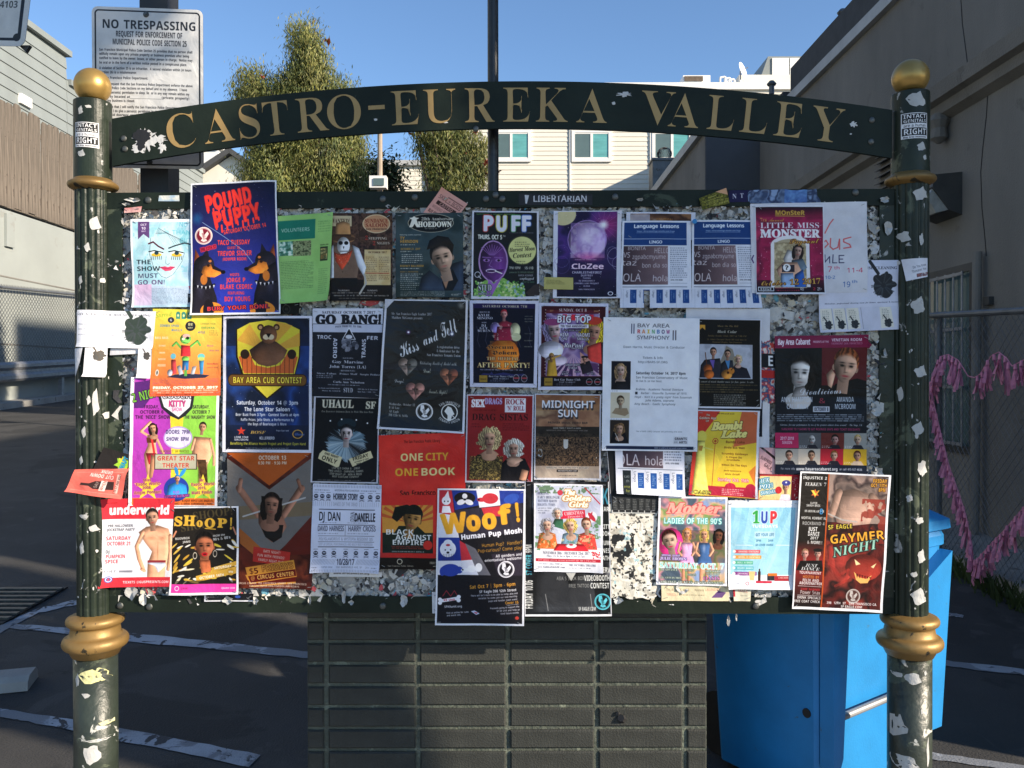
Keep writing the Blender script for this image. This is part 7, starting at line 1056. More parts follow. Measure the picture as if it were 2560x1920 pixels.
p = on_x(2353, 322, 3.55); MB().lathe((3.53, p.y), [(.02, p.z - .12), (.07, p.z - .08), (.06, p.z), (.09, p.z + .06), (.05, p.z + .12)], 10).build('corbel', M['stucco'], rb)
wm = MB(); wy0, wy1, wz0, wz1 = 3.95, 4.66, 1.05, 2.43
wd = MB().box(3.57, 3.599, wy0 - .05, wy1 + .05, wz1, wz1 + .06).box(3.57, 3.599, wy0 - .05, wy1 + .05, wz0 - .06, wz0).box(3.57, 3.599, wy0 - .05, wy0, wz0, wz1).box(3.57, 3.599, wy1, wy1 + .05, wz0, wz1).build('window', M['darkbox'], rb, base=(3.6, wy0, wz0))
MB().box(3.585, 3.5995, wy0, wy1, wz0, wz1).build('pane', M['grglass'], wd)
for k in range(6): y = wy0 + .03 + k * (wy1 - wy0 - .06) / 5; MB().tube((3.53, y, wz0), (3.53, y, wz1), .008, n=6).build('bar', M['bar'], wd)
for z in (wz0 + .02, wz0 + .47, wz0 + .93, wz1 - .02): MB().box(3.515, 3.525, wy0, wy1, z - .012, z + .012).build('crossbar', M['bar'], wd)
MB().tube((3.52, 3.78, 0), (3.54, 3.78, 2.55), .035, n=12).build('drainpipe', M['stucco'], rb)
MB().box(3.585, 3.5995, 2.2, 3.35, 1.3, 2.55).box(3.575, 3.5845, 2.25, 3.3, 1.36, 2.49).build('blocked_opening', M['stucco'], rb)
lv = MB().box(3.56, 3.5995, 4.75, 5.65, 3.38, 3.4).box(3.56, 3.5995, 4.75, 5.65, 3.73, 3.75).build('vent', M['darkbox'], rb, base=(3.6, 4.75, 2.98))
for k in range(5): MB().prism([(3.5995, 4.78, 3.42 + k * .065), (3.54, 4.78, 3.4 + k * .065), (3.54, 4.78, 3.41 + k * .065), (3.5995, 4.78, 3.435 + k * .065)], (0, 1, 0), .85).build('slat', M['darkbox'], lv)
for pts in ([(2401, -20), (2406, 60), (2414, 120), (2420, 170), (2428, 205)], [(2470, 225), (2466, 290), (2457, 370), (2452, 430), (2455, 520), (2462, 590), (2466, 640)]):
    MB().path([on_x(u, v, 3.5985) for u, v in pts], .004, 4).build('crack', M['black'], rb)
MB().box(3.56, 3.5995, 3.66, 3.74, 2.14, 2.2).build('cable_clip', M['darkbox'], rb)
lp = thing('wall_lamp', 'dark box wall lamp with clear lens on the stucco behind the right post', 'lamp', (3.6, 4.2, 2.55))
y0_, y1_ = on_x(2406, 480, 3.6).y, on_x(2340, 480, 3.6).y; zt_, zb_ = on_x(2400, 432, 3.6).z, on_x(2380, 540, 3.6).z
MB().prism([(3.5995, y0_, zb_ - .02), (3.5995, y0_, zt_), (3.38, y0_, zt_ - .02), (3.36, y0_, zt_ - .12), (3.50, y0_, zb_ + .02)], (0, 1, 0), y1_ - y0_).build('housing', M['darkbox'], lp)
MB().prism([(3.50, y0_ + .02, zb_ + .025), (3.37, y0_ + .02, zt_ - .13), (3.33, y0_ + .02, zt_ - .2), (3.40, y0_ + .02, zb_ + .0)], (0, 1, 0), y1_ - y0_ - .04).build('lens', M['lampglass'], lp)
for nm, u, v0, v1, D, rr, lab in (('roof_vent_pipe', 2106, 72, 27, 3.95, .035, 'grey capped vent pipe on the dark parapet, leftmost of the pipes'), ('roof_vent_pipe', 2121, 62, 42, 3.95, .022, 'short red vent pipe right of the capped grey one'), ('roof_vent_pipe', 2160, 30, 5, 3.95, .05, 'stubby wide vent pipe higher up the dark parapet'), ('roof_vent_pipe', 1929, 243, 206, 3.4, .035, 'thin rusty vent pipe in front of the cream stair tower')):
    b = on_x(u, v0, D); b2 = on_x(u, v1, D); b = Vector((b.x, b.y, 5.5 if D > 3.5 else 5.3)); vp = thing(nm, lab, 'vent pipe', tuple(b), 'vent pipes on the dark roof')
    MB().tube(b, (b.x, b.y, b2.z - .03), rr, n=10).build('pipe', M['galv'] if 'red' not in lab else M['flower'], vp); MB().lathe((b.x, b.y), [(rr * 1.5, b2.z - .04), (rr * 1.8, b2.z - .02), (rr * .8, b2.z + .02)], 12).build('cap', M['galv'] if 'red' not in lab else M['flower'], vp)
# turbine ventilator on its box, at the far end of the dark roof
YT = 15.9; c0 = on_y(1661, 408, YT); x0, x1 = on_y(1627, 440, YT).x, on_y(1682, 440, YT).x
tv = thing('turbine_ventilator', 'galvanised turbine ventilator on a square box before the cream wall', 'ventilator', (c0.x, YT, 5.2))
MB().box(x0, x1, YT - .25, YT + .25, 5.0, c0.z).box(x0 - .02, x1 + .02, YT - .28, YT + .28, c0.z + .002, c0.z + .05).build('box', M['galv'], tv)
zc = on_y(1661, 385, YT).z; R_ = .165
MB().lathe((c0.x, YT), [(.09, c0.z + .05), (.10, zc - .12)], 20).build('neck', M['galv'], tv)
for k in range(22):
    t_ = k * 2 * math.pi / 22; fin = MB(); pts = []
    for j in range(9):
        ph = -1.15 + j * 2.3 / 8; t2 = t_ + ph * .35; pts.append((c0.x + R_ * math.cos(ph) * math.cos(t2), YT + R_ * math.cos(ph) * math.sin(t2), zc + .13 * math.sin(ph) / .91))
    vs = [];
    for p_ in pts: vs += [p_, (c0.x + (p_[0] - c0.x) * .86, YT + (p_[1] - YT) * .86, p_[2])]
    fin.add(vs, [(2 * j, 2 * j + 2, 2 * j + 3, 2 * j + 1) for j in range(8)]); fin.build('fin', M['galv'], tv)
MB().lathe((c0.x, YT), [(.07, zc + .115), (.075, zc + .13), (.02, zc + .15)], 16).build('cap', M['galv'], tv)

# ------------------------------------------------------------------ right chain link fence with kerb and pink garlands
rfn = thing('chain_link_fence', 'dark chain link fence at right, hung with pink tassel garlands', 'fence', (3.0, .9, 0))
chain_link('wire_mesh', 3.0, .9, 8.5, .12, 1.76, .062, .0017, rfn)
MB().tube((3.0, .6, 1.755), (3.0, 9.2, 1.755), .021, n=10).slope().build('top_rail', M['wire'], rfn)
for y in (.9, 3.35, 5.8, 8.3): MB().tube((3.03, y, 0), (3.03, y, 1.78), .026, n=10).slope().build('fence_post', M['wire'], rfn)
struct(MB().box(3.06, 3.6, -.3, 9.6, 0, .1).slope().build('kerb', M['concrete']))
wd_ = []; rr = np.random.RandomState(3)
n = 2600; y = rr.uniform(.9, 8.5, n); x = 3.02 + rr.normal(0, .05, n); h = rr.uniform(.03, .13, n); a = rr.uniform(0, 6.28, n); P = np.zeros((n, 4, 3))
P[:, 0] = np.c_[x - .006, y, 0 * x]; P[:, 1] = np.c_[x + .006, y, 0 * x]; P[:, 2] = np.c_[x + .5 * h * np.cos(a) + .003, y + .5 * h * np.sin(a), h]; P[:, 3] = np.c_[x + .5 * h * np.cos(a) - .003, y + .5 * h * np.sin(a), h]
P[:, :, 2] += gz(P[:, :, 1]); stuff(soup('dry_weeds', P, np.zeros(n), [M['leafb']]))
tas = []
for v in range(4):
    q = random.Random(50 + v); b = MB(); b.tube((0, 0, 0), (0, 0, -.035), .008, .012, 6)
    for k in range(6):
        L_ = q.uniform(.08, .15); a = q.uniform(0, 6.28); w_ = q.uniform(.005, .011); sx, sy = math.cos(a) * .022, math.sin(a) * .03; vs = []
        for j in range(5): f = j / 4; vs += [(sx * f + w_ * math.sin(a + f), sy * f - w_ * math.cos(a + f), -.03 - L_ * f), (sx * f - w_ * math.sin(a + f), sy * f + w_ * math.cos(a + f), -.03 - L_ * f)]
        b.add(vs, [(2 * j, 2 * j + 1, 2 * j + 3, 2 * j + 2) for j in range(4)])
    me = bpy.data.meshes.new('tassel'); me.from_pydata(b.v, [], b.f); me.materials.append(M['pink']); me.update(); tas.append(me)
q = random.Random(9)
for lab, pts, gap in (('upper pink tassel garland waving along the right chain link fence', [(2322, 1000), (2326, 960), (2336, 935), (2350, 892), (2370, 886), (2395, 900), (2405, 915), (2420, 940), (2435, 944), (2450, 936), (2466, 910), (2478, 890), (2497, 880), (2517, 896), (2530, 915), (2550, 905), (2575, 890)], (6, 7)),
                      ('lower pink tassel garland sagging in a deep V on the right fence', [(2318, 960), (2326, 985), (2335, 1010), (2350, 1075), (2370, 1155), (2385, 1200), (2400, 1240), (2415, 1290), (2425, 1340), (2432, 1400), (2442, 1400), (2470, 1368), (2516, 1320), (2545, 1285), (2575, 1250)], ())):
    W = [on_x(u, v, 2.965) for u, v in pts]; gl = thing('tassel_garland', lab, 'garland', tuple(W[0]), 'pink tassel garlands on the fence')
    MB().path(W, .0035, 5).build('string', M['pink'], gl)
    for k in range(len(W) - 1):
        if k in gap: continue
        L_ = (W[k + 1] - W[k]).length; n = max(1, int(L_ / .044))
        for j in range(n): p = W[k].lerp(W[k + 1], (j + .5) / n); inst(tas[q.randrange(4)], 'tassel', gl, p + Vector((q.uniform(-.008, .003), 0, 0)), (q.uniform(-.12, .12), q.uniform(-.1, .1), q.uniform(0, 6.28)), (1, 1, q.uniform(.8, 1.15)))

# ------------------------------------------------------------------ trees
def tree(name, label, D, blobs, n, tr_, flowers, seed, mats=('leafa', 'leafb', 'leafc'), size=(.10, .22), wdt=.018, group=None, hang=1.):
    rs = np.random.RandomState(seed); y = D - 2.7
    C = []; Rw = []
    for (u, v, ru, rv) in blobs: C.append(on_y(u, v, y)); Rw.append((ru * D / FPX, rv * D / FPX))
    base = on_y(tr_, 845, y); base = Vector((base.x, y, gz(y))); t = thing(name, label, 'tree', tuple(base), group)
    trunk = MB(); top = max(C, key=lambda c: c.z); top = Vector((top.x, top.y, top.z)); H = top.z
    m1 = base + Vector((.06, 0, H * .35)); trunk.tube(base, m1, .17, .13, 10); trunk.tube(m1, top, .13, .02, 8); trunk.build('trunk', M['bark'], t, smooth=True)
    lm = MB()
    for c, (rx, rz) in zip(C, Rw):
        for k in range(5):
            s0 = base.lerp(top, rs.uniform(.25, .7)); e = Vector(c) + Vector((rs.uniform(-.8, .8) * rx, rs.uniform(-.8, .8) * rx, rs.uniform(-.5, .9) * rz)); md = s0.lerp(e, .5) + Vector((0, 0, .1)); lm.tube(s0, md, .045, .03, 5, cap=False); lm.tube(md, e, .03, .008, 5, cap=False)
    lm.build('limbs', M['bark'], t)
    area = np.array([a * b for a, b in Rw]); wts = area / area.sum(); bi = rs.choice(len(C), n, p=wts)
    # clumps: leaves gather round clump centres on and under the shell, leaving gaps between
    nc = max(60, min(n // 55, 900)); cb = rs.choice(len(C), nc, p=wts); dirs = rs.normal(size=(nc, 3)); dirs /= np.linalg.norm(dirs, axis=1)[:, None]; rad = rs.uniform(.45, 1.04, nc) ** .6
    CC = np.array([tuple(C[i]) for i in cb]) + dirs * rad[:, None] * np.array([[Rw[i][0], Rw[i][0] * .9, Rw[i][1]] for i in cb])
    ci = rs.randint(0, nc, n); sp = (.095 if n > 9000 else .13) * D / 15
    P0 = CC[ci] + rs.normal(size=(n, 3)) * np.array([sp, sp, sp * 1.35])
    L_ = rs.uniform(*size, n) * D / 15; w_ = wdt * D / 15 * rs.uniform(.6, 1.4, n)
    d = rs.normal(size=(n, 3)) * .45; d[:, 2] = -hang + rs.normal(size=n) * .25; d /= np.linalg.norm(d, axis=1)[:, None]
    og = P0 - np.array([tuple(C[i]) for i in cb])[ci]; og /= np.linalg.norm(og, axis=1)[:, None]; og += np.array([0, 0, .5]) + rs.normal(size=(n, 3)) * .38
    s = np.cross(d, og); s /= np.linalg.norm(s, axis=1)[:, None]
    P = np.stack([P0, P0 + d * (L_ * .5)[:, None] + s * w_[:, None], P0 + d * L_[:, None], P0 + d * (L_ * .5)[:, None] - s * w_[:, None]], 1)
    cm = rs.choice(3, nc, p=[.5, .27, .23]); mi = np.where(rs.rand(n) < .7, cm[ci], rs.choice(3, n, p=[.5, .25, .25]))
    stuff(soup('crown', P, mi, [M[k] for k in mats], t))
    if flowers:
        nf = flowers; ci = rs.randint(0, nc, nf); sel = CC[ci] + rs.normal(size=(nf, 3)) * sp; F = []
        for k in range(nf):
            for j in range(10): c_ = sel[k] + rs.normal(size=3) * .02; dd = rs.normal(size=3) * .028; ss = rs.normal(size=3) * .013; F.append([c_ - dd, c_ + ss, c_ + dd, c_ - ss])
        stuff(soup('flowers', np.array(F), np.zeros(len(F)), [M['flower']], t))
    return t
tree('bottlebrush_tree', 'tall weeping bottlebrush tree with a pointed crown behind the arch, left', 15, [(764, 100, 36, 42), (772, 155, 52, 58), (776, 225, 68, 75), (628, 200, 40, 32), (614, 250, 36, 44), (672, 262, 58, 56), (710, 240, 40, 50), (750, 310, 90, 80), (690, 350, 82, 90), (850, 260, 46, 50), (880, 320, 36, 60), (885, 400, 28, 70), (800, 400, 92, 95), (655, 425, 62, 70), (700, 470, 90, 50)], 90000, 772, 40, 4, size=(.05, .11), wdt=.0085)
tree('bottlebrush_tree', 'smaller weeping bottlebrush tree with red flowers beside the dark pole', 14.2, [(1052, 340, 22, 36), (1110, 330, 50, 50), (1150, 350, 44, 50), (1105, 395, 46, 55), (1160, 420, 46, 60), (1200, 385, 20, 38), (1200, 450, 22, 50), (1085, 440, 24, 36), (1150, 480, 60, 40)], 26000, 1140, 50, 5, size=(.05, .11), wdt=.0085)
tree('shrub_tree', 'dark round bushy tree behind the tan lamp pole', 18.6, [(935, 445, 24, 34), (962, 462, 30, 38), (920, 475, 20, 28), (982, 430, 13, 22)], 5000, 940, 0, 6, mats=('leafd', 'leafd', 'leafb'), size=(.06, .12), wdt=.02, hang=.2)
# tan lamp pole and floodlight
q = on_y(950, 400, 9.6); pl = thing('lamp_pole', 'thin tan pole with a small white floodlight between the two bottlebrush trees', 'lamp pole', (q.x, 9.6, 0))
MB().tube((q.x, 9.6, 0), (q.x, 9.6, on_y(950, 300, 9.6).z), .045, .035, 10).build('pole', M['tanpole'], pl)
q2 = on_y(947, 457, 9.5); MB().box(q2.x - .12, q2.x + .12, 9.4, 9.55, q2.z - .09, q2.z + .08).build('floodlight', M['trim'], pl); MB().box(q2.x - .06, q2.x + .09, 9.385, 9.399, q2.z - .06, q2.z + .04).build('lens', M['grglass'], pl)

# unseen street tree shaped to shade the board; unseen block added against the sun
st = thing('street_tree', 'leafy street tree beside the viewpoint shading the upper notice board', 'tree', (5.62, -2.9, -.01))
tk = MB(); TP = [(5.62, -2.9, -.01), (5.42, -2.88, 2.2), (5.22, -2.87, 3.0), (4.86, -2.87, 3.75), (5.3, -3.0, 5.6)]
for k_ in range(4): tk.tube(TP[k_], TP[k_ + 1], (.15, .125, .12, .11)[k_], (.125, .12, .11, .04)[k_], 10); tk.build('trunk', M['bark'], st, smooth=True)
rs = np.random.RandomState(21); PP = []
Sv = np.array(S)
def canopy(n, a0, a1, z0, z1, t0=6.2, t1=9.2):  # leaves scattered sunward of the board area that should lie in shade
    k = 0
    while k < n:
        a, z = rs.uniform(a0, a1), rs.uniform(z0, z1)
        e = vn2(a, z)
        if rs.rand() > 1: continue
        if z < z0 + .25 * e + .0 or (a < a0 + .3 * e): continue
        if -.40 < a < -.14 and 2.28 < z < 2.58: continue          # the gap that lights part of the arch
        t = rs.uniform(t0, t1) / Sv[1] * -0.434; tt = rs.uniform(t0, t1); p = np.array([a * BX.x, a * BX.y, z]) + Sv * tt
        PP.append(p); k += 1
def vn2(a, z): return .5 + .5 * noise.noise(Vector((a * 3.1, z * 3.1, 4.2)))
canopy(4800, -.98, 1.32, 1.22, 2.66); canopy(1500, -.62, 1.32, 2.6, 3.3); canopy(3300, 1.25, 2.7, 1.38, 3.2); canopy(2600, -.6, 2.4, 3.1, 4.4); canopy(130, -1.5, -.9, 2.62, 3.3); canopy(1100, -1.0, -.3, .92, 1.4)
P0 = np.array(PP); n = len(P0); d = rs.normal(size=(n, 3)); d /= np.linalg.norm(d, axis=1)[:, None]; s = np.cross(d, rs.normal(size=(n, 3))); s /= np.linalg.norm(s, axis=1)[:, None]
stuff(soup('crown', np.stack([P0 - d * .065, P0 + s * .042, P0 + d * .065, P0 - s * .042], 1), rs.choice(2, n), [M['leafb'], M['leafd']], st))
ob = thing('street_block', 'tall plain apartment block across the street, outside the right of the view', 'building', (19, -6, 0))
MB().box(19, 21.8, 1.35, 4.6, 0, 17.5).box(19.01, 21.8, -7.6, 1.345, 0, 13.3).build('wall', M['siding'], ob)  # added out of view, sized to keep sun off the left wall and lot
# ------------------------------------------------------------------ the notice board
def wave(a, z): return .0016 * (math.sin(a * 31 + z * 9) + math.sin(z * 27 - a * 13 + 1)) + .0024 * noise.noise(Vector((a * 9, z * 9, 0))) + .0012 * noise.noise(Vector((a * 24, z * 24, 3)))
M['pulp'] = mat('paper_pulp_residue', (.26, .255, .24), .85, var=.5, scale=40, bump=.8, bscale=60, spots=(.62, .61, .58), spot_scale=35, spot_lo=.5, spot2=((.03, .03, .03), 45, .6))
kio = thing('notice_board', 'dark green notice board with arched gold-lettered header and two gold-topped posts', 'notice board', (0, 0, 0))
FL, FR = on_b(275, 900)[0], on_b(2231, 900)[0]
ZT = on_b(1280, 479)[1]; ZB = on_b(1280, 1530)[1]; RH = .052; SW = .046
def bbox(m_, a0, a1, z0, z1, o0, o1, mi=0):
    c = bp((a0 + a1) / 2, (z0 + z1) / 2, (o0 + o1) / 2); return m_.obox(c, BX * ((a1 - a0) / 2), NB * ((o1 - o0) / 2), UP * ((z1 - z0) / 2), mi)
bbox(MB(), FL + SW, FR - SW, ZB + RH, ZT - RH, -.03, -.002).build('backing_panel', M['pulp'], kio)
bbox(MB(), FL, FR, ZT - RH, ZT, -.035, .014).build('top_rail', M['green'], kio); bbox(MB(), FL, FR, ZB, ZB + RH, -.035, .014).build('bottom_rail', M['green'], kio)
bbox(MB(), FL, FL + SW, ZB + RH, ZT - RH, -.034, .013).build('stile', M['greenpost'], kio); bbox(MB(), FR - SW, FR, ZB + RH, ZT - RH, -.034, .013).build('stile', M['greenpost'], kio)
bolt = None
for u, v in ((370, 500), (957, 497), (1037, 493), (1215, 497), (1239, 487), (1256, 497), (1538, 492), (2139, 481), (373, 1517), (957, 1515), (300, 1514), (2150, 1517), (1890, 1515)):
    a, z = on_b(u, v, .016); p = bp(a, z, .0142)
    if bolt is None:
        b = MB(); o_ = bp(0, 0, 0); prof = [(.0105, 0), (.0105, .002), (.0085, .0045), (.004, .006)]; N = 14; vs = []
        for rr_, h_ in prof: vs += [BX * (rr_ * math.cos(i * 2 * math.pi / N)) + UP * (rr_ * math.sin(i * 2 * math.pi / N)) + NB * h_ for i in range(N)]
        b.add(vs, [(j * N + i, j * N + (i + 1) % N, (j + 1) * N + (i + 1) % N, (j + 1) * N + i) for j in range(3) for i in range(N)] + [tuple(range(3 * N, 4 * N))])
        bolt = bpy.data.meshes.new('bolt'); bolt.from_pydata(b.v, [], b.f); bolt.materials.append(M['steel']); bolt.update()
    inst(bolt, 'bolt', kio, p)
# posts
PA = (on_b(235, 845)[0], on_b(2275, 845)[0])
for i, a in enumerate(PA):
    c = bp(a, 0, 0); cx = (c.x, c.y); vs_ = 0
    zc = lambda v: on_b(235 if i == 0 else 2275, v, .05)[1]
    N = 96; nf = 15
    rf_ = lambda t: 1 - .075 * (.5 - .5 * math.cos(nf * t)) ** 3
    v0, v1, v2, v3 = (243, 440, 472, 1545) if i == 0 else (222, 425, 458, 1540)
    ps = MB().lathe(cx, [(.0655, 0), (.0655, zc(1625))], 40).build('post', M['greenpost2'], kio, base=(c.x, c.y, 0), smooth=False)
    for pz in ps.data.polygons: pz.use_smooth = len(pz.vertices) == 4
    fl = MB().lathe(cx, [(.0545, zc(v3) - .02), (.0545, zc(v2) + .005)], N, rf=rf_).build('fluted_shaft', M['greenpost'], ps)
    MB().lathe(cx, [(.0565, zc(v1) - .012), (.0565, zc(v0) - .002), (.0545, zc(v0)), (.02, zc(v0) + .001)], 48).build('cap_tube', M['greenpost'], ps, smooth=False)
    cz = zc(v2 - 16) ; col_ = [(.057, cz - .018)] + [(.060 + .0155 * math.cos(t), cz + .0125 * math.sin(t)) for t in [-1.4 + k * .28 for k in range(11)]] + [(.0565, cz + .02)]
    MB().lathe(cx, col_, 48).build('collar', M['gold'], ps, smooth=True)
    z1_, z2_ = zc(1558), zc(1612)
    if i: z1_ -= .0; z2_ -= .0
    def torus(r0, rr_, z, hz): return [(r0 + rr_ * math.cos(t), z + hz * math.sin(t)) for t in [-1.5 + k * .25 for k in range(13)]]
    MB().lathe(cx, [(.07, z2_ - .045)] + torus(.080, .019, z2_ - .002, .0205) + [(.076, z2_ + .026), (.073, z1_ - .024)] + torus(.072, .0155, z1_ - .002, .0155) + [(.058, z1_ + .02)], 56).build('base_ring', M['gold'], ps, smooth=True)
    rb_ = .0555; zs = zc(v0) + rb_ * .93
    MB().lathe(cx, [(.028, zc(v0) - .001), (.03, zc(v0) + .008)] + [(rb_ * math.cos(t), zs + rb_ * math.sin(t)) for t in [-1.0 + k * .128 for k in range(20)]], 48).build('ball_finial', M['goldball'], ps, smooth=True)
# arched header
def circ(p1, p2, p3):
    ax, ay = p1; bx_, by = p2; cx_, cy = p3; d = 2 * (ax * (by - cy) + bx_ * (cy - ay) + cx_ * (ay - by))
    ux = ((ax * ax + ay * ay) * (by - cy) + (bx_ * bx_ + by * by) * (cy - ay) + (cx_ * cx_ + cy * cy) * (ay - by)) / d
    uy = ((ax * ax + ay * ay) * (cx_ - bx_) + (bx_ * bx_ + by * by) * (ax - cx_) + (cx_ * cx_ + cy * cy) * (bx_ - ax)) / d
    return ux, uy, math.hypot(ax - ux, ay - uy)
ca, czz, cR = circ(on_b(280, 357, .01), on_b(1275, 263, .01), on_b(2230, 336, .01)); hh = .074
aL, aR = on_b(281, 357, .01)[0], on_b(2229, 336, .01)[0]
def arcz(a, R): return czz + math.sqrt(R * R - (a - ca) ** 2)
ar = MB(); N = 48; top = []; bot = []
for k in range(N + 1): a = aL + (aR - aL) * k / N; top.append((a, arcz(a, cR + hh))); bot.append((a, arcz(a, cR - hh)))
fr = [bp(a, z, .014) for a, z in top] + [bp(a, z, .014) for a, z in bot]; bk = [bp(a, z, .002) for a, z in top] + [bp(a, z, .002) for a, z in bot]; n1 = N + 1
ar.add(fr + bk, [(k, n1 + k, n1 + k + 1, k + 1) for k in range(N)] + [(2 * n1 + k, 2 * n1 + k + 1, 3 * n1 + k + 1, 3 * n1 + k) for k in range(N)] + [(k, k + 1, 2 * n1 + k + 1, 2 * n1 + k) for k in range(N)] + [(n1 + k, 3 * n1 + k, 3 * n1 + k + 1, n1 + k + 1) for k in range(N)])
arch = ar.build('arch_header', M['green'], kio)
def slim(vs, tri, dx, dy):                     # thins the strokes of a glyph
    ed = {}
    for a, b, c in tri:
        ar = (vs[b][0] - vs[a][0]) * (vs[c][1] - vs[a][1]) - (vs[b][1] - vs[a][1]) * (vs[c][0] - vs[a][0])
        for p, q_ in (((a, b), (b, c), (c, a)) if ar > 0 else ((a, c), (c, b), (b, a))): ed[(p, q_)] = 1
    nm = np.zeros_like(vs)
    for (p, q_) in ed:
        if (q_, p) not in ed:
            d = vs[q_] - vs[p]; l = np.hypot(*d)
            if l > 1e-7: nv = np.array((-d[1], d[0])) / l; nm[p] += nv; nm[q_] += nv
    l = np.hypot(nm[:, 0], nm[:, 1])[:, None]; nm = np.where(l > 1e-6, nm / np.maximum(l, 1e-6), 0); return vs + nm * np.array((dx, dy))
for ch, u0, u1, v0, v1 in (('C', 414, 489, 290, 374), ('A', 505, 586, 281, 366), ('S', 594, 650, 266, 351), ('T', 655, 724, 254, 339), ('R', 738, 824, 244, 331), ('O', 815, 905, 236, 320), ('-', 921, 962, 265, 277), ('E', 976, 1049, 223, 309),
                       ('U', 1056, 1142, 219, 303), ('R', 1160, 1240, 215, 300), ('E', 1256, 1327, 214, 298), ('K', 1338, 1422, 214, 297), ('A', 1440, 1520, 216, 299), ('V', 1603, 1687, 225, 309), ('A', 1667 + 3, 1750, 234, 319), ('L', 1768, 1838, 241, 326), ('L', 1850, 1921, 250, 337), ('E', 1936, 2008, 260, 349), ('Y', 2025, 2110, 271, 361)):
    um = (u0 + u1) / 2; a, _ = on_b(um, (v0 + v1) / 2, .015); zc_ = arcz(a, cR); ang = -math.asin((a - ca) / cR)
    wv = (u1 - u0) / FPX * 2.69
    b = MB()
    if ch == '-': b.add([(-.026, -.0, 0), (.026, 0, 0), (.026, .013, 0), (-.026, .013, 0)], [(0, 1, 2, 3)])
    else:
        vs, tri, _a = GMESH[('s', ch)]; vs = slim(vs, tri, .017, .004); lo, hi = vs.min(0), vs.max(0); H = .1065; kx = wv * (.94 if ch not in 'V' else 1.) / (hi[0] - lo[0]); ky = H / (hi[1] - lo[1]) * (1.03 if ch in 'COS' else 1)
        b.add([((x - (lo[0] + hi[0]) / 2) * kx, (y_ - (lo[1] + hi[1]) / 2) * ky, 0) for x, y_ in vs], [tuple(t_) for t_ in tri])
    c_, s_2 = math.cos(ang), math.sin(ang); cen = bp(a, zc_, .0155)
    b.v = [tuple(cen + BX * (x * c_ - y_ * s_2) + UP * (x * s_2 + y_ * c_)) for x, y_, _z in b.v]
    b.build('letter', M['goldletter'], arch)
for u, v in ((309, 346), (2180, 300), (312, 372), (2178, 354), (1190, 322)):
    a, z = on_b(u, v, .016); inst(bolt, 'bolt', arch, bp(a, z, .0142), scale=(.9, .9, .9)).parent = arch
# white flaking and sticker remains on the arch
def blob(m_, u, v, ru, rv, off, seed, n=22, rag=.35, mi=0):
    q = random.Random(seed); pts = []
    for k in range(n): t = 2 * math.pi * k / n; f = 1 - rag * q.random() ** 1.5 + .12 * q.random(); pts.append(on_b(u + ru * f * math.cos(t), v + rv * f * math.sin(t), off))
    c = on_b(u, v, off); vs = [bp(c[0], c[1], off + .0004)] + [bp(a, z, off) for a, z in pts]; m_.add(vs, [(0, 1 + k, 1 + (k + 1) % n) for k in range(n)], mi)
M['white'] = mat('torn_white_paper', (.47, .47, .455), .75, var=.12, scale=20, bump=.3, spots=(.4, .4, .4), spot_scale=25, spot_lo=.62)
M['chalk'] = mat('flaked_paint', (.55, .55, .54), .7, var=.15, bump=.3)
fk = MB(); blob(fk, 362, 350, 34, 30, .0150, 1, 40, .6); blob(fk, 395, 348, 26, 14, .0151, 2, 30, .7); blob(fk, 345, 372, 20, 14, .0152, 3, 26, .6); blob(fk, 405, 368, 12, 16, .0150, 4, 22, .7)
blob(fk, 1562, 236, 22, 7, .0150, 5, 30, .7); blob(fk, 1534, 258, 5, 4, .0150, 6); blob(fk, 939, 299, 5, 3, .015, 7); blob(fk, 1114, 306, 6, 2, .015, 8); blob(fk, 2134, 311, 10, 8, .015, 9, 22, .7); blob(fk, 2127, 335, 3, 2, .015, 10)
stuff(fk.build('flaked_patches', M['chalk'], arch)); b = MB(); blob(b, 355, 338, 24, 17, .0158, 11, 30, .3); blob(b, 352, 358, 12, 18, .0158, 12, 26, .4); b.build('sticker_remnant', M['black'], arch)
# centre pole behind the board
q = on_y(1233, 400, .09); cpz = thing('centre_pole', 'slim black pole rising behind the arch and the middle of the board', 'pole', (q.x, .09, 0))
MB().tube((q.x, .09, .8), (q.x, .09, 4.2), .0178, n=16).build('pole_shaft', M['polepaint'], cpz, smooth=False); MB().box(q.x - .03, q.x + .03, .065, .115, 1.9, 2.0).build('clamp', M['steel'], cpz)

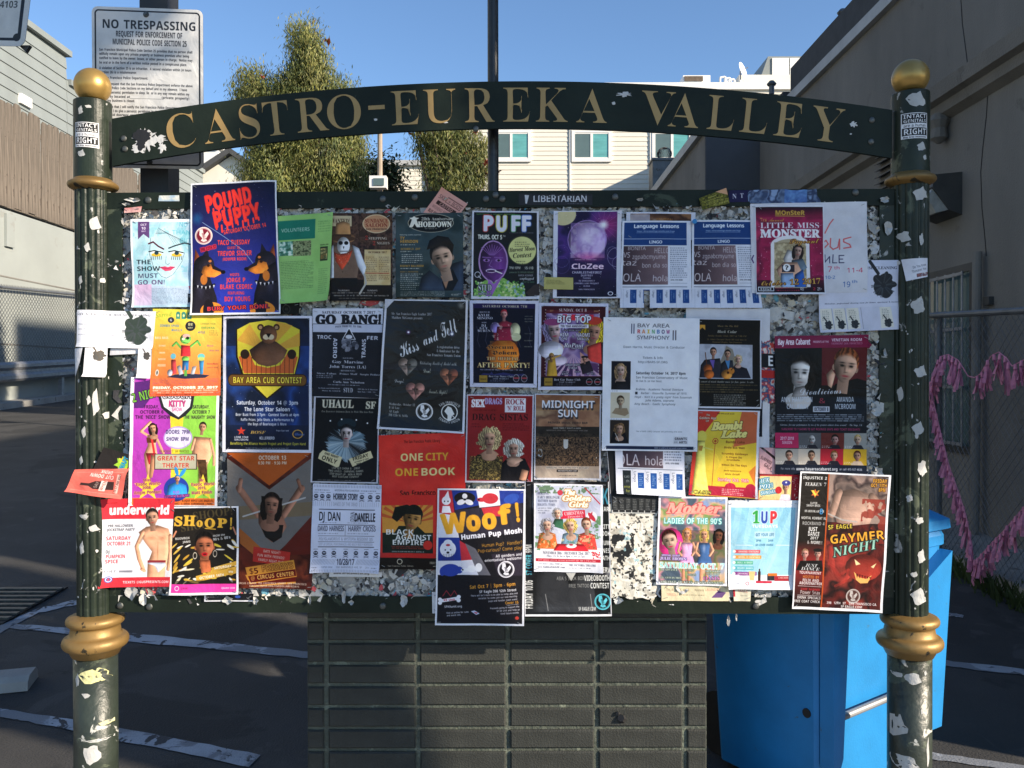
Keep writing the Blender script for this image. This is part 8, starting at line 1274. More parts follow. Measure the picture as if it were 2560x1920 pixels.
# ------------------------------------------------------------------ brick pier
PY = .18
br = thing('brick_pier', 'stack-bonded brick pier painted dark green under the notice board', 'pier', (0, PY, 0))
XJ = [-.703, -.633, -.3215, -.0155, .2845, .585, .666]; ZJ0 = on_y(1000, 1605, .18)[2]; ZP = .0737
MB().box(XJ[0] + .006, XJ[-1] - .006, PY + .008, PY + .30, 0, .93).build('mortar_core', M['mortar'], br)
bm = {}
def brick_mesh(w_, v):
    q = random.Random(int(w_ * 1000) + v * 17); b = MB(); hw, h2, dd = w_ / 2 - .0078, ZP / 2 - .0056, .045; e = .005
    def jit(s=.0006): return q.uniform(-s, s)
    ring = lambda x, z, y: [(-x + jit(), y, -z + jit()), (0, y + jit(.0003), -z + jit()), (x + jit(), y, -z + jit()), (x + jit(), y, z + jit()), (0, y + jit(.0003), z + jit()), (-x + jit(), y, z + jit())]
    b.add(ring(hw - e, h2 - e, 0) + ring(hw, h2, e) + ring(hw, h2, dd), [(0, 1, 2, 3, 4, 5)] + [(j * 6 + i, (j + 1) * 6 + i, (j + 1) * 6 + (i + 1) % 6, j * 6 + (i + 1) % 6) for j in (0, 1) for i in range(6)])
    me = bpy.data.meshes.new('brick'); me.from_pydata(b.v, [], b.f); me.materials.append(M['brick']); me.update(); return me
q = random.Random(4)
for row in range(-10, 4):
    zc_ = ZJ0 + ZP * (row + .5)
    if zc_ < ZP / 2: continue
    if zc_ > .95: continue
    for k in range(6):
        w_ = XJ[k + 1] - XJ[k]; key = (round(w_, 3), q.randrange(3))
        if key not in bm: bm[key] = brick_mesh(*key)
        inst(bm[key], 'brick', br, ((XJ[k] + XJ[k + 1]) / 2, PY + q.uniform(-.0015, .0015), zc_), (0, q.uniform(-.003, .003), q.uniform(-.006, .006)))
    for sgn, X in ((1, XJ[-1]), (-1, XJ[0])):
        for j in range(2):
            key = (.11, j)
            if key not in bm: bm[key] = brick_mesh(*key)
            inst(bm[key], 'brick', br, (X - sgn * .001, PY + .115 + j * .118, zc_), (0, 0, sgn * math.pi / 2))
hole = on_y(1551, 1798, PY - .002); hm = MB(); hm.tube((hole.x, PY - .012, hole.z + .008), (hole.x + .006, PY + .002, hole.z), .012, .016, 7); hm.tube((hole.x - .012, PY - .010, hole.z + .022), (hole.x - .006, PY + .002, hole.z + .018), .006, .008, 6); hm.build('broken_anchor', M['black'], br)

# ------------------------------------------------------------------ blue wheeled cart
def cart():
    c0 = Vector((1.00, .075, gz(.3))); e1 = Vector((.83, .555, 0)).normalized(); e2 = Vector((-.555, .83, 0)).normalized()
    t = thing('wheeled_cart', 'bright blue wheeled recycling cart standing behind the right side of the board', 'recycling cart', tuple(c0 + e1 * .37 + e2 * .31))
    W1, W2, H = .74, .50, .89
    cen = c0 + e1 * W1 / 2 + e2 * W2 / 2
    def P(x, y, z, k=None):                      # x, y in -1..1, tapering to the foot
        k = (.88 + .12 * z / H) if k is None else k; return cen + e1 * (x * W1 / 2 * k) + e2 * (y * W2 / 2 * k) + UP * z
    rim = []; b = MB(); rows = []
    cor = [(-1, -1), (1, -1), (1, 1), (-1, 1)]; sec = []
    for i, (x, y) in enumerate(cor):             # rounded corners
        px_, py_ = cor[i - 1]; nx, ny = cor[(i + 1) % 4]
        for f in (.94, 1.): pass
        sec += [(x + (px_ - x) * .045, y + (py_ - y) * .045), (x + (px_ - x) * .012 + (nx - x) * .012, y + (py_ - y) * .012 + (ny - y) * .012), (x + (nx - x) * .045, y + (ny - y) * .045)]
    Z = [.03, .06, .3, .6, H - .06, H - .055, H - .02, H]; K = [.88, .885, None, None, None, 1.03, 1.03, 1.0]
    for z, k in zip(Z, K): rows.append([P(x, y, z, k) for x, y in sec])
    n = len(sec); b.add([p for r_ in rows for p in r_], [(j * n + i, j * n + (i + 1) % n, (j + 1) * n + (i + 1) % n, (j + 1) * n + i) for j in range(len(Z) - 1) for i in range(n)] + [tuple(range(n - 1, -1, -1))])
    b.build('body', M['binblue'], t)
    # lit face (y = -1 side): two raised cheeks with the catch bar between them
    def cheek(x0, x1, z0, z1, d, name):
        m_ = MB(); q_ = []
        for dd in (0, d):
            for x, z in ((x0, z0), (x1, z0 - .0), (x1, z1), (x0, z1)): q_.append(P(x, -1, z) - e2 * (dd + .002))
        m_.add(q_, [(0, 1, 2, 3), (7, 6, 5, 4), (0, 4, 5, 1), (1, 5, 6, 2), (2, 6, 7, 3), (3, 7, 4, 0)]); return m_.build(name, M['binblue'], t)
    # dark cheek around the near corner
    m_ = MB(); pts = [(-.99, .17), (-.88, .17), (-.84, .2), (-.74, H - .07), (-.99, H - .07)]
    m_.add([P(x, -1, z) - e2 * .002 for x, z in pts] + [P(x, -1, z) - e2 * .055 for x, z in pts], [(4, 3, 2, 1, 0), (5, 6, 7, 8, 9)] + [(i, (i + 1) % 5, 5 + (i + 1) % 5, 5 + i) for i in range(5)]); m_.build('front_cheek', M['binblue'], t)
    m_ = MB(); pts = [(.30, .17), (.95, .17), (.95, H - .07), (.30, H - .20), (.26, H - .24)]
    m_.add([P(x, -1, z) - e2 * .002 for x, z in pts] + [P(x, -1, z) - e2 * .05 for x, z in pts], [(4, 3, 2, 1, 0), (5, 6, 7, 8, 9)] + [(i, (i + 1) % 5, 5 + (i + 1) % 5, 5 + i) for i in range(5)]); m_.build('front_cheek', M['binblue'], t)
    MB().tube(P(-.86, -1, .33) - e2 * .035, P(.36, -1, .345) - e2 * .035, .0125, n=12).build('catch_bar', M['bar'], t, smooth=False)
    hp = P(-1, -.80, .335); MB().tube(hp - e1 * .004, hp + e1 * .01, .016, n=14).build('bar_socket', M['black'], t)
    # lid
    lid = MB(); L0 = [P(x, y, H + .006, 1.09) for x, y in sec]; L1 = [P(x, y, H + .04, 1.08) for x, y in sec]; L2 = [P(x, y, H + .075, .9) for x, y in sec]
    lid.add(L0 + L1 + L2, [(j * n + i, j * n + (i + 1) % n, (j + 1) * n + (i + 1) % n, (j + 1) * n + i) for j in (0, 1) for i in range(n)] + [tuple(range(2 * n, 3 * n)), tuple(range(n - 1, -1, -1))]); lid.build('lid', M['binblue'], t)
    for s in (-1, 1): a = P(s * .75, 1.1, .13); MB().tube(a - e1 * .03, a + e1 * .03, .13, n=24).build('wheel', M['black'], t)
    # embossed panel near the top of the lit face
    k_ = cheek(-.42, .06, H - .22, H - .17, .004, 'embossed_plate')
    for j in range(5): cheek(-.38 + j * .085, -.32 + j * .085, H - .21, H - .18, .007, 'embossed_mark')
    return t
cart()

# ------------------------------------------------------------------ torn paper left on the panel
rs = np.random.RandomState(5)
a0, a1 = FL + SW - .01, FR - SW + .01; z0, z1 = ZB + RH - .025, ZT - RH + .008
SP = [('paper_scrap_white', (.52, .51, .48)), ('paper_scrap_grey', (.34, .335, .32)), ('paper_scrap_cream', (.52, .48, .38)), ('paper_scrap_black', (.03, .03, .034)), ('paper_scrap_blue', (.12, .32, .42)), ('paper_scrap_red', (.5, .08, .09)), ('paper_scrap_print', (.6, .6, .6))]
sm = [mat(n_, c_, .75, var=.12, scale=25, bump=.5, bscale=60, spots=(.05, .05, .055) if i in (0, 2, 6) else None, spot_scale=(60 if i < 6 else 38), spot_lo=(.63 if i != 6 else .55)) for i, (n_, c_) in enumerate(SP)]
V = []; Fc = []; MI = []
for k in range(21000):
    a = rs.uniform(a0, a1); z = rs.uniform(z0, z1); s_ = rs.choice([.006, .0105, .017, .03], p=[.52, .34, .115, .025]) * rs.uniform(.7, 1.3); off = .001 + rs.rand() * .0125; nn = rs.randint(4, 7); t0 = rs.uniform(0, 6.28); base = len(V)
    el = rs.uniform(.35, 1); rot = rs.uniform(0, 3.14); tx, ty = rs.normal(0, .22, 2); cup = rs.uniform(-.25, .55)
    for j in range(nn):
        t = t0 + j * 2 * math.pi / nn + rs.uniform(-.3, .3); r_ = s_ * rs.uniform(.6, 1.2); x, y_ = r_ * math.cos(t), r_ * math.sin(t) * el; xa = x * math.cos(rot) - y_ * math.sin(rot); ya = x * math.sin(rot) + y_ * math.cos(rot)
        V.append(tuple(bp(a + xa, z + ya, min(max(off + xa * tx + ya * ty + cup * r_ * rs.rand() * .45, .0006), .0165))))
    V.append(tuple(bp(a, z, off))); Fc += [(base + j, base + (j + 1) % nn, base + nn) for j in range(nn)]
    pz = [.30, .27, .13, .13, .02, .02, .13]
    MI += [rs.choice(7, p=pz)] * nn
me = bpy.data.meshes.new('torn_paper'); me.from_pydata(V, [], Fc)
for m_ in sm: me.materials.append(m_)
me.polygons.foreach_set('material_index', MI); me.update(); o = bpy.data.objects.new('torn_paper', me); COL.objects.link(o); stuff(o); tag(o, 'layers of torn weathered paper scraps left across the board panel', 'paper scraps')

# ------------------------------------------------------------------ sheets
def sheet(quad, fn, label, layer, cat='poster', name='poster', scale=1.7, curl=None, nx=12, ny=16, wrap=None, rough=.6, off0=.0185, spec=.18, ragged=0, amp=1., mask=None, group=None, seed=0):
    """quad: photograph corners TL, TR, BR, BL; curl: {corner or edge: lift}"""
    off = off0 + layer * .00115
    C = [on_b(u, v, off if wrap is None else wrap[2]) for u, v in quad]
    wpx = (math.dist(quad[0], quad[1]) + math.dist(quad[3], quad[2])) / 2; hpx = (math.dist(quad[0], quad[3]) + math.dist(quad[1], quad[2])) / 2
    cv = Cv(max(wpx * scale, 24), max(hpx * scale, 24)); fn(cv); mt = print_mat(name + '_print', cv, rough, spec)
    vs = []; uv = []; q = random.Random(layer * 7 + int(quad[0][0]))
    rx = [0] + [q.uniform(-.3, .3) for _ in range(nx - 1)] + [0]
    for j in range(ny + 1):
        for i in range(nx + 1):
            s, t = i / nx, j / ny
            if ragged:
                if j in (0, ny): t = min(max(t + q.uniform(0, ragged) * (1 if j == 0 else -1), 0), 1)
                if i in (0, nx): s = min(max(s + q.uniform(0, ragged) * (1 if i == 0 else -1), 0), 1)
            a = (C[0][0] * (1 - s) + C[1][0] * s) * (1 - t) + (C[3][0] * (1 - s) + C[2][0] * s) * t
            z = (C[0][1] * (1 - s) + C[1][1] * s) * (1 - t) + (C[3][1] * (1 - s) + C[2][1] * s) * t
            o_ = off + wave(a, z) * amp + .0004 * math.sin(s * 9 + layer) + .0004
            if wrap:
                ac, R, _ = wrap; dx = abs(a - ac)
                if dx < R: o_ = max(o_, math.sqrt(max(R * R - dx * dx, 0)))
            if curl:
                for key, lift in curl.items():
                    cs, ct, rad = {'tl': (0, 0, .33), 'tr': (1, 0, .33), 'br': (1, 1, .33), 'bl': (0, 1, .33), 't': (None, 0, .2), 'b': (None, 1, .2), 'l': (0, None, .25), 'r': (1, None, .25)}[key]
                    d = math.hypot((s - cs) if cs is not None else 0, (t - ct) * 1.3 if ct is not None else 0)
                    if d < rad: f = (1 - d / rad) ** 2; o_ += lift * f
            vs.append(bp(a, z, o_)); uv.append((s, 1 - t))
    m_ = MB(); fs = []; U = []
    for j in range(ny):
        for i in range(nx):
            if mask and not mask((i + .5) / nx, (j + .5) / ny): continue
            k = j * (nx + 1) + i; f = (k, k + nx + 1, k + nx + 2, k + 1); fs.append(f)
            for x in f: U += list(uv[x])
    m_.add(vs, fs); ctr = bp((C[3][0] + C[2][0]) / 2, (C[3][1] + C[2][1]) / 2, off)
    ob_ = m_.build(name, mt, base=ctr, smooth=True, uv=U); tag(ob_, label, cat, group); return ob_
A = sheet
GRP = 'paper sheets pinned across the notice board'
PL = PA[0]; PR_ = PA[1]
# under layers first
A([(1715, 770), (1925, 772), (1923, 1130), (1716, 1130)], p_white, 'large blank crumpled white sheet showing around the dark trio concert poster', 0, amp=1)
A([(1742, 990), (1906, 992), (1906, 1092), (1742, 1090)], lambda c: c.rect(0, 0, 100, 100, '14161e'), 'black sheet strip peeping out beside the yellow and orange poster', 1)
A([(1566, 530), (1739, 531), (1737, 600), (1565, 600)], p_lang_sheet, 'sheet with brown station photo showing above the left blue-headed flyer', 1)
A([(1898, 848), (1938, 850), (1938, 1010), (1899, 1008)], p_redbits, 'torn red and white poster strip left of the maroon-headed cabaret poster', 1, ragged=.06)
A([(1897, 1118), (1945, 1120), (1940, 1186), (1899, 1184)], p_pinkfly, 'small slanting pink flyer between the yellow poster and the cabaret poster', 1)
A([(1487, 1250), (1650, 1250), (1642, 1500), (1500, 1502)], p_collage, 'blotchy torn white and black poster remains left of the nineties ladies poster', 0, ragged=.05)
A([(1653, 1458), (1823, 1461), (1822, 1503), (1654, 1502)], p_thursday, 'cream strip reading THURSDAY 4/20 under the nineties ladies poster', 1)
A([(1833, 1466), (1878, 1468), (1876, 1503), (1835, 1503)], p_strip2, 'small cream strip with red lettering under the pale blue poster', 1)
A([(511, 1484), (634, 1484), (632, 1504), (511, 1504)], p_understrip, 'narrow black strip peeping out below the tiger-print diva poster', 1)
A([(823, 1428), (956, 1430), (955, 1442), (823, 1442)], p_afro, 'narrow pale strip with a web address below the horror line-drawing sheet', 1, ny=3)
A([(700, 752), (750, 754), (748, 785), (702, 786)], p_dark1, 'small black corner of a sheet under the green volunteers flyer', 1)
A([(1515, 1100), (1548, 1100), (1560, 1262), (1528, 1262)], p_darkcol, 'narrow black sheet edge left of the tear-off tabs at lower centre', 1)
A([(1528, 1236), (1646, 1240), (1644, 1284), (1530, 1282)], p_tabs, 'row of black tear-off tabs hanging below the lowest Lingo flyer', 2)
A([(311, 520), (355, 516), (352, 530), (310, 532)], p_redtag, 'small faded pink paper scrap under the top left corner of the frame', 2)
A([(1080, 1480), (1110, 1480), (1110, 1534), (1081, 1533)], p_white, 'blank white sheet edge showing left of the WOOF poster foot', 1)
# top row
A([(326, 548), (486, 548), (484, 767), (331, 769)], p_show, 'pale blue drawn face poster reading THE SHOW MUST GO ON', 3, amp=1.6, curl={'bl': .008})
A([(477, 459), (689, 449), (703, 785), (477, 788)], p_pound, 'dark blue poster with dripping red POUND PUPPY letters and two dobermans', 6, curl={'tr': -.012, 'bl': .004, 'b': .006}, rough=.4)
A([(694, 540), (834, 531), (823, 752), (701, 760)], p_green, 'light green VOLUNTEERS flyer beside the skull-faced cowboy poster', 4, curl={'br': .012, 'r': .006, 'b': .008})
A([(827, 533), (981, 533), (981, 752), (825, 752)], p_saloon, 'brown poster of a skull-faced cowboy in a red bandana', 3, rough=.35)
A([(1105, 469), (1169, 510), (1122, 572), (1058, 531)], p_pink, 'tilted pink SKIN + BODY card sticking up above the hoedown poster', 3, cat='card', name='card', curl={'tl': .01})
A([(989, 532), (1158, 532), (1159, 743), (989, 743)], p_hoedown, 'dark grey HOEDOWN poster with a portrait of a smiling dark-haired man', 4, rough=.35)
A([(1181, 527), (1347, 529), (1348, 748), (1178, 747)], p_puff, 'black PUFF poster with a purple werewolf in a green suit', 3, curl={'br': .012}, rough=.4)
A([(1384, 527), (1554, 527), (1551, 746), (1382, 745)], p_purple, 'purple galaxy concert poster with a large glowing moon', 3, rough=.4, curl={'tr': .008, 'br': .01})
def tabmask(skip): 
    def f(s, t):
        if t < .80: return True
        return not any(a <= s <= b for a, b in skip)
    return f
A([(1556, 552), (1727, 552), (1729, 770), (1549, 770)], p_lang, 'left Lingo language lessons flyer with several tabs torn off', 4, nx=12, ny=15, curl={'b': .006}, mask=tabmask([(.32, .41)]), group=GRP)
A([(1731, 550), (1886, 550), (1905, 770), (1729, 770)], p_lang, 'right Lingo language lessons flyer, partly under the pink glitter poster', 3, nx=12, ny=15, curl={'b': .004}, group=GRP)
A([(1747, 496), (1815, 470), (1824, 508), (1755, 526)], p_card, 'small olive green massage card tilted on the top rail', 4, cat='card', name='card', curl={'bl': .006})
A([(1876, 509), (2167, 504), (2168, 731), (1879, 733)], p_sale, 'large white handwritten sheet with red OUS and blue date lettering', 5)
A([(1888, 512), (2060, 512), (2064, 736), (1890, 736)], p_monster, 'pink glitter LITTLE MISS MONSTER pageant poster with a seated woman', 6, curl={'b': .005}, rough=.45)
A([(2045, 652), (2253, 650), (2258, 823), (2048, 832)], p_clean_r, 'right house cleaning flyer with black feather duster, wrapping toward the right post', 4, curl={'bl': .01})
# left post flyer, wrapped round the shaft
A([(195, 775), (382, 777), (372, 871), (193, 867)], p_clean_l, 'left house cleaning flyer with feather duster wrapped round the left post', 2, wrap=(PL, .0605, .05), nx=26, curl={'b': .006}, amp=1.5, off0=.022)
A([(216, 868), (261, 869), (257, 943), (210, 941)], p_tab, 'white tear-off tab with duster hanging down the left post', 3, wrap=(PL, .0625, .055), cat='tear-off tab', name='paper_tab', off0=.03, curl={'b': .01})
A([(345, 868), (378, 869), (376, 946), (342, 944)], p_tab, 'white tear-off tab with duster hanging beside the orange zombie poster', 3, cat='tear-off tab', name='paper_tab', off0=.024, curl={'b': .006})
A([(277, 866), (345, 870), (345, 884), (275, 888)], p_white, 'blank folded white strip under the left house cleaning flyer', 1, off0=.02, ny=4)
A([(188, 872), (212, 868), (204, 905), (190, 941)], p_white, 'white curled paper tail on the left edge of the left post', 2, wrap=(PL, .0625, .05), off0=.02, name='paper_tail', cat='paper')
# middle rows
A([(331, 943), (548, 943), (544, 1265), (322, 1264)], p_kitty, 'magenta and lime green burlesque KITTY SHOW poster with two performers', 3, curl={'l': .006})
A([(383, 772), (554, 776), (550, 989), (374, 991)], p_zombie, 'yellow to orange poster with a green zombie in a red shirt', 4, amp=1.4)
A([(558, 790), (781, 790), (779, 1132), (556, 1130)], p_cub, 'blue BAY AREA CUB CONTEST poster with a brown bear on a yellow shield', 5, rough=.42)
A([(782, 771), (958, 771), (950, 996), (783, 990)], p_gobang, 'black and white GO BANG! poster with a triangle emblem', 4)
A([(786, 991), (950, 994), (944, 1209), (776, 1206)], p_uhaul, 'black poster of a pale clown face in a blue ruff', 3)
A([(963, 748), (1170, 751), (1161, 1084), (944, 1071)], p_kiss, 'black Kiss and Tell poster with three heart-shaped photos', 7, curl={'tr': .008, 'b': .008, 'l': .004}, rough=.3, spec=.3)
A([(1174, 751), (1347, 752), (1342, 969), (1175, 967)], p_hocum, 'dark blue AFTER PARTY poster with an orange moon', 5)
A([(1347, 757), (1521, 759), (1518, 975), (1345, 975)], p_bigtop, 'maroon circus-tent BIG TOP drag poster', 4)
A([(1509, 793), (1749, 796), (1743, 1129), (1504, 1126)], p_rainbow, 'white BAY AREA RAINBOW SYMPHONY sheet with three portraits down its left side', 7, curl={'bl': .006, 'br': .004})
A([(1742, 796), (1903, 799), (1903, 1022), (1742, 1020)], p_cedar, 'black concert poster with a trio holding cello, guitar and flute', 4)
A([(1743, 1024), (1899, 1027), (1892, 1247), (1721, 1237)], p_bambi, 'yellow, orange and red BAMBI LAKE poster with a standing figure', 5, curl={'br': .01, 'r': .004})
A([(1937, 840), (2166, 837), (2165, 1188), (1938, 1185)], p_cabaret, 'maroon-headed cabaret poster with two women singers on black', 5, rough=.4, curl={'tr': .014, 'r': .004})
A([(2150, 833), (2180, 862), (2172, 872), (2150, 860)], lambda c: c.rect(0, 0, 100, 100, '7e1a40'), 'tiny maroon paper arrow sticking out right of the cabaret poster', 2, nx=3, ny=3, cat='paper', name='paper_arrow')
A([(1167, 986), (1335, 987), (1331, 1208), (1163, 1206)], p_sistas, 'red DRAG SISTAS poster with two performers in big blonde wigs', 4)
A([(1337, 984), (1503, 986), (1501, 1200), (1335, 1199)], p_midnight, 'brown MIDNIGHT SUN poster over a crowd photo', 3, curl={'tr': .008, 'br': .012})
A([(947, 1088), (1163, 1081), (1165, 1425), (950, 1422)], p_onecity, 'bright red ONECITY ONEBOOK poster with a beret portrait on a book cover', 3, rough=.3, curl={'tl': .006})
A([(567, 1132), (778, 1132), (782, 1473), (573, 1470)], p_circus, 'brown and orange circus poster of a smiling trapeze woman', 3, rough=.4, curl={'br': .012})
A([(1537, 1106), (1711, 1110), (1712, 1241), (1541, 1233)], p_lang3, 'lowest Lingo language flyer under the white symphony sheet', 4, nx=12, curl={'b': .01}, group=GRP)
# bottom row
A([(782, 1209), (954, 1213), (949, 1432), (776, 1431)], p_horror, 'pale lavender HORROR STORY sheet of thin black line drawings', 5, curl={'bl': .012, 'br': .014})
A([(1312, 1204), (1522, 1204), (1529, 1539), (1312, 1540)], p_leather, 'black leather-jacket poster showing behind the snowy ladies poster', 5, rough=.35, curl={'b': .005})
A([(1094, 1221), (1314, 1223), (1310, 1563), (1088, 1561)], p_woof, 'black WOOF! poster with cartoon dogs in red and blue squares', 8, curl={'b': .008})
A([(1335, 1208), (1507, 1212), (1507, 1432), (1335, 1428)], p_golden, 'snowy Christmas poster with three performers in wigs round a red table', 8, curl={'bl': .006, 'br': .012})
A([(1647, 1240), (1819, 1243), (1817, 1465), (1640, 1461)], p_mother, 'Mother poster with LADIES OF THE 90\'S and two women in minidresses', 6, curl={'br': .006}, rough=.35)
A([(1900, 1186), (1999, 1187), (1998, 1252), (1895, 1251)], p_jackpot, 'small yellow and red JACKPOT SUNDAYS poster with a man in a blue cap', 3)
A([(1821, 1251), (1997, 1251), (1984, 1474), (1820, 1472)], p_oneup, 'pale blue 1UP TUESDAYS poster with coloured bars', 5, curl={'bl': .01, 'b': .004})
A([(2000, 1178), (2228, 1188), (2205, 1532), (1979, 1521)], p_gaymer, 'dark red GAYMER NIGHT poster with a glowing toothed grin', 9, curl={'l': .004, 'br': .006})
A([(426, 1267), (597, 1265), (597, 1485), (424, 1487)], p_shoop, 'black and gold SHOOP! poster of a red-lipped diva in tiger print', 6, curl={'b': .006})
A([(257, 1247), (437, 1246), (424, 1467), (252, 1468)], p_under, 'red and white underworld poster with a shirtless man', 4, curl={'bl': .01, 'l': .01}, off0=.021)
A([(258, 1118), (322, 1136), (319, 1178), (232, 1174)], p_wapt, 'black card with green star and blue letters tucked behind the coral flyer', 5, cat='card', name='card', off0=.05)
A([(191, 1173), (318, 1172), (303, 1248), (168, 1227)], p_cut, 'coral flyer with an upside-down wine bottle across the left post', 6, cat='flyer', name='flyer', off0=.062, curl={'l': .01, 'tr': -.02, 'b': .008}, amp=2.5)
# rail stickers and tape
A([(1297, 484), (1481, 484), (1481, 513), (1297, 513)], p_lib, 'dark LIBERTARIAN bumper sticker on the top rail', 0, cat='sticker', name='sticker', off0=.0146, amp=0, ny=3, curl=None)
A([(1822, 476), (1900, 474), (1900, 504), (1822, 506)], p_nt, 'purple sticker strip with white N T letters on the top rail', 0, cat='sticker', name='sticker', off0=.0146, amp=0, ny=3)
A([(1868, 474), (2056, 471), (2055, 508), (1866, 512)], p_tape, 'shiny bluish tape holding the pink glitter poster to the top rail', 1, cat='tape', name='tape', off0=.0150, amp=.3, rough=.15, ny=4, ragged=.1)
A([(398, 489), (448, 488), (449, 503), (396, 503)], lambda c: c.noise(0, 0, 100, 100, 30, ['9ab4c8', 'c8ccc8', 'd8d8cc'], 3), 'small silvery blue sticker on the top rail right of the first bolt', 0, cat='sticker', name='sticker', off0=.0146, amp=0, nx=4, ny=3)
A([(1360, 693), (1433, 694), (1433, 724), (1360, 723)], lambda c: (c.rect(0, 0, 100, 100, 'b8b06a'), c.tiny(8, 70, 20, 60, 4, '5a5a34', .7)), 'small yellow note across the lower left corner of the purple poster', 5, cat='note', name='note', ny=4)
# stickers wrapped round the posts
def post_sheet(quad, fn, label, a_c, R, cat='sticker', name='sticker', n=14, ragged=0, m_=None):
    C = [on_b(u, v, R * .85) for u, v in quad]; vs = []; U = []; q = random.Random(int(quad[0][1])); ny = 6
    for j in range(ny + 1):
        for i in range(n + 1):
            s, t = i / n, j / ny
            if ragged and (j in (0, ny)): t = min(max(t + q.uniform(0, ragged) * (1 if j == 0 else -1), 0), 1)
            if ragged and (i in (0, n)): s = min(max(s + q.uniform(0, ragged) * (1 if i == 0 else -1), 0), 1)
            a = (C[0][0] * (1 - s) + C[1][0] * s) * (1 - t) + (C[3][0] * (1 - s) + C[2][0] * s) * t; z = (C[0][1] * (1 - s) + C[1][1] * s) * (1 - t) + (C[3][1] * (1 - s) + C[2][1] * s) * t
            dx = max(-R * .999, min(R * .999, a - a_c)); vs.append(bp(a_c + dx, z, math.sqrt(R * R - dx * dx)))
    m2 = MB(); fs = []
    for j in range(ny):
        for i in range(n):
            k = j * (n + 1) + i; f = (k, k + n + 1, k + n + 2, k + 1); fs.append(f)
            for x in f: U += [(x % (n + 1)) / n, 1 - (x // (n + 1)) / ny]
    m2.add(vs, fs)
    if fn is not None:
        cv = Cv(130, 150); fn(cv); mt = print_mat(name + '_print', cv, .5)
    else: mt = m_
    o_ = m2.build(name, mt, base=bp(a_c, min(c[1] for c in C), R), smooth=True, uv=U)
    if label: tag(o_, label, cat)
    return o_
post_sheet([(188, 306), (244, 307), (245, 370), (189, 368)], p_intact, 'black and white INTACT GENITALS RIGHT sticker on the left post cap', PL, .0575)
post_sheet([(2257, 283), (2317, 283), (2317, 347), (2257, 347)], p_intact, 'black and white INTACT GENITALS RIGHT sticker on the right post cap', PR_, .0575)
post_sheet([(2257, 648), (2319, 645), (2319, 692), (2266, 703)], p_threat, 'white sticker reading DO YOU KNOW curling round the right post', PR_, .058)
# remains of paper on posts (one part per post)
for i, (ac, items) in enumerate(((PL, [(205, 278, 8, 12, 0), (225, 268, 9, 5, 0), (208, 385, 12, 10, 0), (240, 1005, 8, 40, 1), (226, 1000, 6, 14, 1), (260, 1038, 9, 11, 1), (236, 1320, 14, 10, 1), (214, 1080, 7, 16, 1), (208, 1370, 8, 20, 1), (214, 1290, 16, 7, 1), (252, 700, 6, 8, 1), (205, 700, 6, 14, 1), (206, 1150, 6, 14, 1), (222, 620, 8, 14, 1), (238, 560, 14, 20, 1),
                                       (235, 1690, 42, 22, 2), (220, 1735, 12, 8, 2), (262, 1810, 20, 8, 2), (232, 1882, 24, 30, 2), (285, 1780, 8, 14, 2), (196, 1700, 7, 20, 2), (250, 1850, 40, 6, 2)]),
                                 (PR_, [(2289, 252, 26, 24, 0), (2299, 368, 13, 13, 0), (2310, 395, 6, 8, 0), (2298, 486, 22, 20, 1), (2262, 592, 14, 18, 1), (2300, 600, 8, 18, 1), (2292, 765, 22, 24, 1), (2298, 930, 20, 18, 1), (2292, 1072, 18, 20, 1), (2303, 1170, 16, 24, 1), (2292, 1490, 22, 28, 1), (2272, 1245, 9, 12, 1), (2255, 985, 6, 22, 1), (2250, 1380, 5, 8, 1), (2296, 1300, 14, 10, 1), (2282, 1435, 10, 8, 1), (2300, 1390, 12, 20, 1), (2288, 1090, 6, 8, 1),
                                        (2245, 1820, 28, 34, 2), (2262, 1905, 36, 22, 2), (2280, 1695, 22, 18, 2), (2250, 1690, 12, 8, 2), (2310, 1680, 5, 8, 2), (2318, 1880, 5, 40, 2), (2300, 1775, 3, 10, 2)]))):
    pr2 = MB(); q = random.Random(70 + i)
    for n_, (u, v, ru, rv, kd) in enumerate(items + [(None, None, None, None, None)] * 24):
        if u is None: u = q.uniform(192, 278) if i == 0 else q.uniform(2236, 2316); v = q.uniform(560, 1530); ru = q.uniform(1.2, 4); rv = q.uniform(2, 8); kd = 1
        R = (.0572, .0556, .0662)[kd]; N = q.choice((7, 9, 11)) if rv < 10 else 15; pts = []; wgt = []
        c = on_b(u, v, R * .8); pts.append((c[0], c[1]))
        sh_ = [(1 - .3 * q.random()) * (.82 / max(abs(math.cos(2 * math.pi * k / N + .4)), abs(math.sin(2 * math.pi * k / N + .4)))) for k in range(N)]
        for rad in (.5, 1):
            for k in range(N): t = 2 * math.pi * k / N; f = sh_[k] * rad; pts.append(on_b(u + ru * f * math.cos(t), v + rv * f * math.sin(t), R * .8))
        vs = []
        for a, z in pts: dx = max(-R * .99, min(R * .99, a - ac)); vs.append(bp(ac + dx, z, math.sqrt(R * R - dx * dx)))
        pr2.add(vs, [(0, 1 + k, 1 + (k + 1) % N) for k in range(N)] + [(1 + k, 1 + N + k, 1 + N + (k + 1) % N, 1 + (k + 1) % N) for k in range(N)], 1 if (i == 0 and v in (1690, 1810, 1780)) else 0)
    M['yellowp'] = M.get('yellowp') or mat('yellowed_paper', (.62, .60, .30), .7, var=.25, scale=20, bump=.3, spots=(.3, .3, .25), spot_scale=20, spot_lo=.6)
    stuff(pr2.build('paper_remains', [M['white'], M['yellowp']], kio))
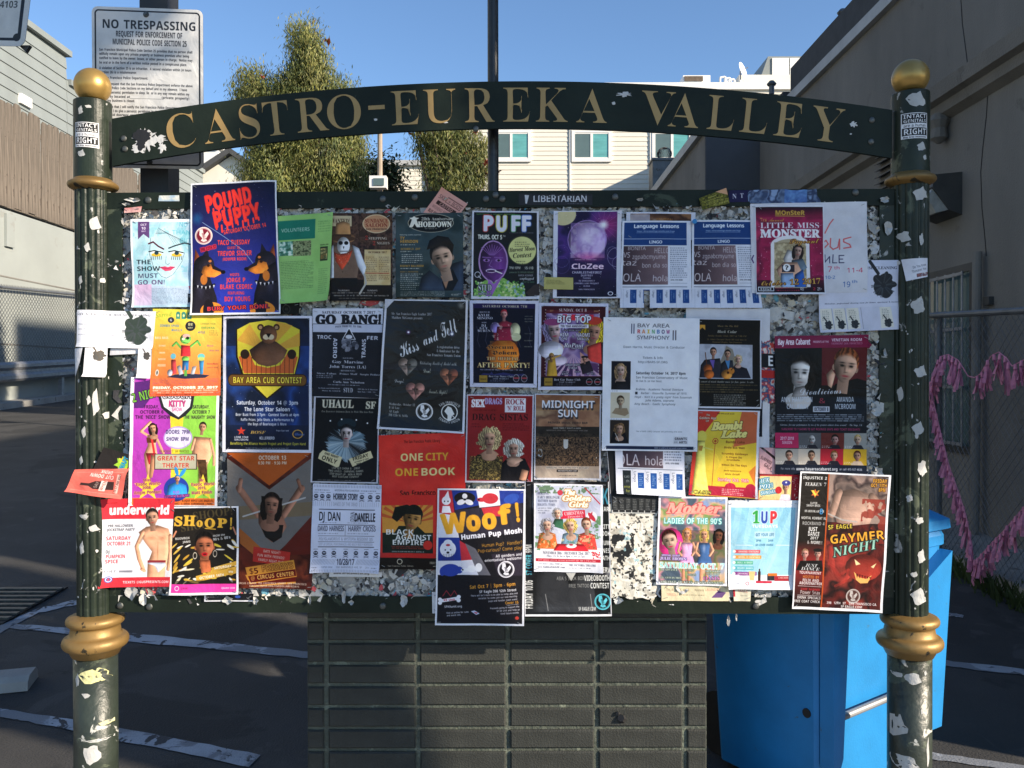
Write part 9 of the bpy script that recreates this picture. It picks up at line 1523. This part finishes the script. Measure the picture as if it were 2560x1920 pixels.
# curled scraps along the frame
sc_ = MB(); q = random.Random(8)
for (u, v, ru, rv) in ((1705, 1470, 18, 16), (570, 1500, 16, 14), (330, 1480, 20, 22), (360, 1500, 14, 20), (640, 1500, 9, 14), (880, 1505, 9, 8), (1545, 1500, 16, 12), (1820, 1550, 6, 18), (1840, 1542, 4, 12), (2218, 570, 14, 20), (2210, 500, 16, 10), (2190, 1030, 14, 18), (2210, 880, 5, 14), (1010, 1500, 12, 20), (1350, 1130, 10, 14), (1495, 1155, 14, 18), (335, 500, 22, 7), (318, 512, 14, 5), (1118, 500, 10, 6), (1600, 500, 12, 5), (860, 1490, 8, 20), (775, 1500, 5, 16), (430, 1480, 12, 12), (2195, 1180, 16, 18), (2204, 1420, 8, 22)):
    N = 12; pts = [on_b(u + ru * (1 - .5 * q.random()) * math.cos(2 * math.pi * k / N), v + rv * (1 - .5 * q.random()) * math.sin(2 * math.pi * k / N), .017) for k in range(N)]; c = on_b(u, v, .017)
    sc_.add([bp(c[0], c[1], .016)] + [bp(a, z, .017 + q.random() * .012) for a, z in pts], [(0, 1 + k, 1 + (k + 1) % N) for k in range(N)])
o = sc_.build('loose_scraps', M['white']); stuff(o); tag(o, 'curled loose white paper scraps clinging along the frame edges', 'paper scraps')
# pins and staples on the sheets
stp = MB(); q = random.Random(31)
for ob_ in [o_ for o_ in bpy.data.objects if o_.name.split('.')[0] == 'poster']:
    me_ = ob_.data
    for ci, (da, dz) in ((0, (.012, -.010)), (12, (-.012, -.010)), (len(me_.vertices) - 13, (.012, .010)), (len(me_.vertices) - 1, (-.012, .010))):
        if q.random() < .35 or len(me_.vertices) != 221: continue
        p_ = me_.vertices[ci].co + Vector(ob_['_w']); p_ = p_ + BX * (da + q.uniform(-.004, .006)) + UP * dz + NB * .0025; an = q.uniform(-.9, .9)
        stp.obox(p_, (BX * math.cos(an) + UP * math.sin(an)) * .0055, (UP * math.cos(an) - BX * math.sin(an)) * .0006, NB * .0006)
o = stp.build('staples', M['bar']); stuff(o); tag(o, 'small steel staples at the corners of the posters', 'staples')
pin = thing('push_pin', 'blue push pin at the top left corner of the right Lingo flyer', 'push pin', tuple(bp(*on_b(1736, 554, .03), .03)))
a, z = on_b(1736, 554, .03); MB().tube(bp(a, z, .022), bp(a, z, .036), .0055, .0075, 10).build('head', M['binblue'], pin)

# ------------------------------------------------------------------ metal signs at upper left
def sign(quad, y, print_fn, label, rc=.06, post=None, scale=2.2):
    P_ = [on_y(u, v, y) for u, v in quad]; t = thing('metal_sign', label, 'sign', (P_[3].x, y, P_[3].z))
    def bil(s, tt): return (P_[0] * (1 - s) + P_[1] * s) * (1 - tt) + (P_[3] * (1 - s) + P_[2] * s) * tt
    asp = (P_[3] - P_[0]).length / (P_[1] - P_[0]).length; out = []
    for cx_, cy_, st_ in ((rc, rc / asp, 180), (1 - rc, rc / asp, 270), (1 - rc, 1 - rc / asp, 0), (rc, 1 - rc / asp, 90)):
        for k in range(7): an = RD(st_ + 15 * k); out.append((cx_ + rc * math.cos(an), cy_ + rc / asp * math.sin(an)))
    f = [bil(*p) for p in out]; n = len(f); bk = [p + Vector((0, .003, 0)) for p in f]
    w_ = math.dist(quad[0], quad[1]); h_ = math.dist(quad[0], quad[3]); cv = Cv(w_ * scale, h_ * scale); print_fn(cv)
    m_ = MB(); m_.add(f, [tuple(range(n - 1, -1, -1))]); U = []
    for i in range(n - 1, -1, -1): U += [out[i][0], 1 - out[i][1]]
    m_.build('sign_face', print_mat('sign_print', cv, .35, .5, alb=.86), t, uv=U)
    m_ = MB(); m_.add(f + bk, [(i, (i + 1) % n, n + (i + 1) % n, n + i) for i in range(n)] + [tuple(range(n, 2 * n))]); m_.build('sign_edge', M['bar'], t)
    return t, P_
def s_trespass(c):
    c.rect(0, 0, 100, 100, 'e6e6e4'); q = c.kx / c.ky; rw_ = 2.0
    K = '16181c'
    for x0, y0, x1, y1 in ((2.5, 1.8, 3.9, 98.2), (96.1, 1.8, 97.5, 98.2)): c.rect(x0, y0 + 3, x1, y1 - 3, K)
    for y in (1.8, 97.3): c.rect(5.5, y, 94.5, y + .9, K)
    for cx_, cy_, a0 in ((6.5, 1.8 + 4 * q, 180), (93.5, 1.8 + 4 * q, 270), (93.5, 98.2 - 4 * q, 0), (6.5, 98.2 - 4 * q, 90)): c.line([(cx_ + 3.4 * math.cos(RD(a0 + k * 10)), cy_ + 3.4 * q * math.sin(RD(a0 + k * 10))) for k in range(10)], 1.3, K)
    c.text('NO TRESPASSING', 51.5, 10.7, 5.4, K, 'b', w=85); c.text('REQUEST FOR ENFORCEMENT OF', 51.5, 16.7, 3.5, K, 'b', w=60); c.text('MUNICIPAL POLICE CODE SECTION 25', 52, 21.7, 3.5, K, 'b', w=67)
    for t_, y, w_ in (('San Francisco Municipal Police Code Section 25 provides that no person shall', 26.8, 84), ('willfully remain upon any private property or business premises after being', 29.4, 81), ('notified to leave by the owner, lessee, or other person in charge.  Notice may', 32, 84), ('be oral or in the form of a written notice posted in a conspicuous place.', 34.8, 79),
                      ('A violation of Section 25 is an infraction.  A second violation within 24 hours', 38.2, 83), ('(Section 26) is a misdemeanor.', 40.8, 34), ('To: San Francisco Police Department:', 44.2, 44), ('I hereby request that the San Francisco Police Department enforce the above', 48, 84), ('Municipal Police Code Sections on my behalf and in my absence.  I have', 50.6, 79), ('given no person(s) permission to sleep, lie  or in any way remain within my', 53.3, 81),
                      ('property located at_______________________(private property)', 55.9, 81), ('when my business is closed.', 58.4, 32), ('I also state that I will notify the San Francisco Police Department in writing', 62.2, 84), ('24 hours if I do give a person(s) permission to sleep, lie or remain', 64.8, 70), ('within said doorway, provided below is', 67.2, 50), ('my name', 69.8, 12)):
        c.text(t_, 6.5, y, 1.55, K, 'b', w=w_, al='l')
s1, P1 = sign([(229, 15), (507, 25), (509, 423), (232, 418)], .13, s_trespass, 'white NO TRESPASSING sign on a black square post behind the left post', .055)
x0, x1 = on_y(352, 300, .14).x, on_y(422, 300, .14).x
MB().box(x0, x1, .134, .134 + (x1 - x0), 1.0, 3.3).build('post', M['blackpost'], s1)
for u, v in ((365, 36), (374, 405)): a = on_y(u, v, .129); MB().tube(a, a + Vector((0, -.004, 0)), .010, .008, 14).build('bolt', M['steel'], s1); MB().tube(a + Vector((0, -.004, 0)), a + Vector((0, -.009, 0)), .005, n=6).build('bolt', M['steel'], s1)
def s_zip(c):
    c.rect(0, 0, 100, 100, 'e4e4e0'); K = '16181c'; c.rect(5, 4, 95, 7, K); c.rect(5, 88, 92, 92, K); c.rect(89.5, 4, 93.5, 88, K); c.rect(5, 4, 8, 92, K); c.ell(89, 87.4, 4.5, 4.5, K); c.text('SAN FRANCISCO, CA 94103', 86, 41, 9.5, '4a4c4c', 'b', al='r', w=125)
s2, P2 = sign([(-130, -62), (83, -62), (61, 116), (-132, 112)], 1.1, s_zip, 'corner of a white sign ending 4103 at the top left edge', .09)
MB().box(P2[0].x + .02, P2[0].x + .08, 1.11, 1.17, 0, 3.4).build('post', M['blackpost'], s2); q = on_y(58, 113, 1.12); MB().prism([q + Vector((-.02, 0, .0)), q + Vector((.03, 0, -.0)), q + Vector((.01, 0, -.03))], (0, 1, 0), .02).build('bracket', M['darkbox'], s2)
for o in bpy.data.objects:
    if '_w' in o: del o['_w']
